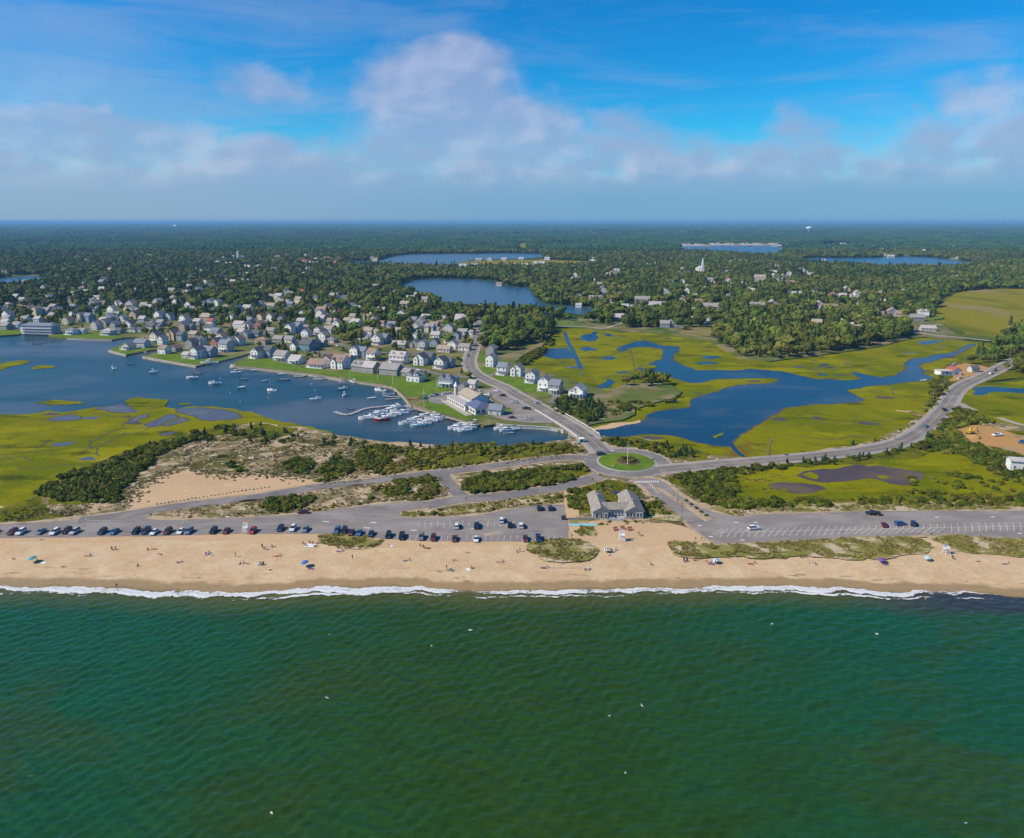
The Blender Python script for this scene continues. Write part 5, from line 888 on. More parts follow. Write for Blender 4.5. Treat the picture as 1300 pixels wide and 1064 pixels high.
# the U-shaped beach pavilion
M_PAVW = plain('pavilion_shingle', (0.40, 0.385, 0.37), var=0.12, scale=0.7); M_PAVR = plain('pavilion_roof', (0.285, 0.245, 0.21), var=0.16, scale=0.8)
zb = Z_DUNE
a = P(753, 659, zb); b_ = P(817, 659, zb); w_ = b_.x - a.x
t = thing('beach_pavilion', 'U-shaped grey shingled beach pavilion with two gabled wings', 'above the sand by the rotary', 'pavilion', (a.x, a.y, zb), R(1.0), order=False)
W1, W2, W3 = w_*0.30, w_*0.34, w_*0.36
m = MB(); 
for x0, x1, y0, y1 in ((0, W1, 0, 17), (W1+W2, w_, 0, 17), (W1+0.01, W1+W2-0.01, 2.2, 8.2)): rbox(m, x0, x1, y0, y1, -0.5, 3.0)
rf = MB(); gable(m, 0, W1, 0, 17, 3.0, 1.7, 'y', 0, 1); gable(m, W1+W2, w_, 0, 17, 3.02, 1.9, 'y', 0, 1); gable(m, W1-1.5, W1+W2+1.5, 2.2, 8.2, 2.97, 1.5, 'x', 0, 1, ov=0.4)
body = [i for i in range(len(m.f))]
mr = MB(); mw = MB(); mw.v = m.v; mr.v = m.v
for f_, k in zip(m.f, m.m): (mr if k else mw).f.append(f_); (mr if k else mw).m.append(0)
mw.obj('wall', M_PAVW, t); rr_ = mr.obj('roof', M_PAVR, t)
for x in (1.4, 3.1, 4.8): add_window(t, x, -0.05, 0.3, w=1.0, h=2.0)
for i in range(5): add_window(t, W1+0.8+i*(W2-1.6)/4, 2.14, 1.0, w=1.0, h=1.2)
for i in range(5): add_window(t, W1+W2+0.9+i*(W3-1.8)/4, -0.05, 0.7, w=1.1, h=1.7)
for i in range(3): add_window(t, w_+0.04, 3+4*i, 1.0, math.pi/2)
m = MB(); rbox(m, W1+0.3, W1+W2-0.3, -1.2, 2.0, -0.6, 0.25)
for k in range(4): rbox(m, W1+1.3, W1+W2-1.3, -1.7-0.45*k, -1.25-0.45*k, -0.6, 0.1-0.2*k)
m.obj('front_steps', M_GREYDOCK, t)
m = MB()
for x in (W1+0.3, W1+0.3+(W2-0.6)*0.3, W1+0.3+(W2-0.6)*0.7, W1+W2-0.3): m.box((x, -1.15, 0.75), (0.14, 0.14, 1.0))
m.box((W1+W2*0.18, -1.15, 1.2), (W2*0.3, 0.1, 0.1)); m.box((W1+W2*0.82, -1.15, 1.2), (W2*0.3, 0.1, 0.1)); m.obj('porch_railing', M_TRIM, t)
MB().box((0, 0, 0), (1.0, 1.0, 1.4)).obj('vent', M_GREYDOCK, rr_, loc=(W1*0.5, 12, 4.7)); MB().box((0, 0, 0), (0.8, 0.8, 1.2)).obj('vent', M_GREYDOCK, rr_, loc=(W1+W2+W3*0.5, 6, 4.9))
HOUSES.append((a.x+w_/2, a.y+9, 14))
# boarded ramp walls west of the pavilion, the turquoise mat on the sand
q = P(723, 661, zb); q2 = P(752, 658.5, zb); L_ = q2.x-q.x
m = MB()
for k in range(12): m.box((L_*(k+0.5)/12, 0, 0.5), (L_/12-0.08, 0.12, 1.2))
t = thing('ramp_wall', 'grey boarded ramp wall beside the west wing of the pavilion', None, 'wall', (q.x, q.y, zb), 0.05, order=False)
for k in range(12): MB().box((L_*(k+0.5)/12, 0, 0.45), (L_/12-0.1, 0.12, 1.1)).obj('board', M_GREYDOCK, t)
MB().box((L_/2, 0, 1.06), (L_, 0.2, 0.1)).obj('cap_rail', M_TIMBER, t); MB().box((L_/2, 1.2, 0.3), (L_, 2.0, 0.12)).obj('ramp_floor', plain('ramp_terracotta', (0.38, 0.21, 0.14)), t)
q = P(723, 667, zb); q2 = P(758, 668, zb)
m = MB(); L_ = q2.x-q.x
m.box((L_/2, 0, 0.06), (L_, 1.9, 0.06)); t = m.obj('beach_mat', plain('turquoise_mat', (0.22, 0.52, 0.55), var=0.15), loc=(q.x, q.y, zb+0.17))
tag(t, 'turquoise roll-out beach mat on the sand below the pavilion ramp', None, 'mat', order=False)
# yacht club on the harbour
zb = Z_TOWN
q = P(568, 509.5, zb)
t = thing('yacht_club', 'long white waterfront clubhouse with tan roof and blue roofed end', 'on the marina bulkhead', 'clubhouse', (q.x, q.y, zb), R(-62), order=False); t.scale = (1.2, 1.1, 1.1)
m = MB(); rbox(m, 0, 22, 0, 5.5, -0.5, 3.2); m.obj('wall', wallmat('W'), t)
m = MB(); rbox(m, -0.5, 22.5, -0.7, 5.0, 3.2, 3.45); m.obj('flat_roof', roofmat('l'), t)
m = MB(); rbox(m, 3, 19, 5.5, 15.5, -0.5, 5.0); gable(m, 3, 19, 5.5, 15.5, 5.0, 2.4, 'x', 0, 1); 
m.obj('main_hall', [wallmat('W'), roofmat('t')], t)
m = MB(); rbox(m, 19, 31, 1.5, 12, -0.5, 3.4); 
m.add([(18.6, 1.0, 3.35), (31.5, 1.0, 3.35), (31.5, 12.5, 3.35), (18.6, 12.5, 3.35), (22, 6.7, 5.6), (28, 6.7, 5.6)], [(0, 1, 5, 4), (1, 2, 5), (2, 3, 4, 5), (3, 0, 4), (3, 2, 1, 0)], 1)
m.obj('end_pavilion', [wallmat('W'), plain('blue_roof', (0.10, 0.12, 0.21), var=0.1)], t)
m = MB(); rbox(m, -1, 31, -3.4, -0.1, -0.5, 0.35); m.obj('deck', M_DECK, t)
m = MB()
for k in range(17): m.box((-0.9+k*1.99, -3.35, 0.85), (0.12, 0.12, 1.0))
m.box((15, -3.35, 1.35), (32, 0.1, 0.1)); m.obj('deck_railing', M_TRIM, t)
for k in range(8): add_window(t, 1.6+k*2.6, -0.05, 0.7, w=1.9, h=1.6)
for k in range(4): add_window(t, 20.4+k*2.9, 1.45, 0.6, w=2.1, h=1.9)
for k in range(3): add_window(t, 31.05, 3.2+3*k, 0.6, math.pi/2, w=2.0, h=1.8)
for k in range(6): add_window(t, 4.4+2.6*k, 5.45, 3.55, w=1.6, h=1.2)
HOUSES.append((q.x+14, q.y-12, 24))
build_house(620, 525, 5, 5, 1, 'R', 'b', 'F', '', -30, 'at the east end of the clubhouse', 'small red brown gabled annex'); build_house(630, 527, 8, 7, 1, 'L', 'u', 'S', '', -20, 'beside the club car park', 'low grey boat shed')
q = P(579, 501, zb); t = thing('turret', 'slim cream turret with pointed white roof', 'behind the clubhouse', 'tower', (q.x, q.y, zb), order=False)
MB().lathe([(1.3, -0.5), (1.25, 5.6)], 8).obj('shaft', wallmat('C'), t); MB().lathe([(1.6, 5.6), (0.05, 8.6)], 8).obj('cap', M_TRIM, t)
# big inn at the far west
q = P(29, 423.5, Z_TOWN); t = thing('waterfront_inn', 'long three-storey blue grey inn with rows of windows', 'on the west shore of the harbour', 'inn', (q.x, q.y, Z_TOWN), R(-8), order=False)
m = MB(); rbox(m, 0, 33, 0, 11, -1.0, 8.2); m.obj('wall', wallmat('B'), t)
m = MB(); m.add([(-.6, -.6, 8.15), (33.6, -.6, 8.15), (33.6, 11.6, 8.15), (-.6, 11.6, 8.15), (3, 3.5, 10.2), (30, 3.5, 10.2), (30, 7.5, 10.2), (3, 7.5, 10.2)], [(0, 1, 5, 4), (1, 2, 6, 5), (2, 3, 7, 6), (3, 0, 4, 7), (4, 5, 6, 7), (3, 2, 1, 0)]); m.obj('roof', roofmat('u'), t)
for s in range(3):
    for k in range(11): add_window(t, 1.6+k*3.0, -0.05, 0.5+2.7*s, w=1.5)
    m = MB(); rbox(m, 0.2, 32.8, -1.5, -0.06, 0.05+2.7*s, 0.2+2.7*s); m.box((16.5, -1.45, 1.1+2.7*s), (32.6, 0.08, 0.12)); m.obj('balcony', M_TRIM, t)
m = MB(); rbox(m, -3.2, -0.05, 1, 9, -1, 6); m.obj('stair_tower', wallmat('W'), t)
HOUSES.append((q.x+16, q.y+6, 22))
# hotel on the lake, white house row
q = P(748, 383, Z_BASE); t = thing('lakeside_hotel', 'long cream lakeside house with a line of gables', 'among trees by the lake shore', 'house', (q.x, q.y, Z_BASE), order=False)
m = MB(); rbox(m, 0, 18, 0, 9, -0.5, 6); gable(m, 0, 18, 0, 9, 6, 2.4, 'x', 0, 1); m.obj('main_block', [wallmat('C'), roofmat('t')], t)
for k in range(4):
    m = MB(); x = 1+4.4*k; rbox(m, x, x+3, -1, 3, -0.5, 6.2); gable(m, x, x+3, -1, 3, 6.2, 1.8, 'y', 0, 1, 0.3); m.obj('front_gable', [wallmat('W'), roofmat('b')], t)
HOUSES.append((q.x+9, q.y+4, 14))
# church with a white steeple
q = P(892, 347, Z_BASE); t = thing('church', 'white church with a tall pointed steeple', 'rising from the northeast woods', 'church', (q.x, q.y, Z_BASE), order=False)
m = MB(); rbox(m, -8, 8, 5, 32, -0.5, 9); gable(m, -8, 8, 5, 32, 9, 5, 'y', 0, 1); m.obj('nave', [wallmat('W'), roofmat('l')], t)
m = MB(); rbox(m, -3, 3, 0, 6, -0.5, 16); rbox(m, -2.1, 2.1, 0.9, 5.1, 16, 21); m.obj('tower', wallmat('W'), t)
MB().lathe([(2.4, 21), (0.08, 34)], 8, c=(0, 3, 0)).obj('spire', M_TRIM, t); HOUSES.append((q.x, q.y+15, 22))
q = P(302, 331, Z_BASE); t = thing('church', 'white church with a short steeple', 'in the far western woods', 'church', (q.x, q.y, Z_BASE), order=False)
m = MB(); rbox(m, -7, 9, 4, 34, -0.5, 9); gable(m, -7, 9, 4, 34, 9, 5, 'y', 0, 1); m.obj('nave', [wallmat('W'), roofmat('l')], t)
m = MB(); rbox(m, -3, 3, 0, 5, -0.5, 18); m.obj('tower', wallmat('W'), t); MB().lathe([(3.2, 18), (0.1, 30)], 6, c=(0, 2.5, 0)).obj('spire', M_TRIM, t); HOUSES.append((q.x, q.y+15, 26))
# water towers and a mast
M_TANK = plain('tank_white', (0.80, 0.80, 0.80), var=0.03)
for x, y, r, look, pl in ((223, 291.5, 20, 'pale domed water tower', 'on the western skyline'), (1026.5, 296, 17, 'white bulbous water tower', 'on the northeast skyline')):
    q = P(x, y, Z_BASE); t = thing('water_tower', look, pl, 'water tower', (q.x, q.y, Z_BASE), group='water towers', order=False); t.scale = (1.6, 1.6, 1.15)
    MB().lathe([(r*0.5, 0), (r*0.28, 8), (r*0.25, 26), (r*0.5, 31)], 12).obj('stem', M_TANK, t); MB().lathe([(r*0.5, 31), (r*0.95, 36), (r, 42), (r*0.85, 48), (r*0.45, 52), (0.5, 53)], 16).obj('tank', M_TANK, t, True)
    HOUSES.append((q.x, q.y, 40))
q = P(1240, 303, Z_BASE); t = thing('radio_mast', 'thin grey lattice radio mast', 'beyond the northeast woods', 'mast', (q.x, q.y, Z_BASE), order=False)
m = MB()
for i in range(3):
    a_ = 2.1*i; m.tube((3*math.cos(a_), 3*math.sin(a_), 0), (1.2*math.cos(a_), 1.2*math.sin(a_), 62), 0.35, 0.25, 4)
m.obj('legs', M_GREYDOCK, t)
m = MB()
for k in range(14):
    for i in range(3):
        z = 4.4*k; r0 = 3-1.8*z/62; r1 = 3-1.8*(z+4.4)/62; m.tube((r0*math.cos(2.1*i), r0*math.sin(2.1*i), z), (r1*math.cos(2.1*i+2.1), r1*math.sin(2.1*i+2.1), z+4.4), 0.14, n=3)
m.obj('bracing', M_GREYDOCK, t)
# seafood shack on the causeway
q = P(1194, 477, Z_DUNE); t = thing('seafood_shack', 'white flat-roofed roadside shack with a red roofed end', 'beside the causeway creek', 'restaurant', (q.x, q.y, Z_DUNE), R(4), order=False)
m = MB(); rbox(m, 0, 9.5, 0, 7, -0.4, 3.1); m.obj('wall', wallmat('W'), t); m = MB(); rbox(m, -0.3, 9.6, -0.3, 7.3, 3.1, 3.4); m.obj('flat_roof', plain('tan_felt', (0.55, 0.46, 0.34)), t)
m = MB(); rbox(m, 9.6, 16, 0.5, 8, -0.4, 3.4); gable(m, 9.6, 16, 0.5, 8, 3.4, 2.2, 'y', 0, 1); m.obj('gabled_end', [wallmat('W'), roofmat('r')], t)
for k in range(3): add_window(t, 2+2.6*k, -0.05, 0.7, w=1.7, h=1.5)
add_window(t, 12.8, 0.45, 0.8, w=1.6); 
m = MB(); m.box((0, 0, 0), (2.4, 0.1, 1.2)); m.obj('sign_board', plain('sign_blue', (0.07, 0.10, 0.38)), t, loc=(4.2, -0.18, 2.5)); HOUSES.append((q.x+8, q.y+4, 12))
q = P(1233, 472, Z_DUNE); build_house(1238, 473, 6, 5, 1, 'L', 'd', 'S', '', 6, 'at the back of the sandy shell lot', 'small grey shed', 'shed', 'shed', None, 1, Z_DUNE)
build_house(1295, 598, 7, 5, 1.5, 'W', 'l', 'S', 'f', -14, 'at the right edge of the dirt yard', 'plain white site trailer', 'trailer', 'trailer', None, 1, Z_DUNE, order=False)
q = P(738, 562, Z_DUNE); t = thing('tide_booth', 'small turquoise booth with white roof', 'at the south end of the bridge', 'booth', (q.x, q.y, Z_DUNE), R(10), order=False)
MB().box((0, 0, 1.1), (2.4, 2.2, 2.2)).obj('wall', plain('booth_turquoise', (0.12, 0.42, 0.46)), t); MB().box((0, 0, 2.3), (2.9, 2.7, 0.2)).obj('roof', M_TRIM, t); MB().box((-0.3, -1.12, 1.3), (1.0, 0.06, 0.9)).obj('hatch', M_GLASS, t)
# ==================================================================== VEGETATION
def leafmat(name, a, b_, c_, rough=0.75):
    m, nt, bs = newmat(name); p = pos(nt)
    oi = nt.nodes.new('ShaderNodeObjectInfo'); r = E(nt, oi.outputs['Random'])
    n = noise(nt, p, 0.55, 3, 0.6)
    c = mixcol(nt, n.step(0.3, 0.7), a, b_)
    c = mixcol(nt, r.step(0.50, 1.0)*0.8, c, c_)
    patch = noise(nt, p, 0.006, 4, 0.6, 0.3); c = mixcol(nt, patch.step(0.46, 0.66)*0.55, c, tuple(q*1.2 for q in c_)); c = mixcol(nt, noise(nt, p, 0.0022, 3, 0.55, shift=(5, 1, 0)).step(0.5, 0.66)*0.5, c, tuple(q*0.62 for q in a))
    h = nt.nodes.new('ShaderNodeHueSaturation'); nt.links.new(c, h.inputs['Color'])
    nt.links.new(((r*7.3).f('FRACT')*0.75+0.66).k, h.inputs['Value']); nt.links.new(((r*3.7).f('FRACT')*0.05+0.470).k, h.inputs['Hue'])
    nt.links.new(h.outputs[0], bs.inputs['Base Color']); bs.inputs['Roughness'].default_value = rough; bs.inputs['Specular IOR Level'].default_value = 0.08
    bs.inputs['Subsurface Weight'].default_value = 0.0
    return m
M_OAK = leafmat('oak_leaves', (0.060, 0.095, 0.013), (0.100, 0.136, 0.017), (0.145, 0.135, 0.024))
M_PINE = leafmat('pine_needles', (0.040, 0.070, 0.016), (0.064, 0.096, 0.020), (0.085, 0.096, 0.021))
M_FAR_SHADE = leafmat('far_leaves_shade_tint', (0.016, 0.060, 0.022), (0.030, 0.082, 0.027), (0.058, 0.090, 0.025))  # far clump leaves: canopy self-shadow and distance haze painted into the colours
M_BAY = leafmat('bayberry_leaves', (0.038, 0.060, 0.005), (0.072, 0.092, 0.007), (0.115, 0.110, 0.012))
M_OLIVE = leafmat('brush_leaves', (0.115, 0.128, 0.008), (0.160, 0.160, 0.011), (0.165, 0.135, 0.03))
M_JUN = leafmat('juniper_needles', (0.030, 0.062, 0.022), (0.050, 0.088, 0.026), (0.045, 0.075, 0.040))
M_PLUM = leafmat('copper_leaves', (0.035, 0.022, 0.026), (0.055, 0.030, 0.032), (0.06, 0.03, 0.03))
M_GRASS = leafmat('beach_grass_blades', (0.25, 0.225, 0.05), (0.33, 0.275, 0.09), (0.18, 0.19, 0.035))
M_BARK = plain('bark', (0.14, 0.11, 0.085), var=0.25)
import bmesh
def ico(sub):
    bm = bmesh.new(); bmesh.ops.create_icosphere(bm, subdivisions=sub, radius=1.0)
    v = np.array([w.co[:] for w in bm.verts]); f = [tuple(q.index for q in p_.verts) for p_ in bm.faces]; bm.free(); return v, f
ICO1, ICO2 = ico(1), ico(2)
def crown_mesh(name, mat, lobes, sub, leaves, leaf, seed, nz=0.22):
    r = np.random.default_rng(seed); m = MB(); v0, f0 = ICO2 if sub == 2 else ICO1; surf = []
    for cx, cy_, cz, rx, ry, rz_ in lobes:
        ph = r.uniform(0, 6.28, 4)
        k = 1 + nz*(np.sin(v0[:, 0]*3.1+ph[0])*np.sin(v0[:, 1]*3.7+ph[1])+0.6*np.sin(v0[:, 2]*4.3+ph[2])*np.sin(v0[:, 0]*5.1+ph[3])) + r.normal(0, nz*0.35, len(v0))
        v = v0*k[:, None]*np.array([rx, ry, rz_]) + np.array([cx, cy_, cz]); m.add(v.tolist(), f0)
        surf.append((np.array([cx, cy_, cz]), np.array([rx, ry, rz_])))
    for i in range(leaves):
        c, rad = surf[i % len(surf)]; d = r.normal(size=3); d[2] = abs(d[2])*0.9 - 0.2; d /= np.linalg.norm(d)
        p = c + d*rad*r.uniform(0.92, 1.22); u = np.cross(d, r.normal(size=3)); u /= np.linalg.norm(u)+1e-9; w = np.cross(d, u)
        w = w*0.6 + d*r.uniform(-.7, .7); s = leaf*r.uniform(0.6, 1.3)
        m.add([(p-u*s-w*s*.6).tolist(), (p+u*s-w*s*.6).tolist(), (p+u*s*.5+w*s).tolist(), (p-u*s*.5+w*s).tolist()], [(0, 1, 2, 3)])
    return m.mesh(name, mat)
def lobes_round(R_, H_, n, seed, base=0.32):
    r = np.random.default_rng(seed); L = [(0, 0, H_*0.66, R_*0.62, R_*0.62, H_*0.30)]
    for i in range(n):
        a = 6.28*i/n + r.uniform(-.4, .4); q = R_*r.uniform(0.42, 0.62); s = R_*r.uniform(0.36, 0.54)
        L.append((q*math.cos(a), q*math.sin(a), H_*r.uniform(base+0.16, 0.78), s, s*r.uniform(.8, 1.15), s*r.uniform(.65, .95)))
    return L
def lobes_cone(R_, H_, n, seed):
    r = np.random.default_rng(seed); L = []
    for i in range(n):
        t = i/(n-1); q = R_*(1-0.82*t); a = r.uniform(0, 6.28); o = q*0.28
        L.append((o*math.cos(a), o*math.sin(a), H_*(0.22+0.72*t), q*0.75, q*0.75*r.uniform(.8, 1.1), H_*0.17))
    return L
def trunk_mesh(H_, r0, seed):
    rr = random.Random(seed); m = MB(); top = (rr.uniform(-.3, .3), rr.uniform(-.3, .3), H_*0.45)
    m.tube((0, 0, -0.4), top, r0, r0*0.6, 6)
    for i in range(3):
        a = 2.1*i + rr.uniform(-.5, .5); m.tube(top, (top[0]+math.cos(a)*H_*.2, top[1]+math.sin(a)*H_*.2, H_*0.68), r0*0.5, r0*0.18, 5)
    return m.mesh('trunk', M_BARK)
OAK = [(crown_mesh('crown', M_OAK, lobes_round(4.8, 10.5, 7, s), 2, 170, 0.75, s), trunk_mesh(10.5, 0.32, s), 10.5) for s in (1, 2, 3, 4)]
PINE = [(crown_mesh('crown', M_PINE, lobes_cone(3.3, 12, 7, s), 1, 130, 0.7, s), trunk_mesh(11, 0.25, s), 12) for s in (5, 6)]
PLUM = [(crown_mesh('crown', M_PLUM, lobes_round(3.6, 7, 6, 9), 2, 120, 0.6, 9), trunk_mesh(7, 0.25, 9), 7)]
def bush_mesh(name, mat, R_, H_, n, leaves, leaf, seed, sub=1):
    r = np.random.default_rng(seed); L = [(0, 0, H_*0.35, R_*0.7, R_*0.7, H_*0.62)]
    for i in range(n):
        a = r.uniform(0, 6.28); q = R_*r.uniform(.35, .75); s = R_*r.uniform(.28, .48); L.append((q*math.cos(a), q*math.sin(a), H_*r.uniform(.2, .5), s, s, H_*r.uniform(.3, .5)))
    return crown_mesh(name, mat, L, sub, leaves, leaf, seed)
BAY = [bush_mesh('foliage', M_BAY, 1.9, 1.7, 7, 170, 0.24, s) for s in (21, 22, 23)]
OLV = [bush_mesh('foliage', M_OLIVE, 1.5, 1.15, 7, 170, 0.22, s) for s in (24, 25, 26)]
JUN = [crown_mesh('foliage', M_JUN, lobes_cone(1.25, 3.4, 6, s), 1, 130, 0.26, s) for s in (27, 28)]
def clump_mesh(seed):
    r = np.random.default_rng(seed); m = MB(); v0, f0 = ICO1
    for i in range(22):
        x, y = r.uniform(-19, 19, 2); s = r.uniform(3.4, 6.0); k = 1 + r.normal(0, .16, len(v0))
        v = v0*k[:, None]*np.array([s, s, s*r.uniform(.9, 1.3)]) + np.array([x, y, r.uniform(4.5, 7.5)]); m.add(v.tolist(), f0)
    return m.mesh('forest_clump', M_FAR_SHADE)
protos = bpy.data.collections.new('prototypes')
def proto_obj(name, meshes):
    "one joined mesh, used only as the source of instances"
    m = MB(); mats = []
    for me in meshes:
        k = len(mats); mats.append(me.materials[0]); m.add([v.co[:] for v in me.vertices], [tuple(p_.vertices) for p_ in me.polygons], k)
    o = bpy.data.objects.new(name, m.mesh(name, mats)); return o
def proto_col(name, objs):
    c = bpy.data.collections.new(name)
    for o in objs: c.objects.link(o)
    return c
def scatter_stuff(name, pts, scl, col, look=None):
    "points -> instances by geometry nodes; pts (n,3), scl (n,3)"
    n = len(pts); me = bpy.data.meshes.new(name); me.vertices.add(n); me.vertices.foreach_set('co', np.asarray(pts, np.float32).ravel())
    rr = np.random.default_rng(n)
    a = me.attributes.new('size', 'FLOAT_VECTOR', 'POINT'); a.data.foreach_set('vector', np.asarray(scl, np.float32).ravel())
    a = me.attributes.new('turn', 'FLOAT_VECTOR', 'POINT'); t = np.zeros((n, 3), np.float32); t[:, 2] = rr.uniform(0, 6.28, n); a.data.foreach_set('vector', t.ravel())
    a = me.attributes.new('which', 'INT', 'POINT'); a.data.foreach_set('value', rr.integers(0, 1000, n).astype(np.int32))
    o = link(name, me); o['kind'] = 'stuff'
    if look: o['label'] = look
    g = bpy.data.node_groups.new(name, 'GeometryNodeTree')
    g.interface.new_socket('Geometry', in_out='INPUT', socket_type='NodeSocketGeometry'); g.interface.new_socket('Geometry', in_out='OUTPUT', socket_type='NodeSocketGeometry')
    N = g.nodes; gi = N.new('NodeGroupInput'); go = N.new('NodeGroupOutput'); iop = N.new('GeometryNodeInstanceOnPoints'); ci = N.new('GeometryNodeCollectionInfo')
    ci.inputs['Collection'].default_value = col; ci.inputs['Separate Children'].default_value = True; ci.inputs['Reset Children'].default_value = True
    def named(nm, ty):
        q = N.new('GeometryNodeInputNamedAttribute'); q.data_type = ty; q.inputs['Name'].default_value = nm; return q.outputs['Attribute']
    g.links.new(gi.outputs[0], iop.inputs['Points']); g.links.new(ci.outputs[0], iop.inputs['Instance']); iop.inputs['Pick Instance'].default_value = True
    g.links.new(named('which', 'INT'), iop.inputs['Instance Index']); g.links.new(named('size', 'FLOAT_VECTOR'), iop.inputs['Scale'])
    e2r = N.new('FunctionNodeEulerToRotation'); g.links.new(named('turn', 'FLOAT_VECTOR'), e2r.inputs[0]); g.links.new(e2r.outputs[0], iop.inputs['Rotation'])
    g.links.new(iop.outputs[0], go.inputs[0])
    md = o.modifiers.new('scatter', 'NODES'); md.node_group = g
    return o
# ---- where trees can stand
def npix(pts):
    x, y, z = pts[:, 0], pts[:, 1], pts[:, 2]-CAM_H; dep = y*cp - z*sp; up = y*sp + z*cp
    return CX+FPX*x/dep, CY-FPX*up/dep, FPX/dep
def jitter_grid(d0, d1, step, half=0.80, seed=1):
    r = np.random.default_rng(seed); ys = np.arange(d0, d1, step); out = []
    for y in ys:
        w = y*half+40; xs = np.arange(-w, w, step); out.append(np.stack([xs+r.uniform(-.45, .45, len(xs))*step, y+r.uniform(-.45, .45, len(xs))*step], 1))
    return np.concatenate(out)
def wpoly(pts, z): return [(p.x, p.y) for p in W(pts, z)]
BLOCK = [wpoly(L, 0.45) for L in LAKES] + [wpoly(L, 0.5) for L in FIELDS]
BLOCK_NEAR = [[(p[0], p[1]) for p in w] for n_, w in o_pts.items() if n_.split('.')[0] in ('harbour_water', 'salt_marsh', 'creek', 'club_parking', 'salt_meadow', 'shell_lot', 'lawn', 'dirt_yard', 'lake')]
hx = np.array(HOUSES)
def near_house(pts, extra=1.5, front=0.0, rng=None):
    bad = np.zeros(len(pts), bool)
    for x, y, r in hx:
        d2 = (pts[:, 0]-x)**2 + (pts[:, 1]-y)**2; bad |= d2 < (r+extra)**2
        if front:
            # the strip that would hide this house's front from the road and water side
            u = np.array([x, y])/math.hypot(x, y); q = pts - np.array([x, y]); along = -(q@u); side = np.abs(q[:, 0]*u[1]-q[:, 1]*u[0])
            L = min(6.0*y/110.0, 150.0)
            bad |= (along > 0) & (along < L) & (side < r+2.5) & (rng.uniform(size=len(pts)) < (0.92 if y > 880 else 0.72))
    return bad
LINES = [bl, el_] + [smooth_line(W(q, Z_TOWN), 8) for q in ([(438, 455), (480, 461), (511, 465), (548, 473), (575, 477), (596, 479)], [(708, 414), (740, 414.5), (765, 417), (780, 413)], [(1120, 404), (1150, 416), (1177, 424), (1215, 428), (1258, 432.5)], [(300, 432), (360, 437), (400, 446), (438, 456)], [(130, 403.5), (200, 412), (300, 422), (400, 430), (440, 440), (470, 447), (560, 447), (597, 446)])]
def near_line(pts, d):
    bad = np.zeros(len(pts), bool)
    for L in LINES:
        for q in L[::2]: bad |= (pts[:, 0]-q.x)**2+(pts[:, 1]-q.y)**2 < d*d
    return bad
rv = np.random.default_rng(77)
# woods: pixel polygons with the share of ground under trees
G1 = [(611, 444), (613, 425), (618, 408), (640, 395), (690, 396), (704, 402), (702, 420), (692, 434), (672, 442), (640, 447)]
G2 = [(700, 407), (735, 408), (765, 413), (775, 404), (760, 398), (700, 398)]
G3 = [(764, 508), (775, 497), (800, 487), (826, 480), (846, 482), (856, 494), (838, 506), (806, 511)]
G4 = [(770, 415), (860, 420), (900, 428), (925, 444), (940, 453), (977, 457), (1038, 450), (1115, 438), (1152, 428), (1150, 404), (770, 402)]
G5 = [(1228, 470), (1232, 458), (1250, 446), (1280, 424), (1310, 414), (1500, 410), (1500, 470), (1295, 476), (1270, 470), (1262, 462), (1250, 463)]
TOWNP = [(0, 378), (120, 384), (330, 381), (470, 392), (540, 400), (600, 404), (600, 450), (575, 480), (430, 460), (330, 450), (240, 430), (110, 425), (0, 420)]
TOWNLOW = [(0, 404), (330, 404), (420, 418), (430, 440), (600, 440), (600, 500), (300, 470), (0, 430)]
TREES = []   # (x, y, z, scale, kind, zone)
g = jitter_grid(470, 2650, 7.4, seed=3)
px_, py_, sc_ = npix(np.c_[g, np.full(len(g), 1.0)])
pp = np.c_[px_, py_]
prob = np.where(py_ < 403, 0.93, 0.0)
inT = inpoly(pp, TOWNP); inTL = inpoly(pp, TOWNLOW)
prob = np.where(inT & (py_ < 403), 0.60, prob); prob = np.where(inTL, 0.55, prob); prob = np.where(inT & ~inTL & (py_ >= 403), 0.78, prob)
for q, v in ((G1, 0.97), (G2, 0.75), (G3, 0.97), (G4, 0.96), (G5, 0.97)): prob = np.where(inpoly(pp, q), v, prob)
prob = np.where(inpoly(pp, [(600, 505), (600, 460), (760, 490), (760, 530), (700, 530)]), 0.05, prob)
# glades: soft clearings of low scrub in the woods
gl = vnoise(g[:, 0], g[:, 1], 0.012, 41) + 0.6*vnoise(g[:, 0], g[:, 1], 0.035, 42)
prob = np.where((py_ < 403) & (gl > 0.62), prob*0.35, prob)
keep = rv.uniform(size=len(g)) < prob
g = g[keep]; py_ = py_[keep]; px_ = px_[keep]
bad = np.zeros(len(g), bool)
for poly in BLOCK + BLOCK_NEAR: bad |= inpoly(g, poly) & ~((inpoly(np.c_[px_, py_], G3)) | inpoly(np.c_[px_, py_], G5))
bad |= near_line(g, 6.5)
for z_ in (5.0, 9.5):
    ax, ay, _ = npix(np.c_[g, np.full(len(g), z_)])
    for Lk in LAKES + FIELDS + [CREEK]: bad |= inpoly(np.c_[ax, ay], Lk) & ~inpoly(np.c_[px_, py_], G3) & ~inpoly(np.c_[px_, py_], G5)
g, px_, py_ = g[~bad], px_[~bad], py_[~bad]
bad = near_house(g, 1.8, 46.0, rv); g, px_, py_ = g[~bad], px_[~bad], py_[~bad]
zz = np.where(py_ < 403, Z_BASE, Z_TOWN)
sc = np.clip(rv.normal(0.92, 0.22, len(g)), 0.45, 1.5) * np.where(py_ > 446, 0.72, 1.0)*np.where(inpoly(np.c_[px_, py_], TOWNLOW), 0.60, 1.0)
kind = np.where(rv.uniform(size=len(g)) < 0.20, 1, 0); kind[rv.uniform(size=len(g)) < 0.006] = 2
vis = (px_ > -20) & (px_ < 1320)
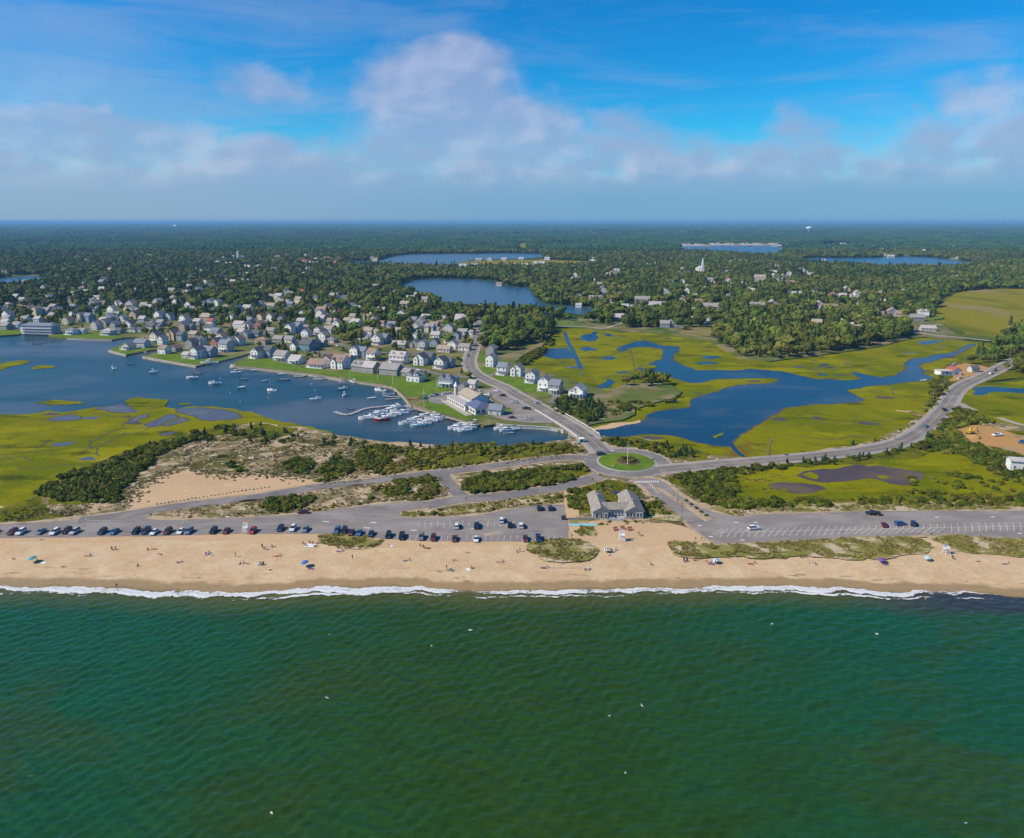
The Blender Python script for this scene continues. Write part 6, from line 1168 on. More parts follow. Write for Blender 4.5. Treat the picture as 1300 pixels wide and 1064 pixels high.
size = sc*FPX/np.maximum(g[:, 1], 1)*vis
order = np.argsort(-size); N_IND = 296
ind, rest = order[:N_IND], order[N_IND:]
ZONES = [(G1, 'in the roadside grove'), (G3, 'on the creek rise'), (G4, 'at the eastern woods edge'), (G5, 'on the causeway headland'), (TOWNLOW, 'among harbour cottages'), (TOWNP, 'between town houses')]
def tree_zone(x, y):
    for q, nm in ZONES:
        if inpoly([(x, y)], q)[0]: return nm
    return 'beside the marsh road' if x > 600 else 'behind the harbour town'
KN = [('oak_tree', 'broad rounded green tree', OAK), ('pine_tree', 'dark narrow pine tree', PINE), ('copper_tree', 'dark purple leaved tree', PLUM)]
for i in ind:
    nm, look, pr = KN[kind[i]]; j = int(rv.integers(0, len(pr))); cm, tm, H_ = pr[j]; s = float(sc[i])
    zn = tree_zone(px_[i], py_[i])
    size_w = 'tall' if s > 1.12 else ('small' if s < 0.78 else 'mid-sized')
    t = thing(nm, size_w + ' ' + look, zn, 'tree', (g[i, 0], g[i, 1], zz[i]), float(rv.uniform(0, 6.28)), look + 's ' + zn, 'cluster')
    t.scale = (s*rv.uniform(.9, 1.15), s*rv.uniform(.9, 1.15), s)
    link('crown', cm, t); link('trunk', tm, t)
cT = proto_col('tree_kinds', [proto_obj('tree_a%d' % i, [c, t]) for i, (c, t, _) in enumerate(OAK)] + [proto_obj('tree_b%d' % i, [c, t]) for i, (c, t, _) in enumerate(PINE)])
s3 = np.c_[sc[rest]*rv.uniform(.9, 1.2, len(rest)), sc[rest]*rv.uniform(.9, 1.2, len(rest)), sc[rest]]
scatter_stuff('woodland', np.c_[g[rest], zz[rest]], s3, cT, 'mixed green woodland spreading behind the shore town and marsh')
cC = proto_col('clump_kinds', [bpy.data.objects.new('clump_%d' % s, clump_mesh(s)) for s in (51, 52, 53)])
def far_woods(d0, d1, step, sxy, sz, seed, cut):
    g = jitter_grid(d0, d1, step, seed=seed); bad = np.zeros(len(g), bool)
    for poly in BLOCK: 
        bad |= inpoly(g, poly)
        for dd in ((14*sxy, 0), (-14*sxy, 0), (0, 14*sxy), (0, -14*sxy)): bad |= inpoly(g + np.array(dd), poly)
    for z_ in (6.0*sz, 11.0*sz):
        ax, ay, _ = npix(np.c_[g, np.full(len(g), z_)])
        for Lk in LAKES + FIELDS: bad |= inpoly(np.c_[ax, ay], Lk)
    gl = vnoise(g[:, 0], g[:, 1]*1.6, 0.0035, seed+60) + 0.6*vnoise(g[:, 0], g[:, 1], 0.012, seed+61)
    bad |= gl > cut
    u = np.zeros(len(g), bool)
    for x, y, r in hx: 
        if y > d0-200: u |= ((g[:, 0]-x)**2+(g[:, 1]-y)**2 < (r+17*sxy)**2) | ((np.abs(g[:, 0]-x*g[:, 1]/y) < 14*sxy) & (g[:, 1] < y) & (g[:, 1] > y*0.962) & (rv.uniform(size=len(g)) < 0.8))
    g = g[~(bad | u)]; s = np.clip(rv.normal(1, .18, len(g)), .6, 1.5)
    hz_ = s*sz*(1+0.45*vnoise(g[:, 0], g[:, 1]*1.5, 0.004, seed+90))
    return np.c_[g, np.full(len(g), Z_BASE)], np.c_[s*sxy, s*sxy, hz_]
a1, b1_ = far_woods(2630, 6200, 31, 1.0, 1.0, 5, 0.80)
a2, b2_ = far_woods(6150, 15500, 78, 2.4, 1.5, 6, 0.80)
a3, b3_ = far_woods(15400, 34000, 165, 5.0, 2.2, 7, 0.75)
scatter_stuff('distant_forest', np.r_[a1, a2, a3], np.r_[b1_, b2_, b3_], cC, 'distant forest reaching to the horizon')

# ---- shrubs on the dunes, marsh edges and verges
def fill(poly, z, step, seed):
    w = np.array([(p.x, p.y) for p in W(poly, z)]); lo, hi = w.min(0), w.max(0); r = np.random.default_rng(seed)
    lo[0] = max(lo[0], -420); hi[0] = min(hi[0], 420)
    X, Y = np.meshgrid(np.arange(lo[0], hi[0], step), np.arange(lo[1], hi[1], step)); q = np.c_[X.ravel(), Y.ravel()] + r.uniform(-.48, .48, (X.size, 2))*step
    return q[inpoly(q, w)]
SH = []   # arrays of x, y, z, scale, kind
def shrubs(poly, step, share, z, s0, s1, kinds, seed, clump=0.05, zone=''):
    q = fill(poly, z, step, seed); r = np.random.default_rng(seed+500)
    nval = vnoise(q[:, 0], q[:, 1], clump*3.2, seed); thr = np.quantile(nval, 1-min(share, 1)) if len(q) else 0
    q = q[(nval + r.normal(0, .16, len(q))) >= thr]
    bad = near_line(q, 7.2)
    for n_, w in o_pts.items():
        if n_.split('.')[0] in ('beach_parking_lot', 'eastern_parking_lot', 'creek', 'median_kerb', 'rotary', 'dirt_yard'): bad |= inpoly(q, [(a[0], a[1]) for a in w])
    for pl, hw in ((UPPER, 4.6), (LOWER, 4.8), (CONN, 4.2)):
        for c in smooth_line(W(pl, Z_DUNE), 4): bad |= (q[:, 0]-c.x)**2+(q[:, 1]-c.y)**2 < hw*hw
    bad |= (q[:, 0]-RC.x)**2+(q[:, 1]-RC.y)**2 < 21.5**2
    for x, y, rr in hx: bad |= (np.abs(q[:, 0]-x) < rr*0.62+1) & (np.abs(q[:, 1]-y) < rr*0.75)
    q = q[~bad]
    for p in q: SH.append((p[0], p[1], z, r.uniform(s0, s1), int(r.choice(kinds)), zone))
b, o_, j = 0, 1, 2
DW, DL, DR = 'on the western ridge', 'on the harbour dunes', 'east of the rotary'
shrubs([(46, 628), (70, 612), (93, 600), (140, 588), (155, 578), (183, 567), (215, 561), (240, 551), (262, 549), (270, 556), (238, 562), (215, 572), (196, 582), (180, 596), (160, 616), (145, 632), (110, 641), (78, 636)], 2.1, 0.90, Z_DUNE+.05, 0.75, 1.45, [b, b, b, b, o_], 1, zone=DW)
shrubs([(225, 556), (250, 548), (285, 542), (330, 538), (342, 545), (320, 556), (275, 560), (240, 563)], 2.9, 0.35, Z_DUNE+.05, 0.7, 1.3, [b, b, j, o_], 2, 0.09, DW)
shrubs([(128, 636), (150, 630), (156, 634), (150, 639), (132, 640)], 2.0, 1, Z_DUNE+.05, 0.7, 1.0, [b], 3, zone=DW)
for k, (pl, sh) in enumerate(([[(360, 590), (372, 582), (394, 583), (398, 592), (392, 602), (372, 600)], 1], [[(404, 598), (412, 588), (432, 585), (447, 590), (446, 600), (428, 605), (408, 604)], 1], [[(418, 582), (430, 576), (434, 583), (424, 586)], 1], [[(400, 612), (415, 606), (440, 608), (430, 614)], .4], [[(452, 594), (455, 572), (478, 566), (498, 568), (500, 582), (488, 592), (468, 597)], .8], [[(313, 552), (325, 546), (334, 549), (330, 555), (318, 556)], .9], [[(330, 560), (345, 552), (352, 556), (338, 562)], .7], [[(286, 592), (294, 586), (298, 592), (290, 595)], 1], [[(300, 597), (308, 592), (312, 597), (304, 599)], 1], [[(276, 580), (284, 576), (290, 580), (280, 583)], 1])):
    shrubs(pl, 1.9, sh, Z_DUNE+.05, 0.6, 1.15, [b, b, o_], 10+k, 0.1, DL)
shrubs([(455, 598), (500, 570), (560, 563), (690, 563), (728, 560), (740, 575), (700, 580), (640, 587), (560, 596), (500, 606)], 2.4, 0.62, Z_DUNE+.08, 0.6, 1.2, [o_, o_, b, o_], 30, 0.07, DL)
shrubs([(330, 540), (480, 562), (560, 566), (560, 590), (430, 600), (400, 575), (330, 565)], 4.6, 0.30, Z_DUNE+.05, 0.45, 0.95, [o_, j, b], 31, 0.1, DL)
shrubs([(300, 560), (340, 545), (420, 556), (490, 566), (690, 566), (690, 572), (500, 576), (420, 566), (340, 562)], 6.5, 0.5, Z_DUNE+.05, 0.6, 1.1, [j, j, b], 32, 0.2, DL)
shrubs([(334, 646), (338, 633), (352, 629), (380, 630), (399, 630), (396, 640), (372, 647), (345, 651)], 1.9, .95, Z_DUNE+.2, 0.6, 1.1, [b, b, o_], 33, zone='between the beach roads')
shrubs([(469, 634), (472, 620), (500, 610), (530, 604), (552, 606), (556, 620), (566, 626), (540, 634), (505, 630)], 2.1, .72, Z_DUNE+.2, 0.55, 1.05, [b, o_, b], 34, 0.09, 'between the beach roads')
shrubs([(340, 651), (400, 645), (460, 634), (460, 641), (400, 650), (360, 653)], 2.4, .5, Z_DUNE+.2, 0.4, 0.7, [o_], 35, 0.12, 'between the beach roads')
shrubs([(586, 613), (600, 606), (640, 601), (690, 594), (742, 590), (748, 602), (735, 611), (705, 616), (660, 622), (590, 626)], 2.0, .86, Z_DUNE+.08, 0.65, 1.3, [b, b, o_, b], 36, 0.05, 'west of the rotary')
shrubs([(718, 640), (722, 624), (748, 621), (752, 634), (748, 645), (730, 648)], 2.0, .95, Z_DUNE+.05, 0.6, 1.1, [b], 37, zone='beside the beach pavilion')
shrubs([(745, 622), (765, 611), (800, 613), (812, 622), (790, 627), (775, 630), (760, 629)], 2.4, .6, Z_DUNE+.05, 0.5, 0.9, [o_, o_, b], 38, 0.1, 'beside the beach pavilion')
shrubs([(810, 650), (812, 636), (835, 634), (855, 645), (852, 652), (828, 655)], 2.0, .9, Z_DUNE+.05, 0.55, 0.95, [b, o_], 39, zone='beside the beach pavilion')
for k, y0 in enumerate((0, 1)): shrubs([(760, 663.5), (776, 662.5), (777, 666), (762, 667)] if k == 0 else [(792, 662.5), (816, 662), (817, 665), (794, 666)], 1.3, 1, Z_DUNE, 0.35, 0.5, [b, o_], 40+k, zone='under the pavilion windows')
shrubs([(509, 654), (512, 651), (560, 648), (640, 637), (714, 629), (716, 636), (640, 646), (560, 655)], 2.4, .42, Z_DUNE+.2, 0.4, 0.75, [o_, b], 42, 0.09, 'on the parking lot island')
shrubs([(848, 608), (870, 598), (930, 594), (960, 600), (945, 612), (930, 630), (960, 645), (925, 646), (895, 638), (870, 620)], 2.2, .86, Z_DUNE+.08, 0.6, 1.25, [b, b, o_], 43, 0.05, DR)
shrubs([(925, 646), (930, 632), (985, 635), (1060, 633), (1150, 631), (1250, 629), (1900, 630), (1900, 640), (1177, 643), (1100, 642), (1000, 643)], 2.3, .78, Z_DUNE+.1, 0.5, 1.15, [b, o_, b, o_], 44, 0.06, 'behind the eastern lot')
shrubs([(905, 598), (960, 592), (1040, 583), (1110, 573), (1150, 564), (1180, 552), (1195, 540), (1205, 548), (1180, 566), (1130, 578), (1060, 590), (960, 599)], 2.6, .62, Z_DUNE+.08, 0.6, 1.2, [b, o_, b, j], 45, 0.07, 'south of the causeway')
shrubs([(1165, 572), (1185, 552), (1203, 528), (1215, 520), (1240, 524), (1262, 536), (1225, 540), (1212, 550), (1222, 560), (1262, 572), (1300, 584), (1900, 600), (1900, 628), (1320, 626), (1270, 604), (1225, 580)], 2.8, .80, Z_DUNE+.08, 0.8, 1.7, [b, b, o_, b], 46, 0.05, 'around the dirt yard')
shrubs([(1150, 605), (1200, 596), (1300, 606), (1900, 616), (1900, 630), (1240, 630), (1150, 628)], 3.4, .5, Z_DUNE+.1, 0.6, 1.2, [o_, b, o_], 47, 0.08, 'beside the muddy pond')
shrubs([(755, 556), (800, 558), (850, 565), (885, 576), (885, 585), (850, 582), (815, 570), (770, 564)], 2.4, .72, Z_DUNE+.08, 0.5, 1.15, [o_, b, b, j], 48, 0.08, 'north of the rotary')
shrubs([(905, 583), (960, 580), (1040, 572), (1110, 562), (1150, 549), (1178, 528), (1195, 506), (1188, 505), (1165, 530), (1140, 550), (1090, 563), (1000, 576)], 4.0, .5, Z_MARSH+.05, 0.5, 1.0, [j, b, o_], 49, 0.2, 'north of the causeway')
shrubs([(1172, 535), (1182, 505), (1180, 488), (1195, 470), (1210, 462), (1200, 480), (1205, 495), (1196, 518)], 3.2, .75, Z_DUNE+.05, 0.8, 1.5, [b, b, o_], 50, 0.05, 'beside the seafood shack')
shrubs([(698, 512), (720, 505), (760, 512), (770, 525), (745, 540), (730, 528), (710, 528)], 2.6, .78, Z_TOWN+.02, 0.7, 1.5, [b, b, j], 51, 0.06, 'around the marsh house')
shrubs([(745, 520), (772, 508), (830, 512), (866, 500), (862, 508), (830, 516), (800, 522), (770, 532)], 2.8, .5, Z_TOWN, 0.6, 1.2, [b, o_], 52, 0.1, 'around the marsh house')
shrubs([(655, 462), (665, 452), (692, 438), (700, 428), (705, 434), (690, 447), (670, 462)], 2.8, .7, Z_TOWN, 0.8, 1.6, [b, b, o_], 53, 0.08, 'at the marsh edge')
shrubs([(1195, 405), (1210, 400), (1225, 402), (1222, 410), (1202, 412)], 4, .8, 0.5, 0.9, 1.6, [b, o_], 54, zone='at the eastern meadow edge')
shrubs([(1190, 390), (1210, 380), (1240, 385), (1235, 392), (1205, 396)], 7, .35, 0.5, 0.9, 1.6, [b, o_], 55, zone='at the eastern meadow edge')
shrubs([(0, 646), (45, 630), (60, 640), (120, 642), (130, 650), (60, 658), (0, 664)], 2.8, .35, Z_DUNE+.08, 0.35, 0.75, [o_], 56, 0.1, DW)
shrubs([(200, 655), (240, 649), (330, 637), (330, 650), (250, 655)], 2.6, .3, Z_DUNE+.2, 0.3, 0.55, [o_], 57, 0.1, 'between the beach roads')
S = np.array([q[:5] for q in SH]); zones = [q[5] for q in SH]
spx, spy, ssc = npix(S[:, :3]); vis = (spx > 0) & (spx < 1300)
big = np.argsort(-(S[:, 3]*ssc*vis*np.where(S[:, 4] == 2, 1.6, 1.0)))
SK = [('bayberry_bush', 'rounded dark green bush', BAY), ('dune_shrub', 'low olive shrub', OLV), ('juniper', 'upright dark juniper', JUN)]
for i in big[:292]:
    nm, look, pr = SK[int(S[i, 4])]; s = float(S[i, 3])
    zn = zones[i]; look = ('large ' if s > 1.15 else 'small ' if s < 0.75 else '') + look
    o = link(nm, pr[int(rv.integers(0, len(pr)))], None, (S[i, 0], S[i, 1], S[i, 2]-0.05), float(rv.uniform(0, 6.28)))
    o.scale = (s*rv.uniform(.85, 1.2), s*rv.uniform(.85, 1.2), s*rv.uniform(.8, 1.1)); tag(o, look, zn, 'shrub' if nm != 'juniper' else 'juniper', look + ' ' + zn, 'cluster')
for kd, nm, pr, lk in ((0, 'bush_thicket', BAY, 'dense dark green bayberry thickets on the dunes'), (1, 'scrub', OLV, 'low olive scrub over the dunes and marsh edges'), (2, 'juniper_scatter', JUN, 'small dark junipers dotted over the dunes')):
    ii = np.array([i for i in big[292:] if S[i, 4] == kd]); s = S[ii, 3]
    col = proto_col(nm+'_kinds', [bpy.data.objects.new('%s_%d' % (nm, k), me) for k, me in enumerate(pr)])
    scatter_stuff(nm, S[ii, :3] - np.array([0, 0, .05]), np.c_[s*rv.uniform(.85, 1.2, len(ii)), s*rv.uniform(.85, 1.2, len(ii)), s*rv.uniform(.8, 1.1, len(ii))], col, lk)
# low heath dotted over the open dune
q = np.concatenate([fill([(300, 548), (420, 556), (490, 570), (740, 560), (740, 580), (560, 597), (450, 612), (400, 618), (396, 596), (330, 598), (240, 584), (215, 575), (250, 558)], Z_DUNE, 1.5, 801), fill(ISL2, Z_DUNE, 1.8, 802), fill([(0, 648), (60, 640), (150, 645), (100, 657), (0, 664)], Z_DUNE, 1.7, 803), fill([(930, 642), (1000, 642), (1300, 638), (1300, 645), (1000, 649), (930, 654)], Z_DUNE, 1.6, 804)])
nv = vnoise(q[:, 0], q[:, 1], 0.35, 805)+.7*vnoise(q[:, 0], q[:, 1], 0.9, 806); q = q[nv > np.quantile(nv, .48)]
rim = np.array([(p[0], p[1]) for p in o_pts['sand_flat']]); rim = rim[np.array([pix((p[0], p[1], Z_DUNE))[1] < 640 or pix((p[0], p[1], Z_DUNE))[0] < 185 for p in rim]) & ~near_line(rim, 4)]; ur = smooth_line(W(UPPER, Z_DUNE), 4); rim = rim[np.array([min((p[0]-c.x)**2+(p[1]-c.y)**2 for c in ur) > 90 for p in rim])]
rim = np.repeat(rim, 9, 0) + rv.normal(0, 2.6, (len(rim)*9, 2)); q = np.concatenate([q, rim]); s = rv.uniform(.16, .42, len(q))
cH = proto_col('heath_kinds', [bpy.data.objects.new('heath_%d' % k, bush_mesh('foliage', leafmat('heath_leaves%d' % k, (0.10, 0.095, 0.045), (0.15, 0.135, 0.06), (0.12, 0.13, 0.03)), 1.5, 1.0, 5, 40, .3, 60+k)) for k in range(2)])
scatter_stuff('dune_heath', np.c_[q, np.full(len(q), Z_DUNE+.1)], np.c_[s*1.3, s*1.1, s*.8], cH, 'low grey brown heath dotted over the sandy dunes')
# ---- beach grass tufts and reeds, as instanced blades
def tuft(seed, h, n, spread):
    r = random.Random(seed); m = MB()
    for i in range(n):
        a = r.uniform(0, 6.28); q = r.uniform(0, spread); x, y = q*math.cos(a), q*math.sin(a); l = h*r.uniform(.6, 1.15); b_ = r.uniform(0, 6.28); dx_, dy_ = math.cos(b_)*.07, math.sin(b_)*.07; bx, by = x+math.cos(a)*l*.4+l*.15, y+math.sin(a)*l*.4
        m.add([(x-dx_, y-dy_, 0), (x+dx_, y+dy_, 0), (bx, by, l)], [(0, 1, 2)])
    return bpy.data.objects.new('tuft_%d' % seed, m.mesh('tuft', M_GRASS))
cG = proto_col('tuft_kinds', [tuft(s, 0.75, 26, 0.42) for s in (1, 2, 3)])
tp = []; ts_ = []
for k, (pl, step, z, sh) in enumerate([(q, 0.85, 1.35, 0.66) for q in BG] + [(ISL, 1.1, Z_DUNE+.2, 0.6), (ISL2, 1.5, Z_DUNE+.18, 0.35), ([(930, 656), (1000, 649), (1300, 646), (1300, 640), (1000, 642), (905, 643)], 1.2, Z_DUNE+.15, .6), ([(0, 662), (60, 656), (105, 652), (150, 645), (120, 640), (60, 645), (0, 650)], 1.6, Z_DUNE+.08, .5), ([(330, 560), (420, 560), (500, 570), (480, 600), (420, 612), (360, 606), (300, 596)], 2.2, Z_DUNE, .4), ([(470, 634), (520, 625), (560, 618), (565, 630), (500, 636)], 1.4, Z_DUNE+.18, .5), ([(742, 618), (800, 612), (860, 650), (868, 660), (820, 656), (812, 640), (770, 628)], 1.3, Z_DUNE+.1, .6), ([(925, 596), (1000, 604), (975, 630), (930, 640), (880, 618)], 2.0, Z_DUNE+.1, .5)]):
    q = fill(pl, z, step, 300+k); nv = vnoise(q[:, 0], q[:, 1], 0.5, k+70)+0.5*vnoise(q[:, 0], q[:, 1], 1.3, k+90); q = q[nv > np.quantile(nv, 1-sh)]
    tp.append(np.c_[q, np.full(len(q), z+0.02)]); s = rv.uniform(.6, 1.25, len(q)); ts_.append(np.c_[s, s, s*rv.uniform(.7, 1.1, len(q))])
scatter_stuff('beach_grass', np.concatenate(tp), np.concatenate(ts_), cG, 'tufts of yellow green beach grass on the dune patches')
# rotary island
isl = MB(); isl.lathe([(13.3, 0), (13.3, 0.18), (13.0, 0.2)], 48); o = isl.obj('rotary_kerb', M_KERB, loc=(RC.x, RC.y, ZR+0.04)); struct(o)
o = MB().lathe([(12.95, 0), (12.9, 0.26), (9, 0.5), (4.2, 0.75), (0.5, 0.8)], 48).obj('rotary_lawn', M_LAWN, loc=(RC.x, RC.y, ZR+0.05)); struct(o)
bedc = (RC.x+0.7, RC.y-0.4, ZR)
struct(MB().lathe([(5.6, 0.55), (5.3, 0.86), (3.0, 1.0), (0.4, 1.05)], 32).obj('planting_bed', plain('bark_mulch', (0.11, 0.065, 0.035), var=0.3), loc=bedc))
for k in range(12):
    a = 6.28*k/12; o = link('ornamental_grass', cached('og', lambda: crown_mesh('foliage', M_OLIVE, [(0, 0, .5, .8, .8, .6)], 1, 60, .35, 8)), None, (bedc[0]+2.7*math.cos(a), bedc[1]+2.7*math.sin(a), ZR+0.95), a)
    tag(o, 'clump of ornamental grass', 'in the ring round the rotary flagpole', 'plant', 'ornamental grasses in the rotary bed')
for k in range(5):
    q = P(871+6.3*k, 636+4.8*k, ZR); o = link('median_shrub', BAY[k % 3], None, (q.x, q.y, ZR+.1), k); o.scale = (0.42,)*3; tag(o, 'small clipped green shrub', 'on the planted road median', 'shrub', 'shrubs on the road median')
# ==================================================================== SHORE WORKS
def wall_thing(name, look, place, pts, h0, h1, th, mat, cap=None, seg=4.0, z=None):
    line = smooth_line(W(pts, Z_TOWN), seg); c = line[len(line)//2]
    t = thing(name, look, place, 'seawall', (c.x, c.y, 0), order=False)
    k = 0
    for i in range(len(line)-1):
        a, b_ = line[i], line[i+1]; m_ = (a+b_)/2; d = b_-a
        bm = MB().box((0, 0, (h0+h1)/2), (d.length-0.05, th, h1-h0)); bm.obj('panel', mat, t, loc=(m_.x-c.x, m_.y-c.y, 0), rz=math.atan2(d.y, d.x)); k += 1
    if cap: 
        r_ = ribbon('cap', [Vector((p.x-c.x, p.y-c.y, 0)) for p in line], -th*0.8, th*0.8, h1+0.14, h1+0.01, cap, None, t)
    return t
wall_thing('seawall', 'pale sandy stone seawall below the white hip roofed cottage', None, [(138, 445.3), (149, 448.3), (160, 450.8)], -0.4, 1.7, 0.8, M_STONEWALL, M_KERB)
wall_thing('seawall', 'long pale seawall in front of the big white gable house', None, [(181, 453.3), (215, 459.3), (249, 465.1)], -0.4, 1.75, 0.8, M_STONEWALL, M_KERB)
wall_thing('seawall', 'dark timber bulkhead in the inlet beside the big white gable house', None, [(262, 461.8), (279, 458.3), (310, 450.3), (321, 446.8)], -0.4, 1.7, 0.5, M_TIMBER)
wall_thing('seawall', 'pale beach seawall along the western shore cottages', None, [(85, 429.8), (107, 430.8), (142, 431.8)], -0.4, 1.75, 0.8, M_KERB, M_KERB)
wall_thing('seawall', 'brown stone seawall below the front row of harbour houses', None, [(293, 462.6), (300, 465.8), (330, 468.3), (368, 472.6), (396, 475.8), (434, 481.8)], -0.4, 1.72, 0.8, M_STONEWALL, M_TIMBER)
wall_thing('seawall', 'timber seawall beside the long green lawn', None, [(434, 481.8), (460, 485.8), (495, 491.3), (504, 496.8), (513, 505.3), (522, 517.2)], -0.4, 1.72, 0.6, M_TIMBER, M_TIMBER)
wall_thing('seawall', 'concrete wall above the water below the club car park', None, [(630, 538.9), (650, 540.8), (699, 543.8), (716, 547.5)], -0.4, 2.0, 0.7, M_KERB, M_KERB)
def boardwalk(name, look, pts, hw, z, mat, post=True, cat='dock'):
    line = smooth_line(W(pts, z), 2.5); c = line[0]; t = thing(name, look, None, cat, (c.x, c.y, 0), order=False)
    n = len(line); sh = [Vector((p.x-c.x, p.y-c.y, 0)) for p in line]
    a, b_ = offset_line(sh, -hw), offset_line(sh, hw); planks = []
    for i in range(n-1):
        q = [a[i].lerp(a[i+1], .03), a[i].lerp(a[i+1], .97), b_[i].lerp(b_[i+1], .97), b_[i].lerp(b_[i+1], .03)]
        MB().prism([(p.x, p.y) for p in q], z-0.18, z).obj('plank_section', mat, t)
    if post:
        for i in range(0, n, 2):
            for s, L in ((-1, a), (1, b_)): MB().tube((L[i].x, L[i].y, -0.6), (L[i].x, L[i].y, z+0.7), 0.13).obj('piling', M_TIMBER, t)
    return t
boardwalk('floating_dock', 'long grey floating dock bent at its outer end', [(425, 522.3), (441, 526.3), (464, 518.5), (485, 516), (500, 514.5), (521, 517.5)], 1.3, 0.85, M_GREYDOCK)
boardwalk('wooden_bulkhead_walk', 'wooden boardwalk with pilings along the club bulkhead', [(525, 517.5), (540, 522.3), (562, 528), (580, 533), (597, 538.3)], 1.3, 1.75, M_TIMBER, cat='boardwalk')
boardwalk('finger_dock', 'finger dock between the westernmost marina boats', [(520, 518.5), (500, 525), (476, 532)], 0.7, 0.8, M_GREYDOCK)
boardwalk('finger_dock', 'finger dock between the middle marina boats', [(562, 528.8), (545, 534.5), (521, 541)], 0.7, 0.8, M_GREYDOCK)
boardwalk('finger_dock', 'finger dock between the marina boats below the clubhouse', [(606, 539.5), (596, 543), (582, 546.5)], 0.7, 0.8, M_GREYDOCK)
boardwalk('private_dock', 'tan private dock with an angled end off the front row seawall', [(398, 474.8), (392, 473.8), (384, 477.5), (373, 477.2)], 0.9, 1.1, plain('new_timber', (0.50, 0.38, 0.27)))
boardwalk('private_dock', 'tan wooden pier stepping down from the long green lawn', [(491, 488.5), (497, 489), (501, 495), (504, 497.5)], 1.0, 1.4, plain('new_timber', (0.50, 0.38, 0.27)))
boardwalk('private_dock', 'narrow grey dock beside the pontoon boat', [(512, 502), (500, 503.5), (486, 502)], 0.8, 0.9, M_GREYDOCK); boardwalk('private_dock', 'outer narrow grey dock nearest the floating dock', [(514, 503), (505, 505.5), (489, 507)], 0.8, 0.9, M_GREYDOCK)
boardwalk('private_dock', 'small wooden dock below the brown roofed front row house', [(434, 481), (447, 484), (452, 485.5)], 0.9, 1.1, M_TIMBER); boardwalk('private_dock', 'short tan dock under the western front row houses', [(398, 480.5), (408, 481.5), (414, 480.5)], 1.0, 0.9, plain('new_timber', (0.50, 0.38, 0.27)))
boardwalk('private_dock', 'white dock at the mouth of the western inlet', [(176, 448), (181, 446), (186, 447.5)], 0.7, 1.1, M_KERB)
# the bridge
bi = [i for i, p in enumerate(bl) if 521 < pix((p.x, p.y, 1.5))[1] < 556]
br = [bl[i] for i in bi]; c = br[len(br)//2]; brl = [Vector((p.x-c.x, p.y-c.y, 0)) for p in br]
t = thing('road_bridge', 'low concrete road bridge with pale railings over the harbour channel', None, 'bridge', (c.x, c.y, 0), order=False)
ribbon('deck', brl, -6.5, 6.5, Z_TOWN+0.10, 0.8, M_WALK, None, t)
for s, nm in ((-1, 'railing'), (1, 'railing')):
    rl = ribbon(nm, offset_line(brl, s*6.35), -0.16, 0.16, Z_TOWN+1.15, Z_TOWN+0.9, M_TRIM, None, t)
    for p in offset_line(brl, s*6.35)[::1]: MB().box((p.x, p.y, Z_TOWN+0.5), (0.3, 0.3, 0.85)).obj('railing_post', M_TRIM, rl)
for i in (1, len(brl)-2):
    p = brl[i]; MB().box((p.x, p.y, 0.2), (13.5, 2.0, 1.6), rz=math.atan2((brl[i+1]-brl[i-1]).y, (brl[i+1]-brl[i-1]).x)+math.pi/2).obj('abutment', M_STONEWALL, t)
# boulders along the beach road and by the bridge
rk = random.Random(5)
for k in range(30):
    tt = k/29; x = 199 + 142*tt; y = 640.3 - 22.0*tt + rk.uniform(-.5, .5)
    q = P(x, y, Z_DUNE); v0, f0 = ICO1; m = MB(); s = rk.uniform(.32, .55); m.add([(a*s*rk.uniform(.8, 1.25), b_*s*rk.uniform(.8, 1.2), c_*s*.8*rk.uniform(.8, 1.1)) for a, b_, c_ in v0.tolist()], f0)
    o = m.obj('boulder', plain('boulder_grey', (0.33, 0.28, 0.23), var=0.3), loc=(q.x, q.y, Z_DUNE+0.2)); tag(o, 'rounded grey boulder', 'in the line beside the sand flat', 'boulder', 'boulders along the beach road')
for k in range(16):
    x, y = rk.choice(((722+rk.uniform(0, 12), 551+rk.uniform(0, 9)), (752+rk.uniform(0, 9), 548+rk.uniform(0, 7)))); q = P(x, y, 0.6); s = rk.uniform(.5, 1.0); m = MB(); m.add([(a*s*rk.uniform(.8, 1.2), b_*s*rk.uniform(.8, 1.2), c_*s*.8) for a, b_, c_ in ICO1[0].tolist()], ICO1[1])
    tag(m.obj('boulder', plain('boulder_grey', (0.33, 0.28, 0.23), var=0.3), loc=(q.x, q.y, 0.8)), 'rough grey boulder', 'beside the bridge abutment', 'boulder', 'boulders at the bridge')
# ==================================================================== POLES, SIGNS, CHAIRS
M_POLE = plain('white_pole', (0.72, 0.72, 0.70), 0.4); M_UPOLE = plain('utility_pole_wood', (0.24, 0.19, 0.15))
def flagpole(x, y, h, look, z, yard=False):
    q = P(x, y, z); t = thing('flagpole', look, None, 'flagpole', (q.x, q.y, z), order=False)
    MB().tube((0, 0, -0.2), (0, 0, h), 0.14, 0.06, 8).obj('pole', M_POLE, t); MB().lathe([(0.02, h-.02), (.14, h+.1), (.02, h+.22)], 8).obj('ball', M_POLE, t); MB().box((0, 0, 0.05), (.8, .8, .3)).obj('footing', M_KERB, t)
    if yard: MB().tube((-1.6, 0.3, h*.74), (1.6, -0.3, h*.74), .07, .05).obj('yardarm', M_POLE, t)
flagpole(796.5, 589, 10.5, 'tall white flagpole with a yardarm in the rotary', ZR+0.8, True)
flagpole(538.5, 516, 11, 'white flagpole on the lawn beside the marina bulkhead', Z_TOWN, True)
flagpole(262, 461, 11, 'tall white flagpole at the big white gable house', Z_TOWN); flagpole(289.5, 452, 8, 'white flagpole beside the inlet houses', Z_TOWN)
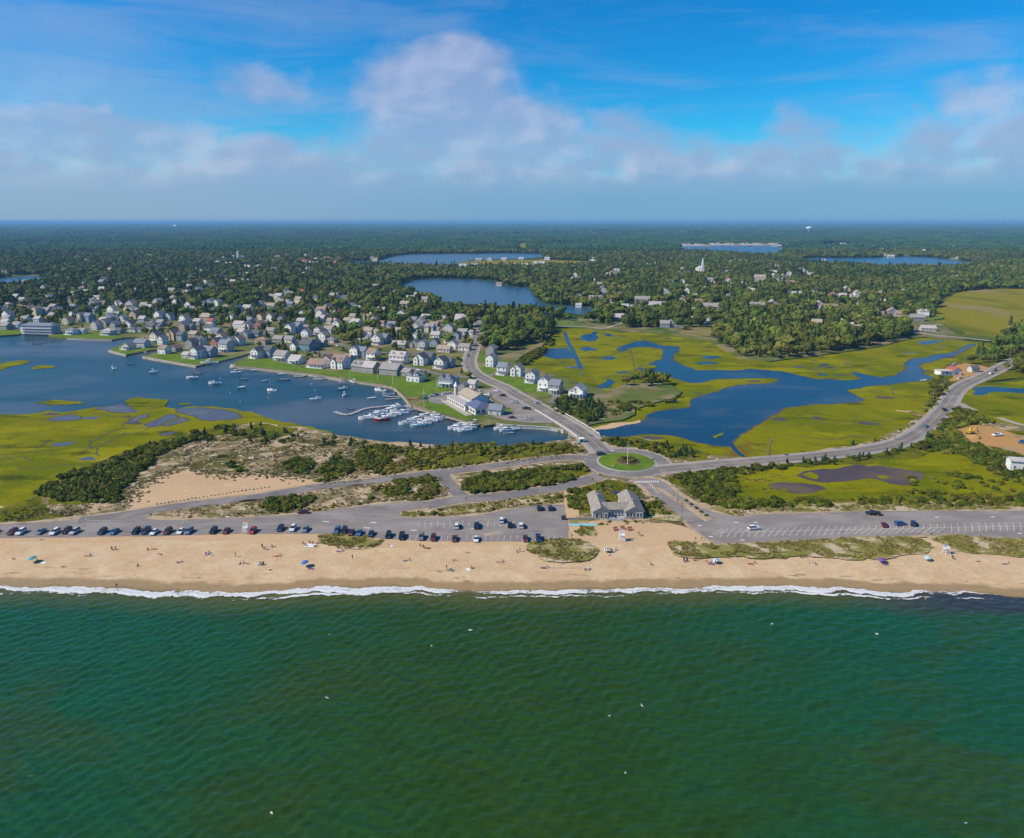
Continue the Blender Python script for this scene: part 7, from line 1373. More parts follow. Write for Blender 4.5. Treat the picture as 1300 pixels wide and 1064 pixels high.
flagpole(444.5, 480, 8, 'white flagpole on the lawn of the brown roofed house', Z_TOWN); flagpole(479.5, 482, 8, 'thin flagpole in the middle of the long green lawn', Z_TOWN); flagpole(498.5, 487, 8, 'thin flagpole at the east end of the long green lawn', Z_TOWN); flagpole(554.5, 493, 7, 'white flagpole behind the blue grey hip roofed house', Z_TOWN)
def utility_pole(x, y, h, rz, look, arm=1.2):
    q = P(x, y, Z_DUNE); t = thing('utility_pole', look, None, 'utility pole', (q.x, q.y, Z_DUNE), rz, 'poles along the causeway', order=False)
    MB().tube((0, 0, -.3), (0, 0, h), .17, .11, 7).obj('pole', M_UPOLE, t); MB().box((0, 0, h-.7), (2*arm, .12, .14)).obj('crossarm', M_UPOLE, t)
    for s in (-1, 0, 1): MB().lathe([(.06, 0), (.09, .1), (.04, .22)], 6).obj('insulator', M_KERB, t, loc=(s*arm*.8, 0, h-.62))
for x, y, h, look in ((974, 580, 9.5, 'pale double pole standing in the marsh north of the causeway'), (1136, 559, 7, 'utility pole on the marsh side of the causeway bend'), (1171, 529, 8, 'utility pole by the sand tracks beside the causeway'), (1184, 512, 9, 'utility pole between the marsh brush and the causeway'), (1197, 496, 8.5, 'utility pole below the seafood shack'), (1263, 466.5, 9.5, 'utility pole at the shell lot on the headland'), (1280, 465, 14, 'tall pole at the top of the causeway beside the headland trees')):
    utility_pole(x, y, h, 0.3, look)
q = P(976.5, 581, Z_MARSH); o = thing('osprey_pole', 'wooden osprey nest platform beside the double pole in the marsh', None, 'nest platform', (q.x, q.y, Z_MARSH), order=False)
MB().tube((0, 0, -.3), (0.4, 0, 8.3), .15, .12).obj('pole', M_UPOLE, o); MB().box((.4, 0, 8.35), (1.5, 1.5, .15)).obj('platform', M_TIMBER, o); MB().lathe([(.9, 8.45), (1.0, 8.7), (.5, 8.75)], 9, c=(.4, 0, 0)).obj('nest', plain('nest_twigs', (.2, .15, .1)), o)
q = P(865, 665, Z_DUNE); t = thing('street_light', 'tall pole with a small red sign at the parking entrance', None, 'light pole', (q.x, q.y, Z_DUNE), order=False)
MB().tube((0, 0, -.2), (0, 0, 8.2), .15, .09, 8).obj('pole', M_UPOLE, t); MB().box((-.25, -.15, 7.6), (.95, .08, .8)).obj('sign_panel', plain('sign_red', (.45, .09, .08)), t); MB().box((-.25, -.2, 7.6), (.8, .04, .25)).obj('sign_band', M_TRIM, t)
def sign(x, y, h, w, look, mat, z=Z_DUNE, hh=0.6):
    q = P(x, y, z); t = thing('sign_post', look, None, 'sign', (q.x, q.y, z), order=False)
    MB().tube((0, 0, -.2), (0, 0, h), .06).obj('post', M_UPOLE, t); MB().box((0, -.08, h-hh/2), (w, .05, hh)).obj('sign_panel', mat, t)
M_SB = plain('sign_dark', (.10, .10, .11)); M_SW = plain('sign_white', (.7, .7, .68))
for x, y, h, w, look, mt in ((834, 637, 1.9, 1.2, 'broad dark information board beside the entrance road', M_SB), (839.5, 637.5, 1.8, .5, 'narrow pale sign beside the dark information board', M_SW), (855, 634, 2.2, .5, 'dark post sign at the head of the planted median', M_SB), (860, 640, 2.0, .5, 'dark post sign between the two entrance lanes', M_SB), (883, 687, 1.6, .4, 'dark post at the beach corner of the eastern lot', M_SB), (890.5, 687, 1.6, .4, 'second dark post beside the beach corner of the eastern lot', M_SB), (777.5, 594, 1.1, .9, 'white sign on the rotary lawn', M_SW), (829.5, 585, 1.0, 1.1, 'dark direction sign on the east edge of the rotary', M_SB), (780.5, 574.5, .9, .9, 'dark direction sign on the north edge of the rotary', M_SB), (752, 612, 1.7, .5, 'dark post sign where the lower road leaves the rotary', M_SB), (1182, 681, 1.5, .6, 'dark post beside the sand path at the eastern lot', M_SB), (726, 684, 1.8, .5, 'brown post at the corner of the beach parking lot', M_SB), (109.5, 662, 1.3, .7, 'white post at the fork of the beach road', M_SW), (557, 602, 1.6, .6, 'white sign where the connector leaves the upper road', M_SW), (1222, 520.5, 1.8, 1.5, 'white notice board by the gravel drive', M_SW)):
    sign(x, y, h, w, look, mt)
def lifeguard(x, y, look, s=1.0, rz=0.0):
    q = P(x, y, 1.15); t = thing('lifeguard_chair', look, None, 'lifeguard chair', (q.x, q.y, 1.32), rz, 'lifeguard chairs', order=False)
    for a, b_ in ((-1, -1), (1, -1), (1, 1), (-1, 1)): MB().tube((a*.85*s, b_*.8*s, -.2), (a*.6*s, b_*.5*s, 2.5*s), .08*s, .07*s, 5).obj('leg', M_TRIM, t)
    MB().box((0, 0, 1.75*s), (1.5*s, 1.3*s, .12)).obj('seat', M_TRIM, t)
    m = MB()
    for k in range(5): m.box((-.56*s+.28*s*k, .55*s, 2.5*s), (.22*s, .08, 1.3*s))
    m.obj('backrest', M_TRIM, t)
    m = MB()
    for k in range(5): m.box((0, -.74*s+.02*k, .3*s*k+.25), (1.25*s, .09, .1))
    m.obj('ladder', M_TRIM, t); m = MB(); m.box((-.7*s, 0, 2.15*s), (.1, 1.1*s, .1)).box((.7*s, 0, 2.15*s), (.1, 1.1*s, .1)); m.obj('armrest', M_TRIM, t)
    MB().box((0, .0, 1.05*s), (1.35*s, .06, .9*s)).obj('front_panel', M_TRIM, t)
lifeguard(789.5, 687, 'tall white lifeguard chair on the sand below the pavilion', 1.25); lifeguard(1201, 703, 'white lifeguard chair on the dune by the eastern sand path', 1.05, .2); lifeguard(312, 677, 'white lifeguard chair among the cars beside the red parked car', 1.2)
q = P(311.5, 676.5, 1.2); t = thing('warning_flag', 'orange and yellow flag above the western lifeguard chair', None, 'flag', (q.x, q.y+0.8, 1.2), order=False); MB().tube((0, 0, -.2), (0, 0, 4.6), .04).obj('pole', M_POLE, t); MB().box((.45, 0, 4.2), (.9, .04, .7)).obj('cloth', plain('flag_orange', (.75, .33, .04)), t)
for x, y, lk in ((782, 674, 'left of three'), (791, 673, 'middle of three'), (800, 674, 'right of three')):
    q = P(x, y, 1.15); t = thing('beach_bench', f'{lk} red slatted benches on the sand behind the lifeguard chair', None, 'bench', (q.x, q.y, 1.36), .35, 'red benches below the pavilion', order=False); rdm = plain('bench_red', (.34, .075, .065))
    for k in range(4): MB().box((0, -.35+.22*k, .42-.03*k), (1.7, .18, .05)).obj('slat', rdm, t)
    for k in range(3): MB().box((0, .42+.08*k, .62+.24*k), (1.7, .06, .2)).obj('slat', rdm, t)
    for s in (-1, 1): MB().box((s*.8, .05, .2), (.1, .9, .5)).obj('side_frame', rdm, t)
q = P(715.5, 660, Z_DUNE); o = MB().box((0, 0, .7), (1.6, 1.2, 1.3)).box((0, 0, 1.4), (1.7, 1.3, .12)).obj('dumpster', plain('dumpster_dark', (.05, .055, .06)), loc=(q.x, q.y, ZR)); tag(o, 'dark lidded bin at the edge of the beach parking lot', None, 'bin', order=False)
# ==================================================================== VEHICLES
M_TYRE = plain('tyre_rubber', (.022, .022, .022)); M_RIM = plain('alloy_rim', (.42, .42, .43), .35); M_LAMP = plain('headlight_glass', (.7, .7, .7), .15); M_TAIL = plain('tail_light', (.42, .03, .02), .25)
M_CG = plain('car_glass', (.02, .025, .03), .06, var=.2, spec=.7)
PAINT = {'white': (.72, .72, .71), 'dark blue': (.018, .035, .085), 'black': (.013, .013, .015), 'dark red': (.15, .018, .018), 'red': (.42, .03, .03), 'silver': (.42, .43, .44), 'blue grey': (.14, .20, .27), 'grey': (.16, .165, .17), 'dark green': (.02, .055, .045), 'blue': (.05, .13, .30), 'maroon': (.10, .015, .02), 'tan': (.40, .33, .24)}
def carpaint(c):
    nm = 'car_paint_'+c.replace(' ', '_')
    if nm in MATS: return MATS[nm]
    m, nt, b_ = newmat(nm); b_.inputs['Base Color'].default_value = (*PAINT[c], 1); b_.inputs['Roughness'].default_value = .28; b_.inputs['Coat Weight'].default_value = .5; b_.inputs['Coat Roughness'].default_value = .08; MATS[nm] = m; return m
# side profiles: (x along the car, z) of the lower body, then glasshouse base / roof points
CARS = {'sedan': (4.6, 1.82, [(-2.3, .35), (-2.3, .78), (-2.15, .93), (-1.55, .98), (1.0, .98), (2.1, .80), (2.28, .62), (2.3, .35)], [(-1.75, .97), (-1.15, 1.42), (.25, 1.45), (1.1, .96)]),
        'suv': (4.7, 1.9, [(-2.35, .4), (-2.35, .95), (-2.28, 1.08), (-1.5, 1.1), (1.05, 1.1), (2.15, .98), (2.32, .75), (2.35, .4)], [(-2.25, 1.08), (-1.95, 1.70), (.25, 1.72), (1.15, 1.08)]),
        'van': (5.0, 1.95, [(-2.5, .4), (-2.5, 1.05), (-2.45, 1.15), (-1.5, 1.16), (1.5, 1.14), (2.3, .98), (2.48, .75), (2.5, .4)], [(-2.42, 1.14), (-2.25, 1.88), (.9, 1.88), (1.75, 1.1)]),
        'pickup': (5.6, 1.98, [(-2.8, .5), (-2.8, 1.08), (-2.7, 1.12), (-.6, 1.12), (1.2, 1.14), (2.5, 1.04), (2.77, .8), (2.8, .5)], [(-.55, 1.11), (-.4, 1.80), (.7, 1.80), (1.4, 1.12)])}
def car_parts(kind, color):
    L, wd, prof, gl = CARS[kind]; hw = wd/2; body = MB(); n = len(prof)
    inset = [max(0.0, min(.10, (z-.7)*.22)) for _, z in prof]
    rings = [[(x, s*(hw-i_), z) for (x, z), i_ in zip(prof, inset)] for s in (-1, 1)]
    vs = rings[0]+rings[1]; body.add(vs, [(i, n+i, n+(i+1) % n, (i+1) % n) for i in range(n)] + [tuple(range(n)), tuple(range(2*n-1, n-1, -1))])
    if kind == 'pickup':
        body.box((-1.7, -hw+.14, 1.2), (2.1, .12, .24)); body.box((-1.7, hw-.14, 1.2), (2.1, .12, .24)); body.box((-2.72, 0, 1.2), (.12, wd-.3, .24))
    me_b = body.mesh('body', carpaint(color))
    g_ = MB(); a = hw-.12; r = hw-.28; z1 = gl[1][1]
    g_.add([(x, s*(a if i in (0, 3) else r), z) for s in (-1, 1) for i, (x, z) in enumerate(gl)], [(0, 1, 2, 3), (7, 6, 5, 4), (0, 4, 5, 1), (1, 5, 6, 2), (2, 6, 7, 3), (3, 7, 4, 0)])
    me_g = g_.mesh('window_glass', M_CG)
    rf = MB(); rf.box(((gl[1][0]+gl[2][0])/2, 0, z1+.02), (gl[2][0]-gl[1][0]-.05, 2*r-.06, .07), taper=.93)
    for s in (-1, 1):
        for xx in (gl[1][0]+.02, (gl[1][0]+gl[2][0])/2, gl[2][0]-.02): rf.tube((xx-(.0), s*(a+.012), gl[0][1]), (xx, s*(r+.02), z1), .035, n=4)
    me_r = rf.mesh('roof', carpaint(color))
    wr = .34 if kind != 'pickup' else .40
    wh = MB(); wh.tube((0, -.11, 0), (0, .11, 0), wr, n=12); me_w = wh.mesh('wheel', M_TYRE); rm = MB(); rm.tube((0, -.125, 0), (0, .125, 0), wr*.6, n=8); me_rim = rm.mesh('rim', M_RIM)
    lm = MB().box((0, 0, 0), (.08, .36, .16)).mesh('headlight', M_LAMP); tm = MB().box((0, 0, 0), (.08, .3, .2)).mesh('tail_light', M_TAIL)
    return L, hw, wr, me_b, me_g, me_r, me_w, me_rim, lm, tm
CARCOUNT = []
def car(x, y, kind, color, head, place, look=None, z=None, group='cars parked along the beach', cat='car'):
    z = ZR+.02 if z is None else z
    L, hw, wr, b_, g_, r_, w_, rim, lm, tm = cached(('car', kind, color), lambda: car_parts(kind, color)); q = P(x, y, z)
    nm = {'sedan': 'parked_car', 'suv': 'parked_car', 'van': 'van', 'pickup': 'pickup_truck'}[kind]
    t = thing(nm, look or f'{color} {kind}', place, {'van': 'van', 'pickup': 'pickup'}.get(kind, cat), (q.x, q.y, z), R(head), group)
    t.scale = (.94, .94, .94)
    link('body', b_, t); link('window_glass', g_, t); link('roof', r_, t)
    for sx in (-1, 1):
        for sy in (-1, 1):
            w = link('wheel', w_, t, (sx*L*.30, sy*(hw-.1), wr)); link('rim', rim, w)
    for sy in (-1, 1): link('headlight', lm, t, (L/2-.05, sy*(hw-.32), .72)); link('tail_light', tm, t, (-L/2+.02, sy*(hw-.28), .85))
    return t
ROWL = 'in the row along the beach edge'
for x, y, k, c, h_ in ((-8, 676.5, 'sedan', 'black', -92), (16, 677, 'suv', 'maroon', -90), (27, 677, 'suv', 'white', -88), (52, 676.5, 'sedan', 'blue grey', -91), (70, 677, 'suv', 'white', -90), (85, 675.5, 'suv', 'black', -89), (95, 676.5, 'suv', 'silver', -92), (130, 676.5, 'suv', 'dark blue', -90), (145.5, 676.5, 'sedan', 'blue', -91), (173, 676, 'suv', 'black', -90), (185, 675.5, 'pickup', 'dark blue', -88), (196, 677, 'sedan', 'white', -90), (213, 676, 'suv', 'maroon', -92), (230, 676, 'sedan', 'white', -90), (240, 676, 'suv', 'blue grey', -91), (271, 675.5, 'suv', 'black', -90), (287.5, 675.5, 'sedan', 'dark red', -90), (321, 675.5, 'suv', 'red', -90),
                    (356, 672.5, 'suv', 'dark blue', -90), (372, 672.5, 'suv', 'white', -88), (388, 673.5, 'sedan', 'blue grey', -90), (428, 675, 'suv', 'blue', -91), (437, 675, 'suv', 'black', -90), (446, 677.5, 'sedan', 'dark red', -92), (456, 678, 'sedan', 'blue', -90), (471, 679, 'sedan', 'dark blue', -90), (493, 681, 'suv', 'black', -90), (510, 682.5, 'pickup', 'black', -88), (535, 683.5, 'suv', 'grey', -91), (550, 684.5, 'suv', 'dark red', -90), (577, 685.5, 'sedan', 'maroon', -90), (604.5, 686, 'sedan', 'white', -90)):
    car(x, y, k, c, h_, ROWL)
for x, y, k, c, h_ in ((580, 669.5, 'suv', 'white', 90), (605, 669, 'pickup', 'dark blue', 90), (637, 662, 'suv', 'white', 88), (647.5, 668, 'suv', 'black', 92), (661.5, 669, 'suv', 'white', 90), (667, 685.5, 'sedan', 'maroon', -90), (683.5, 685.5, 'pickup', 'dark blue', -88), (684.5, 646.5, 'suv', 'black', 90), (698.5, 646.5, 'suv', 'dark blue', 90)):
    car(x, y, k, c, h_, 'in the wide part of the beach lot', group='cars in the wide beach lot')
car(385, 651.5, 'sedan', 'maroon', 184, 'driving past the dune edge of the beach lot', group=None)
for x, y, k, c, h_ in ((957, 672, 'suv', 'white', 12), (1108, 653.5, 'pickup', 'black', 168), (1122, 667.5, 'sedan', 'dark red', 70), (1142.5, 666.5, 'suv', 'blue', 15), (1159, 666, 'suv', 'dark blue', 60)):
    car(x, y, k, c, h_, 'in the eastern parking lot', group='cars in the eastern lot', z=ZR+.06)
car(763.5, 578, 'van', 'dark green', 8, 'driving round the rotary', z=ZR+.07, group=None)
car(1198.5, 521, 'suv', 'black', 75, 'driving on the causeway near the shack', z=ZR+.14, group='cars on the causeway'); car(1175, 542, 'sedan', 'blue grey', 48, 'driving on the causeway bend', z=ZR+.14, group='cars on the causeway'); car(1258, 475, 'suv', 'white', 35, 'on the causeway by the shell lot', z=ZR+.14, group='cars on the causeway'); car(1263, 470.5, 'suv', 'black', 35, 'on the causeway by the shell lot', z=ZR+.14, group='cars on the causeway')
CP = 'in the yacht club parking'
for x, y, k, c, h_ in ((638, 503, 'suv', 'maroon', 170), (653, 511.5, 'suv', 'silver', 165), (668, 519.5, 'pickup', 'black', 160), (649.5, 531, 'sedan', 'dark red', 175), (671, 533, 'sedan', 'silver', 170), (617, 507, 'suv', 'silver', 150), (622, 510, 'sedan', 'white', 150), (619, 502, 'suv', 'white', 150), (607, 499, 'suv', 'white', 160), (597, 497, 'sedan', 'white', 170), (630, 497, 'sedan', 'white', 150)):
    car(x, y, k, c, h_, CP, z=Z_TOWN+.14, group='cars at the yacht club')
car(683, 512, 'sedan', 'white', 15, 'on the grass beside the main road', z=Z_TOWN+.05, group=None)
for x, y, c in ((554, 502, 'blue'), (540, 506, 'blue grey'), (549, 503.5, 'white'), (566, 500.5, 'white'), (572, 500, 'white')): car(x, y, 'sedan', c, 20, 'by the dinghy racks west of the clubhouse', z=Z_TOWN+.13, group='cars by the dinghy racks')
for x, y, c in ((1205, 468.5, 'white'), (1207, 466, 'dark blue'), (1212, 463.5, 'white'), (1200.5, 472, 'silver'), (1219, 481, 'white')): car(x, y, 'suv', c, 20, 'beside the seafood shack', z=Z_DUNE+.12, group='cars at the seafood shack')
rc_ = random.Random(9); STREETS = [([(438, 457), (480, 463), (511, 467), (548, 475)], 10, 'on the street behind the front row'), ([(300, 434), (360, 439), (400, 447), (438, 457)], 7, 'on the lane through the western cottages'), ([(200, 413.5), (300, 423.5), (400, 431.5), (440, 441)], 10, 'on the upper street of the town'), ([(600, 435), (598, 446), (597, 456)], 3, 'on the main road by the grove')]
for pts, n, pl in STREETS:
    ln = smooth_line(W(pts, Z_TOWN), 3)
    for k in range(n):
        i = int((k+.5+rc_.uniform(-.3, .3))/n*(len(ln)-2)); d = ln[i+1]-ln[i]; nrm = Vector((-d.y, d.x, 0)).normalized(); c = ln[i]-nrm*rc_.choice((3.4, -1.8)) if n > 3 else ln[i]-nrm*1.7
        px2 = pix((c.x, c.y, Z_TOWN)); car(px2[0], px2[1], rc_.choice(('sedan', 'suv', 'suv', 'pickup')), rc_.choice(('white', 'silver', 'grey', 'dark blue', 'black', 'dark red', 'white')), math.degrees(math.atan2(d.y, d.x)), pl, z=Z_TOWN+.13, group='cars in the town streets')
# excavator and truck in the dirt yard
def excavator(x, y):
    q = P(x, y, Z_DUNE+.15); t = thing('excavator', 'yellow tracked excavator in the dirt yard', None, 'excavator', (q.x, q.y, Z_DUNE+.15), R(20), order=False); ym = plain('machine_yellow', (.62, .38, .03))
    for s in (-1, 1): MB().prism([(-1.7, s*1.1-.28), (1.7, s*1.1-.28), (1.7, s*1.1+.28), (-1.7, s*1.1+.28)], 0, .75).obj('track', M_TYRE, t)
    MB().box((-.3, 0, 1.35), (3.0, 2.3, 1.0)).box((-1.4, 0, 1.6), (.8, 2.2, 1.1)).obj('body', ym, t); c_ = MB().box((.6, .6, 2.2), (1.2, 1.0, 1.4)).obj('cab', ym, t); MB().box((1.21, .6, 2.3), (.04, .8, .9)).obj('window', M_GLASS, c_)
    MB().tube((.9, -.3, 1.7), (3.2, -.3, 4.0), .28, .2).obj('boom', ym, t); MB().tube((3.2, -.3, 4.0), (4.6, -.3, 1.8), .2, .14).obj('arm', ym, t); MB().box((4.6, -.3, 1.3), (.7, .9, .8), taper=.6).obj('bucket', M_UPOLE, t)
excavator(1232, 551); car(1266, 553.5, 'pickup', 'white', 190, 'in the dirt yard', z=Z_DUNE+.15, group=None); car(1299, 563, 'van', 'blue', 160, 'at the far right of the dirt yard', z=Z_DUNE+.15, group=None)
q = P(1237, 556, Z_DUNE+.1); v0, f0 = ICO2; o = MB().add([(a*3.2*(1+.2*math.sin(5*b_)), b_*2.4*(1+.15*math.sin(4*a)), max(0, c_)*2.0) for a, b_, c_ in v0.tolist()], f0).obj('dirt_pile', M_DIRT, loc=(q.x, q.y, Z_DUNE+.05)); tag(o, 'heap of brown dirt beside the yellow excavator', None, 'dirt pile', order=False)
# ==================================================================== BOATS
M_GEL = plain('boat_white', (.84, .84, .82), .3, var=.03); M_BLK = plain('outboard_black', (.02, .02, .022), .35); M_CANV = plain('navy_canvas', (.03, .05, .12)); M_TEAK = plain('boat_deck_tan', (.50, .42, .32)); M_BOTM = plain('boat_red', (.40, .03, .04), .3); M_AQUA = plain('boat_aqua', (.28, .55, .58), .3); M_GREYB = plain('boat_grey', (.30, .33, .36), .4); M_NAVYH = plain('boat_navy', (.03, .05, .11), .3)
HULLM = {'white': M_GEL, 'red': M_BOTM, 'aqua': M_AQUA, 'grey': M_GREYB, 'navy': M_NAVYH, 'tan': M_TEAK}
def hull_mesh(L, B, H_, mat, deck=True):
    st = [(-.5, .86, 0), (-.25, .97, 0), (0, 1, .02), (.2, .88, .06), (.36, .58, .14), (.46, .26, .22), (.505, .03, .27)]; rings = []
    for t, wv, sh in st:
        x = t*L; b_ = B/2*wv; z = H_*(1+sh*1.6); rings.append([(x, -b_, z), (x, -b_*.82, H_*.12), (x, 0, -H_*.5), (x, b_*.82, H_*.12), (x, b_, z), (x, b_*.84, z), (x, b_*.80, z*.55), (x, 0, z*.55), (x, -b_*.80, z*.55), (x, -b_*.84, z)])
    return MB().loft(rings).mesh('hull', mat)
def foredeck_mesh(L, B, H_, x0):
    st = [(x0, .96), (.2, .86), (.36, .56), (.46, .24), (.5, .02)]; vs = []
    sh = lambda t: H_*(1+1.6*max(0, .02+(t-.05)*.55)) + .02
    for t, wv in st: vs += [(t*L, -B/2*wv*.97, sh(t)), (t*L, 0, sh(t)+.10), (t*L, B/2*wv*.97, sh(t))]
    fs = []
    for k in range(len(st)-1): fs += [(3*k, 3*k+3, 3*k+4, 3*k+1), (3*k+1, 3*k+4, 3*k+5, 3*k+2)]
    return MB().add(vs, fs).mesh('foredeck', M_GEL)
def boat(x, y, kind, L, color, head, look, place, group='boats in the harbour', z=Z_WATER, order=True, canvas='navy'):
    q = P(x, y, z); B = L*(.34 if L < 7 else .30); H_ = .75 + .05*L
    nm = {'sail': 'sailboat', 'cabin': 'motorboat', 'console': 'motorboat', 'skiff': 'skiff', 'yacht': 'motor_yacht', 'pontoon': 'pontoon_boat'}[kind]
    t = thing(nm, look, place, {'sail': 'sailboat', 'skiff': 'skiff', 'pontoon': 'pontoon boat'}.get(kind, 'motorboat'), (q.x, q.y, z), R(head), group, order)
    if kind == 'pontoon':
        for s in (-1, 1): MB().tube((-L/2, s*1.0, .25), (L/2, s*1.0, .25), .35, n=8).obj('float', M_RIM, t)
        MB().box((0, 0, .68), (L, 2.5, .14)).obj('deck', M_TEAK, t); m = MB()
        for s in (-1, 1): m.box((0, s*1.2, 1.05), (L*.9, .06, .6))
        m.obj('side_rail', M_GEL, t); MB().box((-.4, 0, 2.6), (L*.45, 2.3, .08)).box((-.4-L*.2, 0, 1.7), (.06, 2.1, 1.8)).box((-.4+L*.2, 0, 1.7), (.06, 2.1, 1.8)).obj('canopy', M_CANV if canvas == 'navy' else M_TEAK, t); return t
    if kind == 'skiff': H_ *= .62
    link('hull', cached(('hull', L, color, kind), lambda: hull_mesh(L, B, H_, HULLM[color])), t)
    if kind == 'skiff':
        for u in (-.2, .12): MB().box((u*L, 0, H_*.9), (.35, B*.78, .06)).obj('seat', M_TEAK, t)
    else: link('foredeck', cached(('fd', L, kind), lambda: foredeck_mesh(L, B, H_, .08 if kind != 'sail' else -.15)), t)
    def outboard(yy=0): 
        link('outboard', cached('outboard', lambda: MB().box((0, 0, .75), (.5, .38, .6), taper=.8).box((0, 0, .1), (.22, .2, .9)).mesh('outboard', M_BLK)), t, (-L*.5-.2, yy, H_*.55))
    if kind in ('console', 'skiff'):
        for yy in ((-.35, .35) if L > 8.5 else (0,)): outboard(yy)
    if kind == 'console':
        MB().box((-.02*L, 0, H_*.6+.45), (.9, .8, 1.0), taper=.85).obj('console', M_GEL, t); MB().box((-.02*L+.4, 0, H_*.6+1.15), (.06, .75, .5)).obj('windshield', M_GLASS, t); MB().box((-.18*L, 0, H_*.6+.25), (.6, 1.0, .5)).obj('bench_seat', M_GEL, t)
        m = MB(); zt = H_*.6+2.0; tm_ = M_GEL if (int(x) % 4) else M_CANV
        m.box((-.06*L, 0, zt), (L*.24, B*.66, .09)); 
        o = m.obj('hard_top', tm_, t); m = MB()
        for a in (-1, 1):
            for b_ in (-1, 1): m.tube((-.06*L+a*L*.09, b_*B*.27, H_*.6), (-.06*L+a*L*.1, b_*B*.3, zt), .04, n=4)
        m.obj('top_frame', M_RIM, t)
    if kind in ('cabin', 'yacht'):
        zc = H_*1.02; m = MB(); m.box((.10*L, 0, zc+.45), (L*.36, B*.68, .9), taper=.82); c_ = m.obj('cabin', M_GEL, t)
        MB().box((.10*L, 0, zc+.55), (L*.33, B*.64, .34)).box((.10*L+L*.155, 0, zc+.62), (.12, B*.5, .4)).obj('window', M_GLASS, c_)
        if kind == 'yacht':
            MB().box((.02*L, 0, zc+1.35), (L*.30, B*.55, .8), taper=.8).obj('flybridge', M_GEL, t); MB().box((.0, 0, zc+2.6), (L*.2, B*.5, .08)).obj('hard_top', M_GEL, t); m = MB()
            for a in (-1, 1):
                for b_ in (-1, 1): m.tube((a*L*.08, b_*B*.2, zc+1.6), (a*L*.08, b_*B*.22, zc+2.6), .05, n=4)
            m.obj('top_frame', M_RIM, t)
        else:
            MB().box((-.08*L, 0, zc+1.15), (L*.16, B*.66, .07)).obj('hard_top', M_CANV if canvas == 'navy' else M_GEL, t); m = MB()
            for b_ in (-1, 1): m.tube((-.14*L, b_*B*.3, zc*.6), (-.14*L, b_*B*.3, zc+1.15), .05, n=4)
            m.obj('top_frame', M_RIM, t)
        m = MB()
        for s in (-1, 1):
            m.tube((.2*L, s*B*.36, H_*1.75), (.49*L, s*.05, H_*2.0), .04, n=4); m.tube((.2*L, s*B*.36, H_*1.1), (.2*L, s*B*.36, H_*1.75), .035, n=4); m.tube((.36*L, s*B*.22, H_*1.2), (.36*L, s*B*.22, H_*1.9), .035, n=4)
        m.obj('bow_rail', M_RIM, t)
        if L < 9: outboard()
    if kind == 'sail':
        MB().box((.03*L, 0, H_*1.05+.2), (L*.3, B*.5, .45), taper=.85).obj('cabin', M_GEL, t); MB().tube((.08*L, 0, H_*.8), (.08*L, 0, H_+L*1.2), .09, .05, 6).obj('mast', M_RIM, t); b_ = MB().tube((.07*L, 0, H_+1.3), (-.36*L, 0, H_+1.25), .06).obj('boom', M_RIM, t); MB().tube((.05*L, 0, H_+1.47), (-.34*L, 0, H_+1.42), .17, .12).obj('furled_sail', M_CANV if canvas == 'navy' else M_GEL, b_); m = MB()
        m.tube((.08*L, 0, H_+L*1.18), (.49*L, 0, H_*1.3), .03, n=3); m.tube((.08*L, 0, H_+L*1.18), (-.48*L, 0, H_), .03, n=3); m.obj('stay', M_RIM, t)
    return t
MO = 'moored on the open harbour'
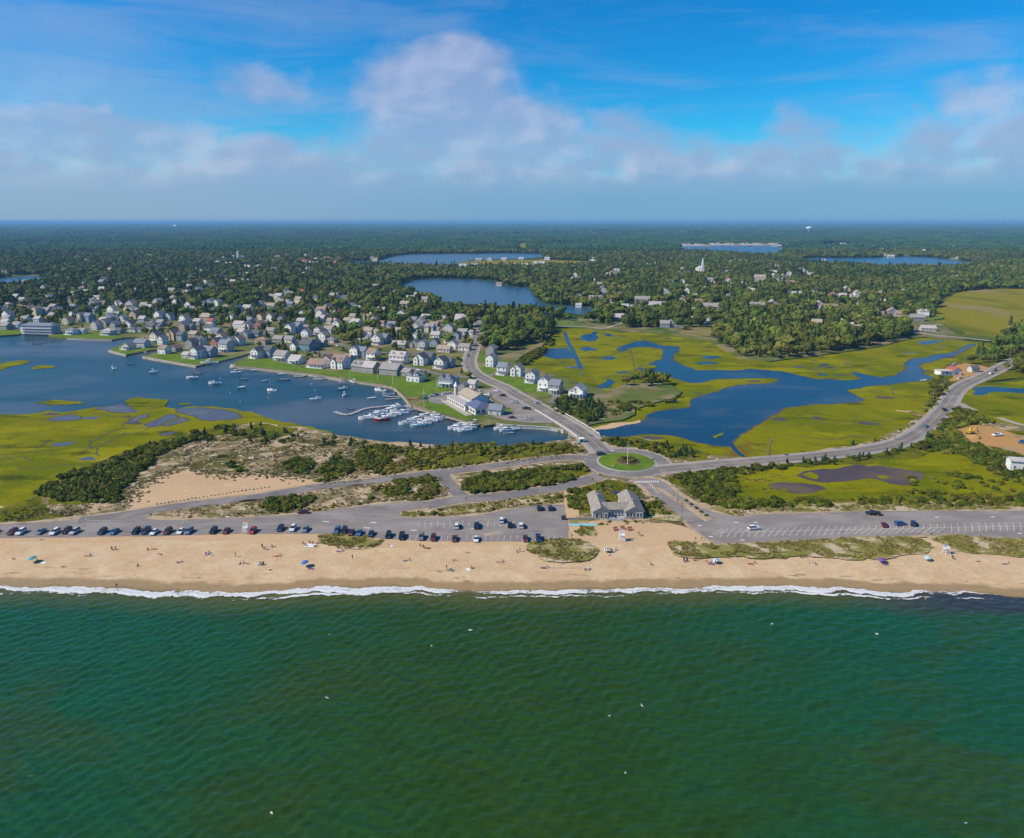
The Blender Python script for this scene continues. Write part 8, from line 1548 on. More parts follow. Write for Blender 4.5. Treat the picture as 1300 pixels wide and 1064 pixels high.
for x, y, k, L, c, h_, look, pl in ((48, 437, 'skiff', 8, 'grey', 8, 'long grey workboat', 'moored off the blue grey inn'), (144, 468, 'cabin', 6.5, 'white', 130, 'white cuddy cabin boat', 'moored off the western point'), (167, 463, 'skiff', 5, 'grey', 5, 'small dark skiff', 'moored off the western seawall'), (195, 473.3, 'console', 6.5, 'white', 4, 'white open boat', 'moored below the long pale seawall'), (244, 480.5, 'sail', 7.5, 'white', 190, 'white sailboat with a tall mast', 'moored off the big white gable house'), (252, 475, 'skiff', 6, 'grey', 12, 'grey open boat', 'just behind the tall masted sailboat'),
    (273, 487.5, 'cabin', 8.5, 'white', 185, 'large white cabin boat', 'moored in the middle harbour'), (266, 462, 'yacht', 13, 'white', 195, 'big white motor yacht', 'lying along the seawall of the big white gable house'), (297, 467.5, 'console', 7, 'tan', 170, 'tan decked boat', 'tied at the point of the front row'), (299.5, 474, 'console', 8.5, 'white', 5, 'long white open boat', 'moored just off the front row point'), (322, 470.5, 'skiff', 6, 'white', 4, 'white skiff', 'close under the brown stone seawall'), (310, 482, 'skiff', 6, 'grey', 4, 'pale grey skiff', 'moored off the front row'), (307, 493, 'sail', 6, 'white', 15, 'small white sailboat', 'moored nearest the salt marsh'), (308, 451, 'skiff', 6, 'white', 15, 'white dinghy', 'inside the narrow inlet'),
    (361, 482.5, 'skiff', 8, 'grey', 6, 'long grey barge', 'moored off the tan private dock'), (357, 475.5, 'skiff', 5.5, 'white', 8, 'white tender', 'lying beside the brown stone seawall'), (407, 482, 'pontoon', 7, 'tan', 8, 'tan pontoon boat', 'tied to the short tan dock'), (438, 486.5, 'pontoon', 8, 'tan', 10, 'tan canopied pontoon boat', 'tied below the brown roofed house'), (449, 486, 'console', 7, 'white', 160, 'white open boat', 'tied beside the canopied pontoon boat'), (435, 494.5, 'cabin', 6.5, 'white', 10, 'white cuddy boat', 'moored off the long green lawn'), (437, 503, 'console', 6, 'white', 265, 'white boat pointing at the lawn', 'moored off the lawn'), (472, 506, 'skiff', 6, 'white', 20, 'slim white sailing skiff', 'moored off the floating dock'),
    (345, 496.5, 'sail', 6.5, 'white', 170, 'white day sailer', MO), (400, 508, 'cabin', 7.5, 'white', 5, 'white cabin cruiser', 'moored alone in mid harbour'), (483, 496.5, 'cabin', 8.5, 'white', 160, 'covered white cruiser', 'tied to the tan wooden pier'), (493, 501, 'pontoon', 8, 'grey', 10, 'grey pontoon boat', 'tied between the narrow docks'), (336, 484, 'skiff', 4.5, 'white', 30, 'tiny white dinghy', MO), (1172, 483.5, 'skiff', 5, 'white', 5, 'white skiff', 'drawn up by the creek'), (446, 520, 'skiff', 4, 'grey', 20, 'grey dinghy', 'on the outer arm of the floating dock')):
    boat(x, y, k, L, c, h_, look, pl, order=False, z=Z_WATER if x < 1000 else Z_MARSH+.05)
MW, MM, ME, MF = 'at the western marina dock', 'at the middle marina dock', 'at the dock below the clubhouse', 'below the club car park'
for x, y, k, L, c, h_, pl in ((467, 532.5, 'cabin', 10.5, 'white', 188, MW), (485, 534, 'console', 9, 'red', 190, MW), (494.5, 530.5, 'console', 8, 'white', 192, MW), (501, 528.2, 'cabin', 8, 'white', 190, MW), (510, 526, 'console', 8.5, 'white', 192, MW), (478, 528, 'cabin', 8.5, 'white', 190, MW), (484.5, 524.2, 'console', 8, 'white', 190, MW), (493, 523, 'cabin', 8, 'white', 192, MW), (499, 520, 'console', 8, 'aqua', 190, MW), (508, 518, 'cabin', 9, 'white', 188, MW), (516, 522.5, 'console', 7.5, 'white', 190, MW), (472.5, 530.6, 'console', 7.5, 'white', 189, MW), (489.5, 527.3, 'console', 7.5, 'white', 190, MW), (504, 523.6, 'cabin', 8, 'white', 190, MW), (503.5, 517.6, 'console', 7, 'white', 190, MW),
    (516.5, 539, 'cabin', 9, 'white', 190, MM), (531, 541.7, 'console', 8.5, 'aqua', 190, MM), (539, 539.5, 'console', 8, 'white', 192, MM), (546, 536.8, 'cabin', 8.5, 'white', 190, MM), (553, 534.8, 'console', 8, 'white', 190, MM), (526.5, 534.5, 'cabin', 8.5, 'white', 190, MM), (534, 531.5, 'console', 8, 'tan', 190, MM), (541.5, 529.5, 'cabin', 8, 'white', 192, MM), (550, 529, 'console', 7.5, 'grey', 190, MM), (560, 532, 'console', 7.5, 'white', 190, MM), (523, 538, 'console', 7.5, 'white', 190, MM), (536, 536.8, 'cabin', 8, 'white', 190, MM), (547, 532.3, 'console', 7.5, 'white', 190, MM), (555.5, 530.6, 'cabin', 7.5, 'white', 190, MM),
    (578.5, 545, 'cabin', 8.5, 'white', 190, ME), (590.5, 547.8, 'console', 8, 'white', 192, ME), (597, 544.8, 'console', 7.5, 'white', 190, ME), (585, 541.5, 'cabin', 8, 'white', 190, ME), (596, 539.8, 'console', 7.5, 'white', 188, ME), (604.5, 542, 'console', 7, 'navy', 190, ME), (611, 540, 'skiff', 6, 'grey', 190, ME), (584.5, 546.4, 'console', 7.5, 'white', 190, ME), (591, 543.6, 'cabin', 8, 'white', 190, ME), (602, 538.6, 'console', 7, 'white', 190, ME),
    (635, 545.5, 'console', 7, 'white', 190, MF), (644, 547.5, 'cabin', 9, 'white', 200, MF), (652, 546.3, 'console', 8, 'white', 195, MF), (646, 550.5, 'skiff', 6, 'grey', 190, MF)):
    lk = {'cabin': 'white cabin boat', 'console': f'{c} open motorboat', 'skiff': f'{c} skiff'}[k]
    boat(x, y, k, L, c, h_, lk, pl, 'boats at the marina docks', canvas='navy' if (int(x) % 4 == 0) else 'white')
rb = random.Random(3)
for k in range(9):
    q = P(519.5+1.5*k, 507.2-.25*k, Z_TOWN); c = rb.choice((M_BOTM, M_TEAK, plain('kayak_orange', (.55, .15, .03)))); o = MB().loft([[(t*3.4, s*.32*w, .22+.1*abs(t)*2) for s in (-1, -.5, .5, 1)] + [(t*3.4, s*.25*w, .05) for s in (.6, -.6)] for t, w in ((-.5, .1), (-.25, .8), (0, 1), (.25, .8), (.5, .1))]).obj('kayak', c, loc=(q.x, q.y, Z_TOWN+.08), rz=1.3)
    tag(o, 'orange red kayak' if c != M_TEAK else 'tan kayak', 'drawn up in the row at the lawn corner', 'kayak', 'kayaks on the lawn')
for k in range(7): 
    q = P(330+rb.uniform(-60, 90), 490+rb.uniform(-10, 20), Z_WATER); o = MB().lathe([(.05, -.2), (.35, 0), (.3, .3), (.05, .42)], 8).obj('mooring_buoy', M_GEL, loc=(q.x, q.y, Z_WATER)); tag(o, 'white mooring buoy', 'floating in mid harbour', 'buoy', 'mooring buoys')
# ==================================================================== PEOPLE AND BEACH GEAR
SKINC = {'fair': (.52, .32, .23), 'tan': (.38, .22, .14), 'brown': (.20, .11, .07)}
CLOTH = {'navy': (.025, .035, .09), 'black': (.015, .015, .018), 'white': (.72, .71, .69), 'red': (.42, .04, .04), 'teal': (.05, .28, .30), 'pink': (.55, .20, .26), 'orange': (.6, .2, .04), 'purple': (.17, .06, .25), 'grey': (.2, .2, .21), 'green': (.06, .2, .07), 'blue': (.04, .13, .42)}
def skin(c): return plain('skin_'+c, SKINC[c], .6, var=.05)
def cloth(c): return plain('cloth_'+c, CLOTH[c], .85, var=.1)
HAIRC = {'dark': (.03, .02, .015), 'brown': (.12, .07, .04), 'blond': (.45, .32, .15), 'grey': (.35, .34, .33)}
J0 = ['pelvis', 'waist', 'chest', 'neck', 'head', 'crown', 'shL', 'elL', 'haL', 'fiL', 'shR', 'elR', 'haR', 'fiR', 'hiL', 'knL', 'anL', 'toL', 'hiR', 'knR', 'anR', 'toR']
RAD = [.14, .125, .15, .062, .10, .085, .07, .048, .038, .03, .07, .048, .038, .03, .10, .068, .048, .035, .10, .068, .048, .035]
EDG = [(0, 1), (1, 2), (2, 3), (3, 4), (4, 5), (2, 6), (6, 7), (7, 8), (8, 9), (2, 10), (10, 11), (11, 12), (12, 13), (0, 14), (14, 15), (15, 16), (16, 17), (0, 18), (18, 19), (19, 20), (20, 21)]
POSES = {'standing': [(0, 0, .93), (0, 0, 1.1), (0, -.01, 1.32), (0, 0, 1.5), (0, -.02, 1.61), (0, 0, 1.7), (-.19, 0, 1.4), (-.25, .02, 1.13), (-.26, -.06, .9), (-.26, -.09, .8), (.19, 0, 1.4), (.25, .02, 1.13), (.26, -.06, .9), (.26, -.09, .8), (-.1, 0, .87), (-.11, -.02, .48), (-.11, .02, .08), (-.12, -.16, .04), (.1, 0, .87), (.12, -.01, .48), (.13, .02, .08), (.15, -.16, .04)],
         'walking': [(0, 0, .92), (0, 0, 1.1), (0, -.04, 1.31), (0, -.05, 1.49), (0, -.08, 1.6), (0, -.06, 1.69), (-.19, -.03, 1.39), (-.25, .14, 1.15), (-.24, .12, .92), (-.24, .1, .83), (.19, -.03, 1.39), (.25, -.14, 1.14), (.22, -.32, .98), (.21, -.38, .92), (-.1, 0, .86), (-.1, -.18, .49), (-.1, -.26, .09), (-.1, -.42, .07), (.1, 0, .86), (.1, .06, .48), (.1, .3, .15), (.1, .22, .05)],
         'sitting': [(0, 0, .16), (0, .05, .33), (0, .10, .54), (0, .10, .72), (0, .06, .82), (0, .08, .91), (-.19, .1, .62), (-.26, .2, .36), (-.28, .3, .14), (-.28, .36, .06), (.19, .1, .62), (.25, -.06, .42), (.16, -.26, .42), (.12, -.34, .42), (-.1, -.05, .13), (-.13, -.42, .42), (-.13, -.72, .08), (-.14, -.86, .06), (.1, -.05, .13), (.12, -.46, .2), (.13, -.88, .08), (.14, -.96, .16)],
         'chair': [(0, 0, .42), (0, .08, .58), (0, .17, .78), (0, .20, .95), (0, .16, 1.05), (0, .18, 1.14), (-.19, .16, .86), (-.27, .02, .64), (-.27, -.22, .6), (-.27, -.31, .58), (.19, .16, .86), (.27, .02, .64), (.27, -.22, .6), (.27, -.31, .58), (-.1, -.04, .4), (-.12, -.44, .44), (-.13, -.62, .07), (-.13, -.77, .05), (.1, -.04, .4), (.12, -.44, .44), (.14, -.68, .07), (.15, -.83, .05)],
         'lying': [(0, 0, .14), (0, .18, .14), (0, .40, .16), (0, .57, .17), (0, .68, .19), (0, .77, .19), (-.19, .47, .14), (-.34, .3, .08), (-.3, .08, .07), (-.28, -.01, .06), (.19, .47, .14), (.36, .6, .08), (.2, .78, .07), (.12, .82, .07), (-.1, -.06, .12), (-.13, -.45, .11), (-.14, -.85, .08), (-.16, -.95, .16), (.1, -.06, .12), (.14, -.42, .24), (.15, -.78, .08), (.16, -.92, .1)]}
def body_mesh(pose, sk, top, bottom):
    pts = POSES[pose]; me = bpy.data.meshes.new('skeleton'); me.from_pydata(pts, EDG, []); o = bpy.data.objects.new('skeleton', me); COL.objects.link(o)
    md = o.modifiers.new('skin', 'SKIN'); md.use_smooth_shade = True
    for v, r in zip(me.skin_vertices[0].data, RAD): v.radius = (r, r*(.8 if r > .11 else 1))
    for v in me.skin_vertices[0].data: v.use_root = False
    me.skin_vertices[0].data[0].use_root = True
    sb = o.modifiers.new('sub', 'SUBSURF'); sb.levels = 1; sb.render_levels = 1
    dg = bpy.context.evaluated_depsgraph_get(); res = bpy.data.meshes.new_from_object(o.evaluated_get(dg)); bpy.data.objects.remove(o); bpy.data.meshes.remove(me)
    res.materials.clear()
    for m_ in (skin(sk), cloth(top) if top else skin(sk), cloth(bottom)): res.materials.append(m_)
    J = [Vector(p) for p in pts]
    seg = [(J[a], J[b_], (1 if (a, b_) in ((1, 2), (2, 6), (2, 10)) or (a, b_) == (0, 1) else 2 if (a, b_) in ((0, 14), (0, 18)) else 3 if (a, b_) in ((14, 15), (18, 19)) else 4 if (a, b_) in ((6, 7), (10, 11)) else 0)) for a, b_ in EDG]
    for p_ in res.polygons:
        c = p_.center; best = 1e9; k = 0
        for a, b_, kk in seg:
            ab = b_-a; t = max(0, min(1, (c-a).dot(ab)/ab.length_squared)); d = (c-(a+ab*t)).length
            if d < best: best = d; k = kk; tt = t
        p_.material_index = 1 if k == 1 or (k == 4 and tt < .45) else 2 if k == 2 or (k == 3 and tt < .55) else 0; p_.use_smooth = True
    res.name = 'body'; return res
def hair_mesh(pose, hc, long_=False):
    h = Vector(POSES[pose][4]); c = Vector(POSES[pose][5]); d = (c-h).normalized(); back = Vector((0, .045, 0)) if pose != 'lying' else Vector((0, 0, .0)); p = h + d*.055 + back
    m = MB(); m.add([(p.x+a*.112, p.y+b_*.118, p.z+e*.105) for a, b_, e in ICO1[0].tolist()], ICO1[1])
    if long_: m.add([(p.x+a*.09, p.y+.05+b_*.05, p.z-.13+e*.15) for a, b_, e in ICO1[0].tolist()], ICO1[1])
    return m.mesh('hair', plain('hair_'+hc, HAIRC[hc], .6))
def nose_mesh(pose, sk):
    h = Vector(POSES[pose][4]); f = Vector((0, -1, 0)) if pose != 'lying' else Vector((0, 0, 1)); p = h + f*.10
    return MB().lathe([(.026, -.03), (.018, .01), (.004, .035)], 6, c=(p.x, p.y, p.z)).mesh('nose', skin(sk))
def person(x, y, pose, sk, top, bottom, hc, face, look, place, z=1.12, long_=False, dz=0.0, group='people on the beach'):
    q = P(x, y, z); zz = beach_z(q.x, q.y) if z == 1.12 else z; q = P(x, y, zz)
    b_ = link('person', cached(('body', pose, sk, top, bottom), lambda: body_mesh(pose, sk, top, bottom)), None, (q.x, q.y, zz+dz), R(face))
    tag(b_, look, place, 'person', group, False); link('hair', cached(('hair', pose, hc, long_), lambda: hair_mesh(pose, hc, long_)), b_); link('nose', cached(('nose', pose, sk), lambda: nose_mesh(pose, sk)), b_); return b_
def beach_z(x, y):
    d = y - float(shore_y(x))
    if y > 230.5: return Z_DUNE+.165
    return min(d*.075 if d < 12 else .9+min(d-12, 22)*.0205, 1.335) + .02 if y < 213 else max(min(d*.075 if d < 12 else .9+min(d-12, 22)*.0205, 1.335), 1.33*(lambda u: u*u*(3-2*u))(min(1, (y-213)/12))) + .02
def bz(x, y, z=1.0):
    q = P(x, y, z); zz = beach_z(q.x, q.y); q = P(x, y, zz); return q.x, q.y, zz
def beach_chair(x, y, c, face, look, place):
    X, Y, Z = bz(x, y); t = thing('beach_chair', look, place, 'beach chair', (X, Y, Z), R(face), 'beach chairs', False); m = cloth(c)
    MB().box((0, -.02, .34), (.56, .5, .05)).obj('seat', m, t); b_ = MB().box((0, 0, .36), (.56, .05, .75)).obj('backrest', m, t, loc=(0, .22, .33)); b_.rotation_euler = (R(-22), 0, 0)
    for s in (-1, 1): MB().tube((s*.27, -.28, 0), (s*.27, .3, .5), .02, n=4).tube((s*.27, .34, 0), (s*.27, -.22, .5), .02, n=4).obj('leg', M_RIM, t)
def umbrella(x, y, cols, tilt, look, r=1.15, h=2.0):
    X, Y, Z = bz(x, y); t = thing('beach_umbrella', look, None, 'umbrella', (X, Y, Z), 0, 'beach umbrellas', False); t.rotation_euler = (R(tilt[0]), R(tilt[1]), 0); MB().tube((0, 0, -.3), (0, 0, h), .025, n=6).obj('pole', M_POLE, t); m = MB(); n = 12
    for i in range(n):
        a, b_ = 6.2832*i/n, 6.2832*(i+1)/n; ring = [(r*math.cos(a), r*math.sin(a), h-.48), (r*math.cos(b_), r*math.sin(b_), h-.48), (.55*r*math.cos(b_), .55*r*math.sin(b_), h-.1), (.55*r*math.cos(a), .55*r*math.sin(a), h-.1)]; m.add(ring, [(0, 1, 2, 3)], i % len(cols)); m.add([ring[3], ring[2], (0, 0, h+.05)], [(0, 1, 2)], i % len(cols))
    m.obj('canopy', [cloth(c) for c in cols], t); MB().lathe([(.03, h), (.05, h+.08), (.01, h+.15)], 6).obj('finial', M_POLE, t)
def towel(x, y, c, rz, look, w=1.0, l=1.9):
    X, Y, Z = bz(x, y); m = MB(); n = 5
    vs = [(-w/2+w*i/n, -l/2+l*j/n, .035+.02*math.sin(3*i+2*j)) for j in range(n+1) for i in range(n+1)]; m.add(vs, [(j*(n+1)+i, j*(n+1)+i+1, (j+1)*(n+1)+i+1, (j+1)*(n+1)+i) for j in range(n) for i in range(n)])
    tag(m.obj('towel', cloth(c), loc=(X, Y, Z), rz=R(rz)), look, None, 'towel', 'towels on the beach', False)
def cooler(x, y, c, look):
    X, Y, Z = bz(x, y); t = thing('cooler', look, None, 'cooler', (X, Y, Z), .4, 'coolers', False); MB().box((0, 0, .2), (.6, .38, .38)).obj('box', cloth(c), t); MB().box((0, 0, .42), (.63, .41, .08)).obj('lid', M_GEL, t)
umbrella(42.8, 713.5, ['teal'], (4, -8), 'round turquoise umbrella on the left beach', 1.35, 1.9); person(47.5, 712.5, 'sitting', 'tan', 'grey', 'navy', 'dark', 100, 'person in grey sitting in the shade of the turquoise umbrella', None); towel(55, 714.5, 'white', 70, 'white towel beside the turquoise umbrella')
person(53, 685.5, 'lying', 'tan', 'red', 'grey', 'dark', 80, 'person in a red top lying below the parked cars at the far left', None); person(17.5, 710, 'lying', 'tan', 'black', 'black', 'dark', 70, 'person in black lying at the far left of the beach', None); person(80.5, 720, 'lying', 'tan', 'navy', 'navy', 'brown', 95, 'person in navy lying alone near the wet sand on the left', None)
beach_chair(142, 698, 'red', 30, 'red beach chair of the leftmost chair pair', None); beach_chair(146.5, 698, 'grey', 10, 'grey beach chair of the leftmost chair pair', None); person(142, 698, 'chair', 'fair', 'pink', 'navy', 'brown', 30, 'person in pink sitting in the red beach chair', None); 
person(187.5, 698, 'sitting', 'tan', None, 'black', 'dark', 20, 'person in black shorts sitting left of the orange towel', None); towel(195, 697, 'orange', 80, 'orange towel under the row of parked cars'); person(195, 697, 'lying', 'tan', 'orange', 'orange', 'brown', 80, 'person lying on the orange towel', None)
towel(203, 703.5, 'red', 60, 'red towel of the sunbather left of the chairs'); person(203, 703.5, 'lying', 'fair', 'red', 'white', 'blond', 60, 'blond sunbather lying on a red towel', None); person(175, 718.5, 'sitting', 'tan', 'navy', 'grey', 'dark', 0, 'person in navy sitting near the wet sand', None); person(148.5, 746.5, 'walking', 'brown', 'black', 'black', 'dark', 60, 'wader in black at the edge of the breaking surf', None, z=.3)
for x, y, c, f_ in ((261, 705, 'purple', -10), (265, 703.5, 'navy', 15), (268.5, 705.5, 'white', 40)): beach_chair(x, y, c, f_, f'{c} beach chair in the group of three on the left beach', None)
person(265, 703.5, 'chair', 'fair', 'white', 'navy', 'grey', 15, 'person in white in the middle chair of the group of three', None); person(299, 707, 'walking', 'tan', 'black', 'grey', 'dark', 130, 'person in black walking below the western lifeguard chair', None)
person(305, 716, 'sitting', 'tan', 'black', 'navy', 'dark', -20, 'person in a black top, leftmost of the low group', None); person(309, 714.8, 'sitting', 'tan', 'white', 'grey', 'brown', 20, 'person in white, middle of the low group', None); person(314.5, 716, 'lying', 'tan', 'grey', 'black', 'dark', 80, 'person in grey lying at the right of the low group', None); 
for x, c in ((327, 'white'), (330.5, 'grey'), (334, 'black')): beach_chair(x, 717.5, c, 10, f'{c} beach chair in the low row of three chairs', None)
person(330.5, 717.5, 'chair', 'fair', 'teal', 'white', 'blond', 10, 'person in teal in the middle of the low row of chairs', None); cooler(342.5, 723.5, 'navy', 'navy cooler alone near the wet sand')
beach_chair(333, 695, 'red', 25, 'red beach chair of the pair below the white parked car', None); person(333, 695, 'chair', 'tan', 'red', 'black', 'dark', 25, 'person in red sitting in the red chair of the pair', None); towel(338, 697, 'grey', 75, 'grey towel beside the red chair of the pair'); beach_chair(345, 694.5, 'white', -15, 'white beach chair of the pair below the white parked car', None); person(345, 694.5, 'chair', 'fair', 'grey', 'grey', 'grey', -15, 'person in grey sitting in the white chair of the pair', None)
towel(394, 692.5, 'white', 85, 'large white blanket in the middle of the seated circle', 2.6, 3.4)
for x, y, f_, c, b_ in ((385, 690.5, 60, 'black', 'grey'), (388, 693, 110, 'grey', 'white'), (393, 689, 10, 'navy', 'black'), (397, 689.5, -5, 'orange', 'navy'), (399, 694.5, 190, 'black', 'black'), (404, 690, -60, 'green', 'grey'), (402, 693.5, -110, 'white', 'navy')): person(x, y, 'sitting', 'tan', c, b_, 'dark', f_, f'person in a {c} top and {b_} bottoms sitting in the circle round the white blanket', None)
umbrella(388.5, 719, ['blue'], (6, -10), 'bright blue umbrella on the middle beach', 1.25); towel(394.5, 722, 'purple', 80, 'purple towel beside the bright blue umbrella'); person(395, 722, 'lying', 'tan', 'purple', 'purple', 'brown', 80, 'sunbather lying on the purple towel', None)
person(447.5, 710, 'standing', 'tan', 'green', 'grey', 'dark', 200, 'person in green standing alone on the open sand', None); person(493, 692.5, 'sitting', 'fair', 'pink', 'white', 'blond', 20, 'blond person in pink sitting below the black parked suv', None); towel(496, 693, 'white', 60, 'white towel of the blond person in pink')
person(533.5, 693, 'sitting', 'tan', 'red', 'black', 'dark', 40, 'person in red, left of the three below the grey car', None); person(537.5, 694.5, 'sitting', 'brown', 'black', 'black', 'dark', 10, 'person in black, middle of the three below the grey car', None); person(543, 696, 'lying', 'brown', 'grey', 'navy', 'dark', 80, 'person lying right of the three below the grey car', None); towel(543, 696, 'red', 80, 'dark red towel of the group below the grey car')
person(593.5, 702, 'lying', 'tan', 'orange', 'grey', 'brown', 80, 'person in orange lying below the white car at the lot end', None); person(577, 711.5, 'lying', 'tan', 'navy', 'navy', 'brown', 85, 'person in navy lying on the middle beach', None)
person(567, 723, 'standing', 'tan', 'black', 'grey', 'dark', 150, 'person in black standing beside the dark blanket', None); towel(572.5, 724, 'grey', 70, 'dark grey blanket beside the standing person in black', 1.5, 2.2); person(573, 724, 'sitting', 'tan', 'green', 'black', 'dark', 60, 'person in green sitting on the dark grey blanket', None)
towel(594.5, 723, 'white', 40, 'white towel next to the white beach chair', 1.2, 2.0); beach_chair(598.5, 722, 'white', -30, 'white beach chair next to the white towel', None); person(598.5, 722, 'chair', 'tan', 'grey', 'navy', 'dark', -30, 'person in grey in the white beach chair', None); person(557, 726, 'lying', 'tan', 'orange', 'green', 'brown', 60, 'person in an orange top lying near the wet sand', None)
person(589, 738.5, 'walking', 'fair', 'white', 'white', 'brown', 260, 'person in white walking on the wet sand', None); person(591.5, 636, 'walking', 'tan', 'black', 'navy', 'dark', 200, 'person in black walking on the lower beach road', None, z=ZR+.06)
person(656.5, 701, 'sitting', 'tan', 'black', 'grey', 'dark', 10, 'person in black at the left edge of the dune patch', None); person(660, 700.5, 'standing', 'tan', 'red', 'black', 'dark', 60, 'person in red standing at the dune patch', None)
for x in (742, 746.5): beach_chair(x, 723.5, 'white', -5, f'{"left" if x < 744 else "right"} of the two white chairs alone on the lower beach', None)
person(742, 723.5, 'chair', 'tan', 'white', 'navy', 'dark', -5, 'person in white in the left of the two white chairs', None); person(746.5, 723.5, 'chair', 'fair', 'white', 'pink', 'blond', -5, 'blond person in white in the right of the two white chairs', None)
umbrella(770.5, 701.5, ['navy', 'white'], (-4, -16), 'navy and white umbrella on the sand below the lifeguard chair', 1.0, 1.7); person(777.5, 701, 'chair', 'fair', 'pink', 'black', 'brown', 20, 'person in pink beside the navy and white umbrella', None); beach_chair(777.5, 701, 'black', 20, 'black beach chair beside the navy and white umbrella', None); beach_chair(781.5, 699, 'grey', -30, 'grey beach chair behind the navy and white umbrella', None); cooler(773.5, 705, 'red', 'red cooler in front of the navy and white umbrella'); person(774.5, 698, 'sitting', 'tan', 'red', 'grey', 'dark', 100, 'person in red sitting behind the red cooler', None)
person(811, 680, 'standing', 'tan', 'navy', 'black', 'dark', -40, 'person in navy standing right of the red benches', None); person(814, 680.5, 'sitting', 'fair', 'grey', 'black', 'dark', 60, 'person in grey sitting right of the red benches', None); person(826.5, 717, 'sitting', 'brown', 'grey', 'black', 'dark', 70, 'person in grey sitting alone on the open sand', None)
for x in (868.5, 872.5): beach_chair(x, 713, 'navy', 0, f'{"left" if x < 870 else "right"} of the navy chairs below the eastern dune grass', None)
person(868.5, 713, 'chair', 'tan', 'black', 'navy', 'dark', 0, 'person in black in the left of the navy chairs', None); person(883, 712, 'lying', 'tan', 'black', 'grey', 'dark', 90, 'person in black lying against the eastern dune grass', None)
umbrella(909, 715, ['blue', 'white'], (4, -12), 'blue and white umbrella below the eastern dune grass', 1.1, 1.7); towel(903.5, 716, 'purple', 75, 'purple blanket beside the blue and white umbrella', 1.3, 2.2); person(903, 716, 'sitting', 'tan', 'purple', 'navy', 'brown', 30, 'person in purple sitting on the purple blanket', None); person(897, 713.5, 'sitting', 'tan', 'orange', 'black', 'dark', 30, 'person in orange sitting left of the purple blanket', None)
umbrella(1119.5, 714, ['purple'], (6, -14), 'purple umbrella under the long eastern dune', 1.15, 1.6); towel(1124, 716.5, 'purple', 80, 'purple towel beside the purple umbrella'); person(1124, 716.5, 'lying', 'tan', 'purple', 'black', 'dark', 80, 'sunbather lying beside the purple umbrella', None)
umbrella(1177.5, 711.5, ['teal', 'white'], (6, -12), 'teal and white umbrella below the eastern sand path', 1.1, 1.6); person(1179.5, 713, 'sitting', 'tan', 'teal', 'black', 'dark', 30, 'person in teal sitting under the teal and white umbrella', None)
beach_chair(1210, 709.5, 'black', 20, 'black beach chair below the eastern lifeguard chair', None); person(1210, 709.5, 'chair', 'tan', 'black', 'black', 'dark', 20, 'person in black in the black beach chair', None); person(1242, 713, 'lying', 'tan', 'red', 'black', 'brown', 80, 'person in red lying farthest right on the beach', None); person(1174.5, 764.5, 'standing', 'fair', 'orange', 'orange', 'brown', 120, 'swimmer standing chest deep in the sea on the right', None, z=-1.0)
for x, y, cu, ct, f_ in ((110, 706, 'orange', 'blue', 20), (226, 714, 'green', 'pink', -20), (350, 706, 'red', 'white', 10), (430, 700, 'blue', 'orange', 0), (515, 712, 'teal', 'red', 30), (633, 714, 'pink', 'green', -10), (690, 721, 'navy', 'teal', 15), (953, 716, 'red', 'navy', 10), (1030, 717, 'white', 'purple', -15), (1275, 716, 'grey', 'orange', 20)):
    towel(x, y, cu, 70+f_, f'{cu} towel under the pair of sunbathers in {ct} on the beach'); person(x, y, 'lying', 'tan', ct, cu, 'brown', 70+f_, f'sunbather in {ct} lying on the {cu} towel', None); person(x+5, y-.6, 'sitting', 'fair', ct, 'grey', 'dark', f_, f'person in {ct} sitting beside the {cu} towel', None)
umbrella_q = P(781, 632, Z_DUNE)
t = thing('patio_umbrella', 'navy patio umbrella in the pavilion courtyard', None, 'umbrella', (umbrella_q.x, umbrella_q.y, Z_DUNE), order=False); MB().tube((0, 0, -.2), (0, 0, 2.6), .04).obj('pole', M_POLE, t); MB().lathe([(1.6, 2.15), (.9, 2.6), (.05, 2.8)], 8).obj('canopy', cloth('navy'), t)
for x, y, c in ((768, 641, 'teal'), (783, 640, 'white')):
    q = P(x, y, Z_DUNE); t = thing('picnic_table', f'{c} picnic table in the pavilion courtyard', None, 'table', (q.x, q.y, Z_DUNE), .4, order=False); MB().box((0, 0, .74), (1.8, .75, .06)).obj('top', cloth(c), t)
    for s in (-1, 1): MB().box((0, s*.7, .44), (1.8, .28, .05)).obj('seat', cloth(c), t); MB().box((s*.7, 0, .36), (.08, 1.3, .08)).box((s*.7, 0, .4), (.08, .5, .75)).obj('leg', cloth(c), t)
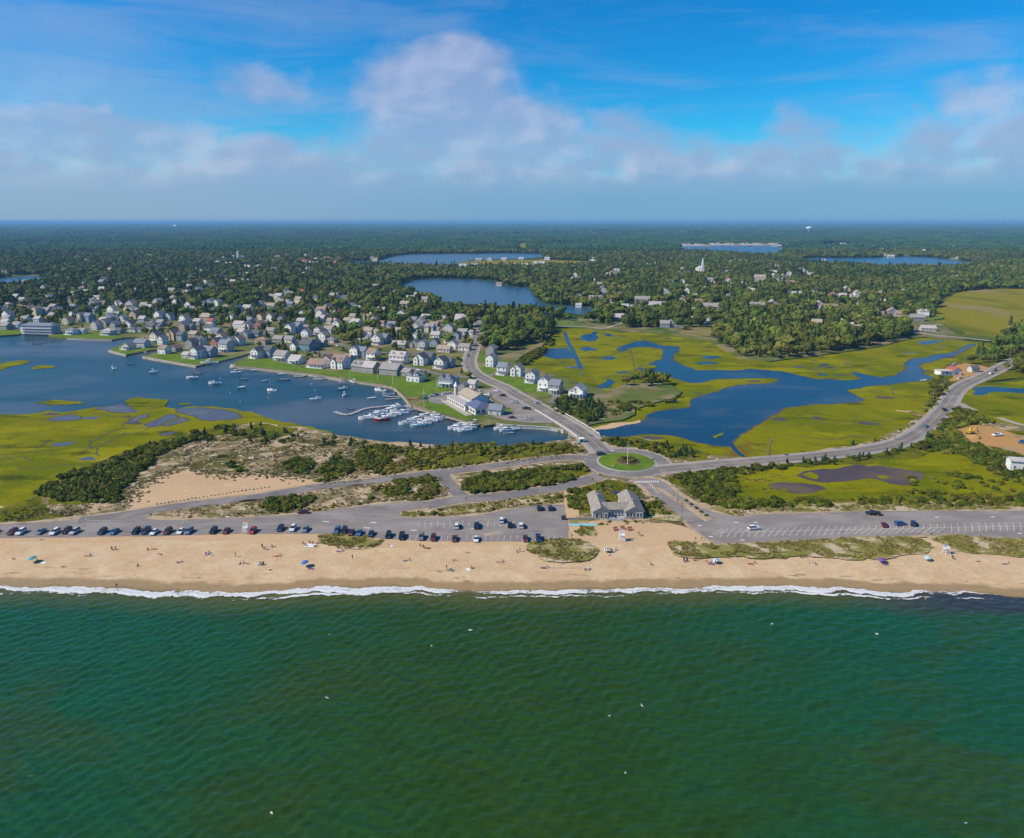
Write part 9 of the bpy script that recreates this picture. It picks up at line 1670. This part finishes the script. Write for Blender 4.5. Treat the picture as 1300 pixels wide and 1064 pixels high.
# gulls low over the sea
for x, y, h_, rz in ((415, 886, 2.0, 60), (815, 896, 2.5, 200)):
    q = P(x, y, h_); t = thing('seagull', f'white gull flying low over the {"left" if x < 600 else "right"} half of the sea', None, 'bird', (q.x, q.y, h_), R(rz), 'gulls over the sea', False); MB().loft([[(u*.5, r*math.cos(a), r*math.sin(a)) for a in [6.283*i/6 for i in range(6)]] for u, r in ((-.5, .02), (-.2, .07), (.15, .08), (.4, .05), (.55, .01))]).obj('body', M_GEL, t)
    for s in (-1, 1): MB().add([(.12, s*.05, .05), (-.1, s*.05, .05), (-.08, s*.35, .16), (.12, s*.35, .17), (-.14, s*.68, .10)], [(0, 1, 2, 3), (3, 2, 4)] if s > 0 else [(3, 2, 1, 0), (4, 2, 3)]).obj('wing', plain('gull_grey', (.55, .56, .58)), t)
# ==================================================================== HAZE
M_HZ = bpy.data.materials.new('haze'); M_HZ.use_nodes = True; nt = M_HZ.node_tree; nt.nodes.clear(); ho = nt.nodes.new('ShaderNodeOutputMaterial'); hv = nt.nodes.new('ShaderNodeVolumePrincipled')
hv.inputs['Color'].default_value = (0.27, 0.58, 0.92, 1); hv.inputs['Density'].default_value = HAZE; hv.inputs['Anisotropy'].default_value = 0.0; nt.links.new(hv.outputs[0], ho.inputs['Volume'])
if HAZE > 0:
    hb = MB().box((0, 30500, 60.5), (124000, 74000, 124)).obj('haze', M_HZ); struct(hb, 'stuff')
# ==================================================================== LABELS
ORDN = ['first', 'second', 'third', 'fourth', 'fifth', 'sixth', 'seventh', 'eighth', 'ninth', 'tenth', 'eleventh', 'twelfth', 'thirteenth', 'fourteenth', 'fifteenth', 'sixteenth', 'seventeenth', 'eighteenth', 'nineteenth', 'twentieth', 'twenty-first', 'twenty-second', 'twenty-third', 'twenty-fourth', 'twenty-fifth', 'twenty-sixth', 'twenty-seventh', 'twenty-eighth', 'twenty-ninth', 'thirtieth']
groups = {}
for o, look, place, order in LABELS: groups.setdefault((look, place), []).append((o, order))
def number(base, L):
    for k, (o, order) in enumerate(L):
        if len(L) == 1: o['label'] = base
        elif k == 0: o['label'] = 'leftmost ' + base
        elif k == len(L)-1: o['label'] = 'rightmost ' + base
        else: o['label'] = ORDN[min(k, 29)] + ' ' + base + ' from left'
for (look, place), L in groups.items():
    base = look if not place else look + ' ' + place
    L.sort(key=lambda q: pix(q[0].location)[0])
    if len(L) <= 14: number(base, L); continue
    n = len(L); k = (n+2)//3          # a long row is told apart by its western, middle and eastern thirds
    for part, nm in ((L[:k], 'western'), (L[k:2*k], 'middle'), (L[2*k:], 'eastern')): number(nm + ' ' + base, part)
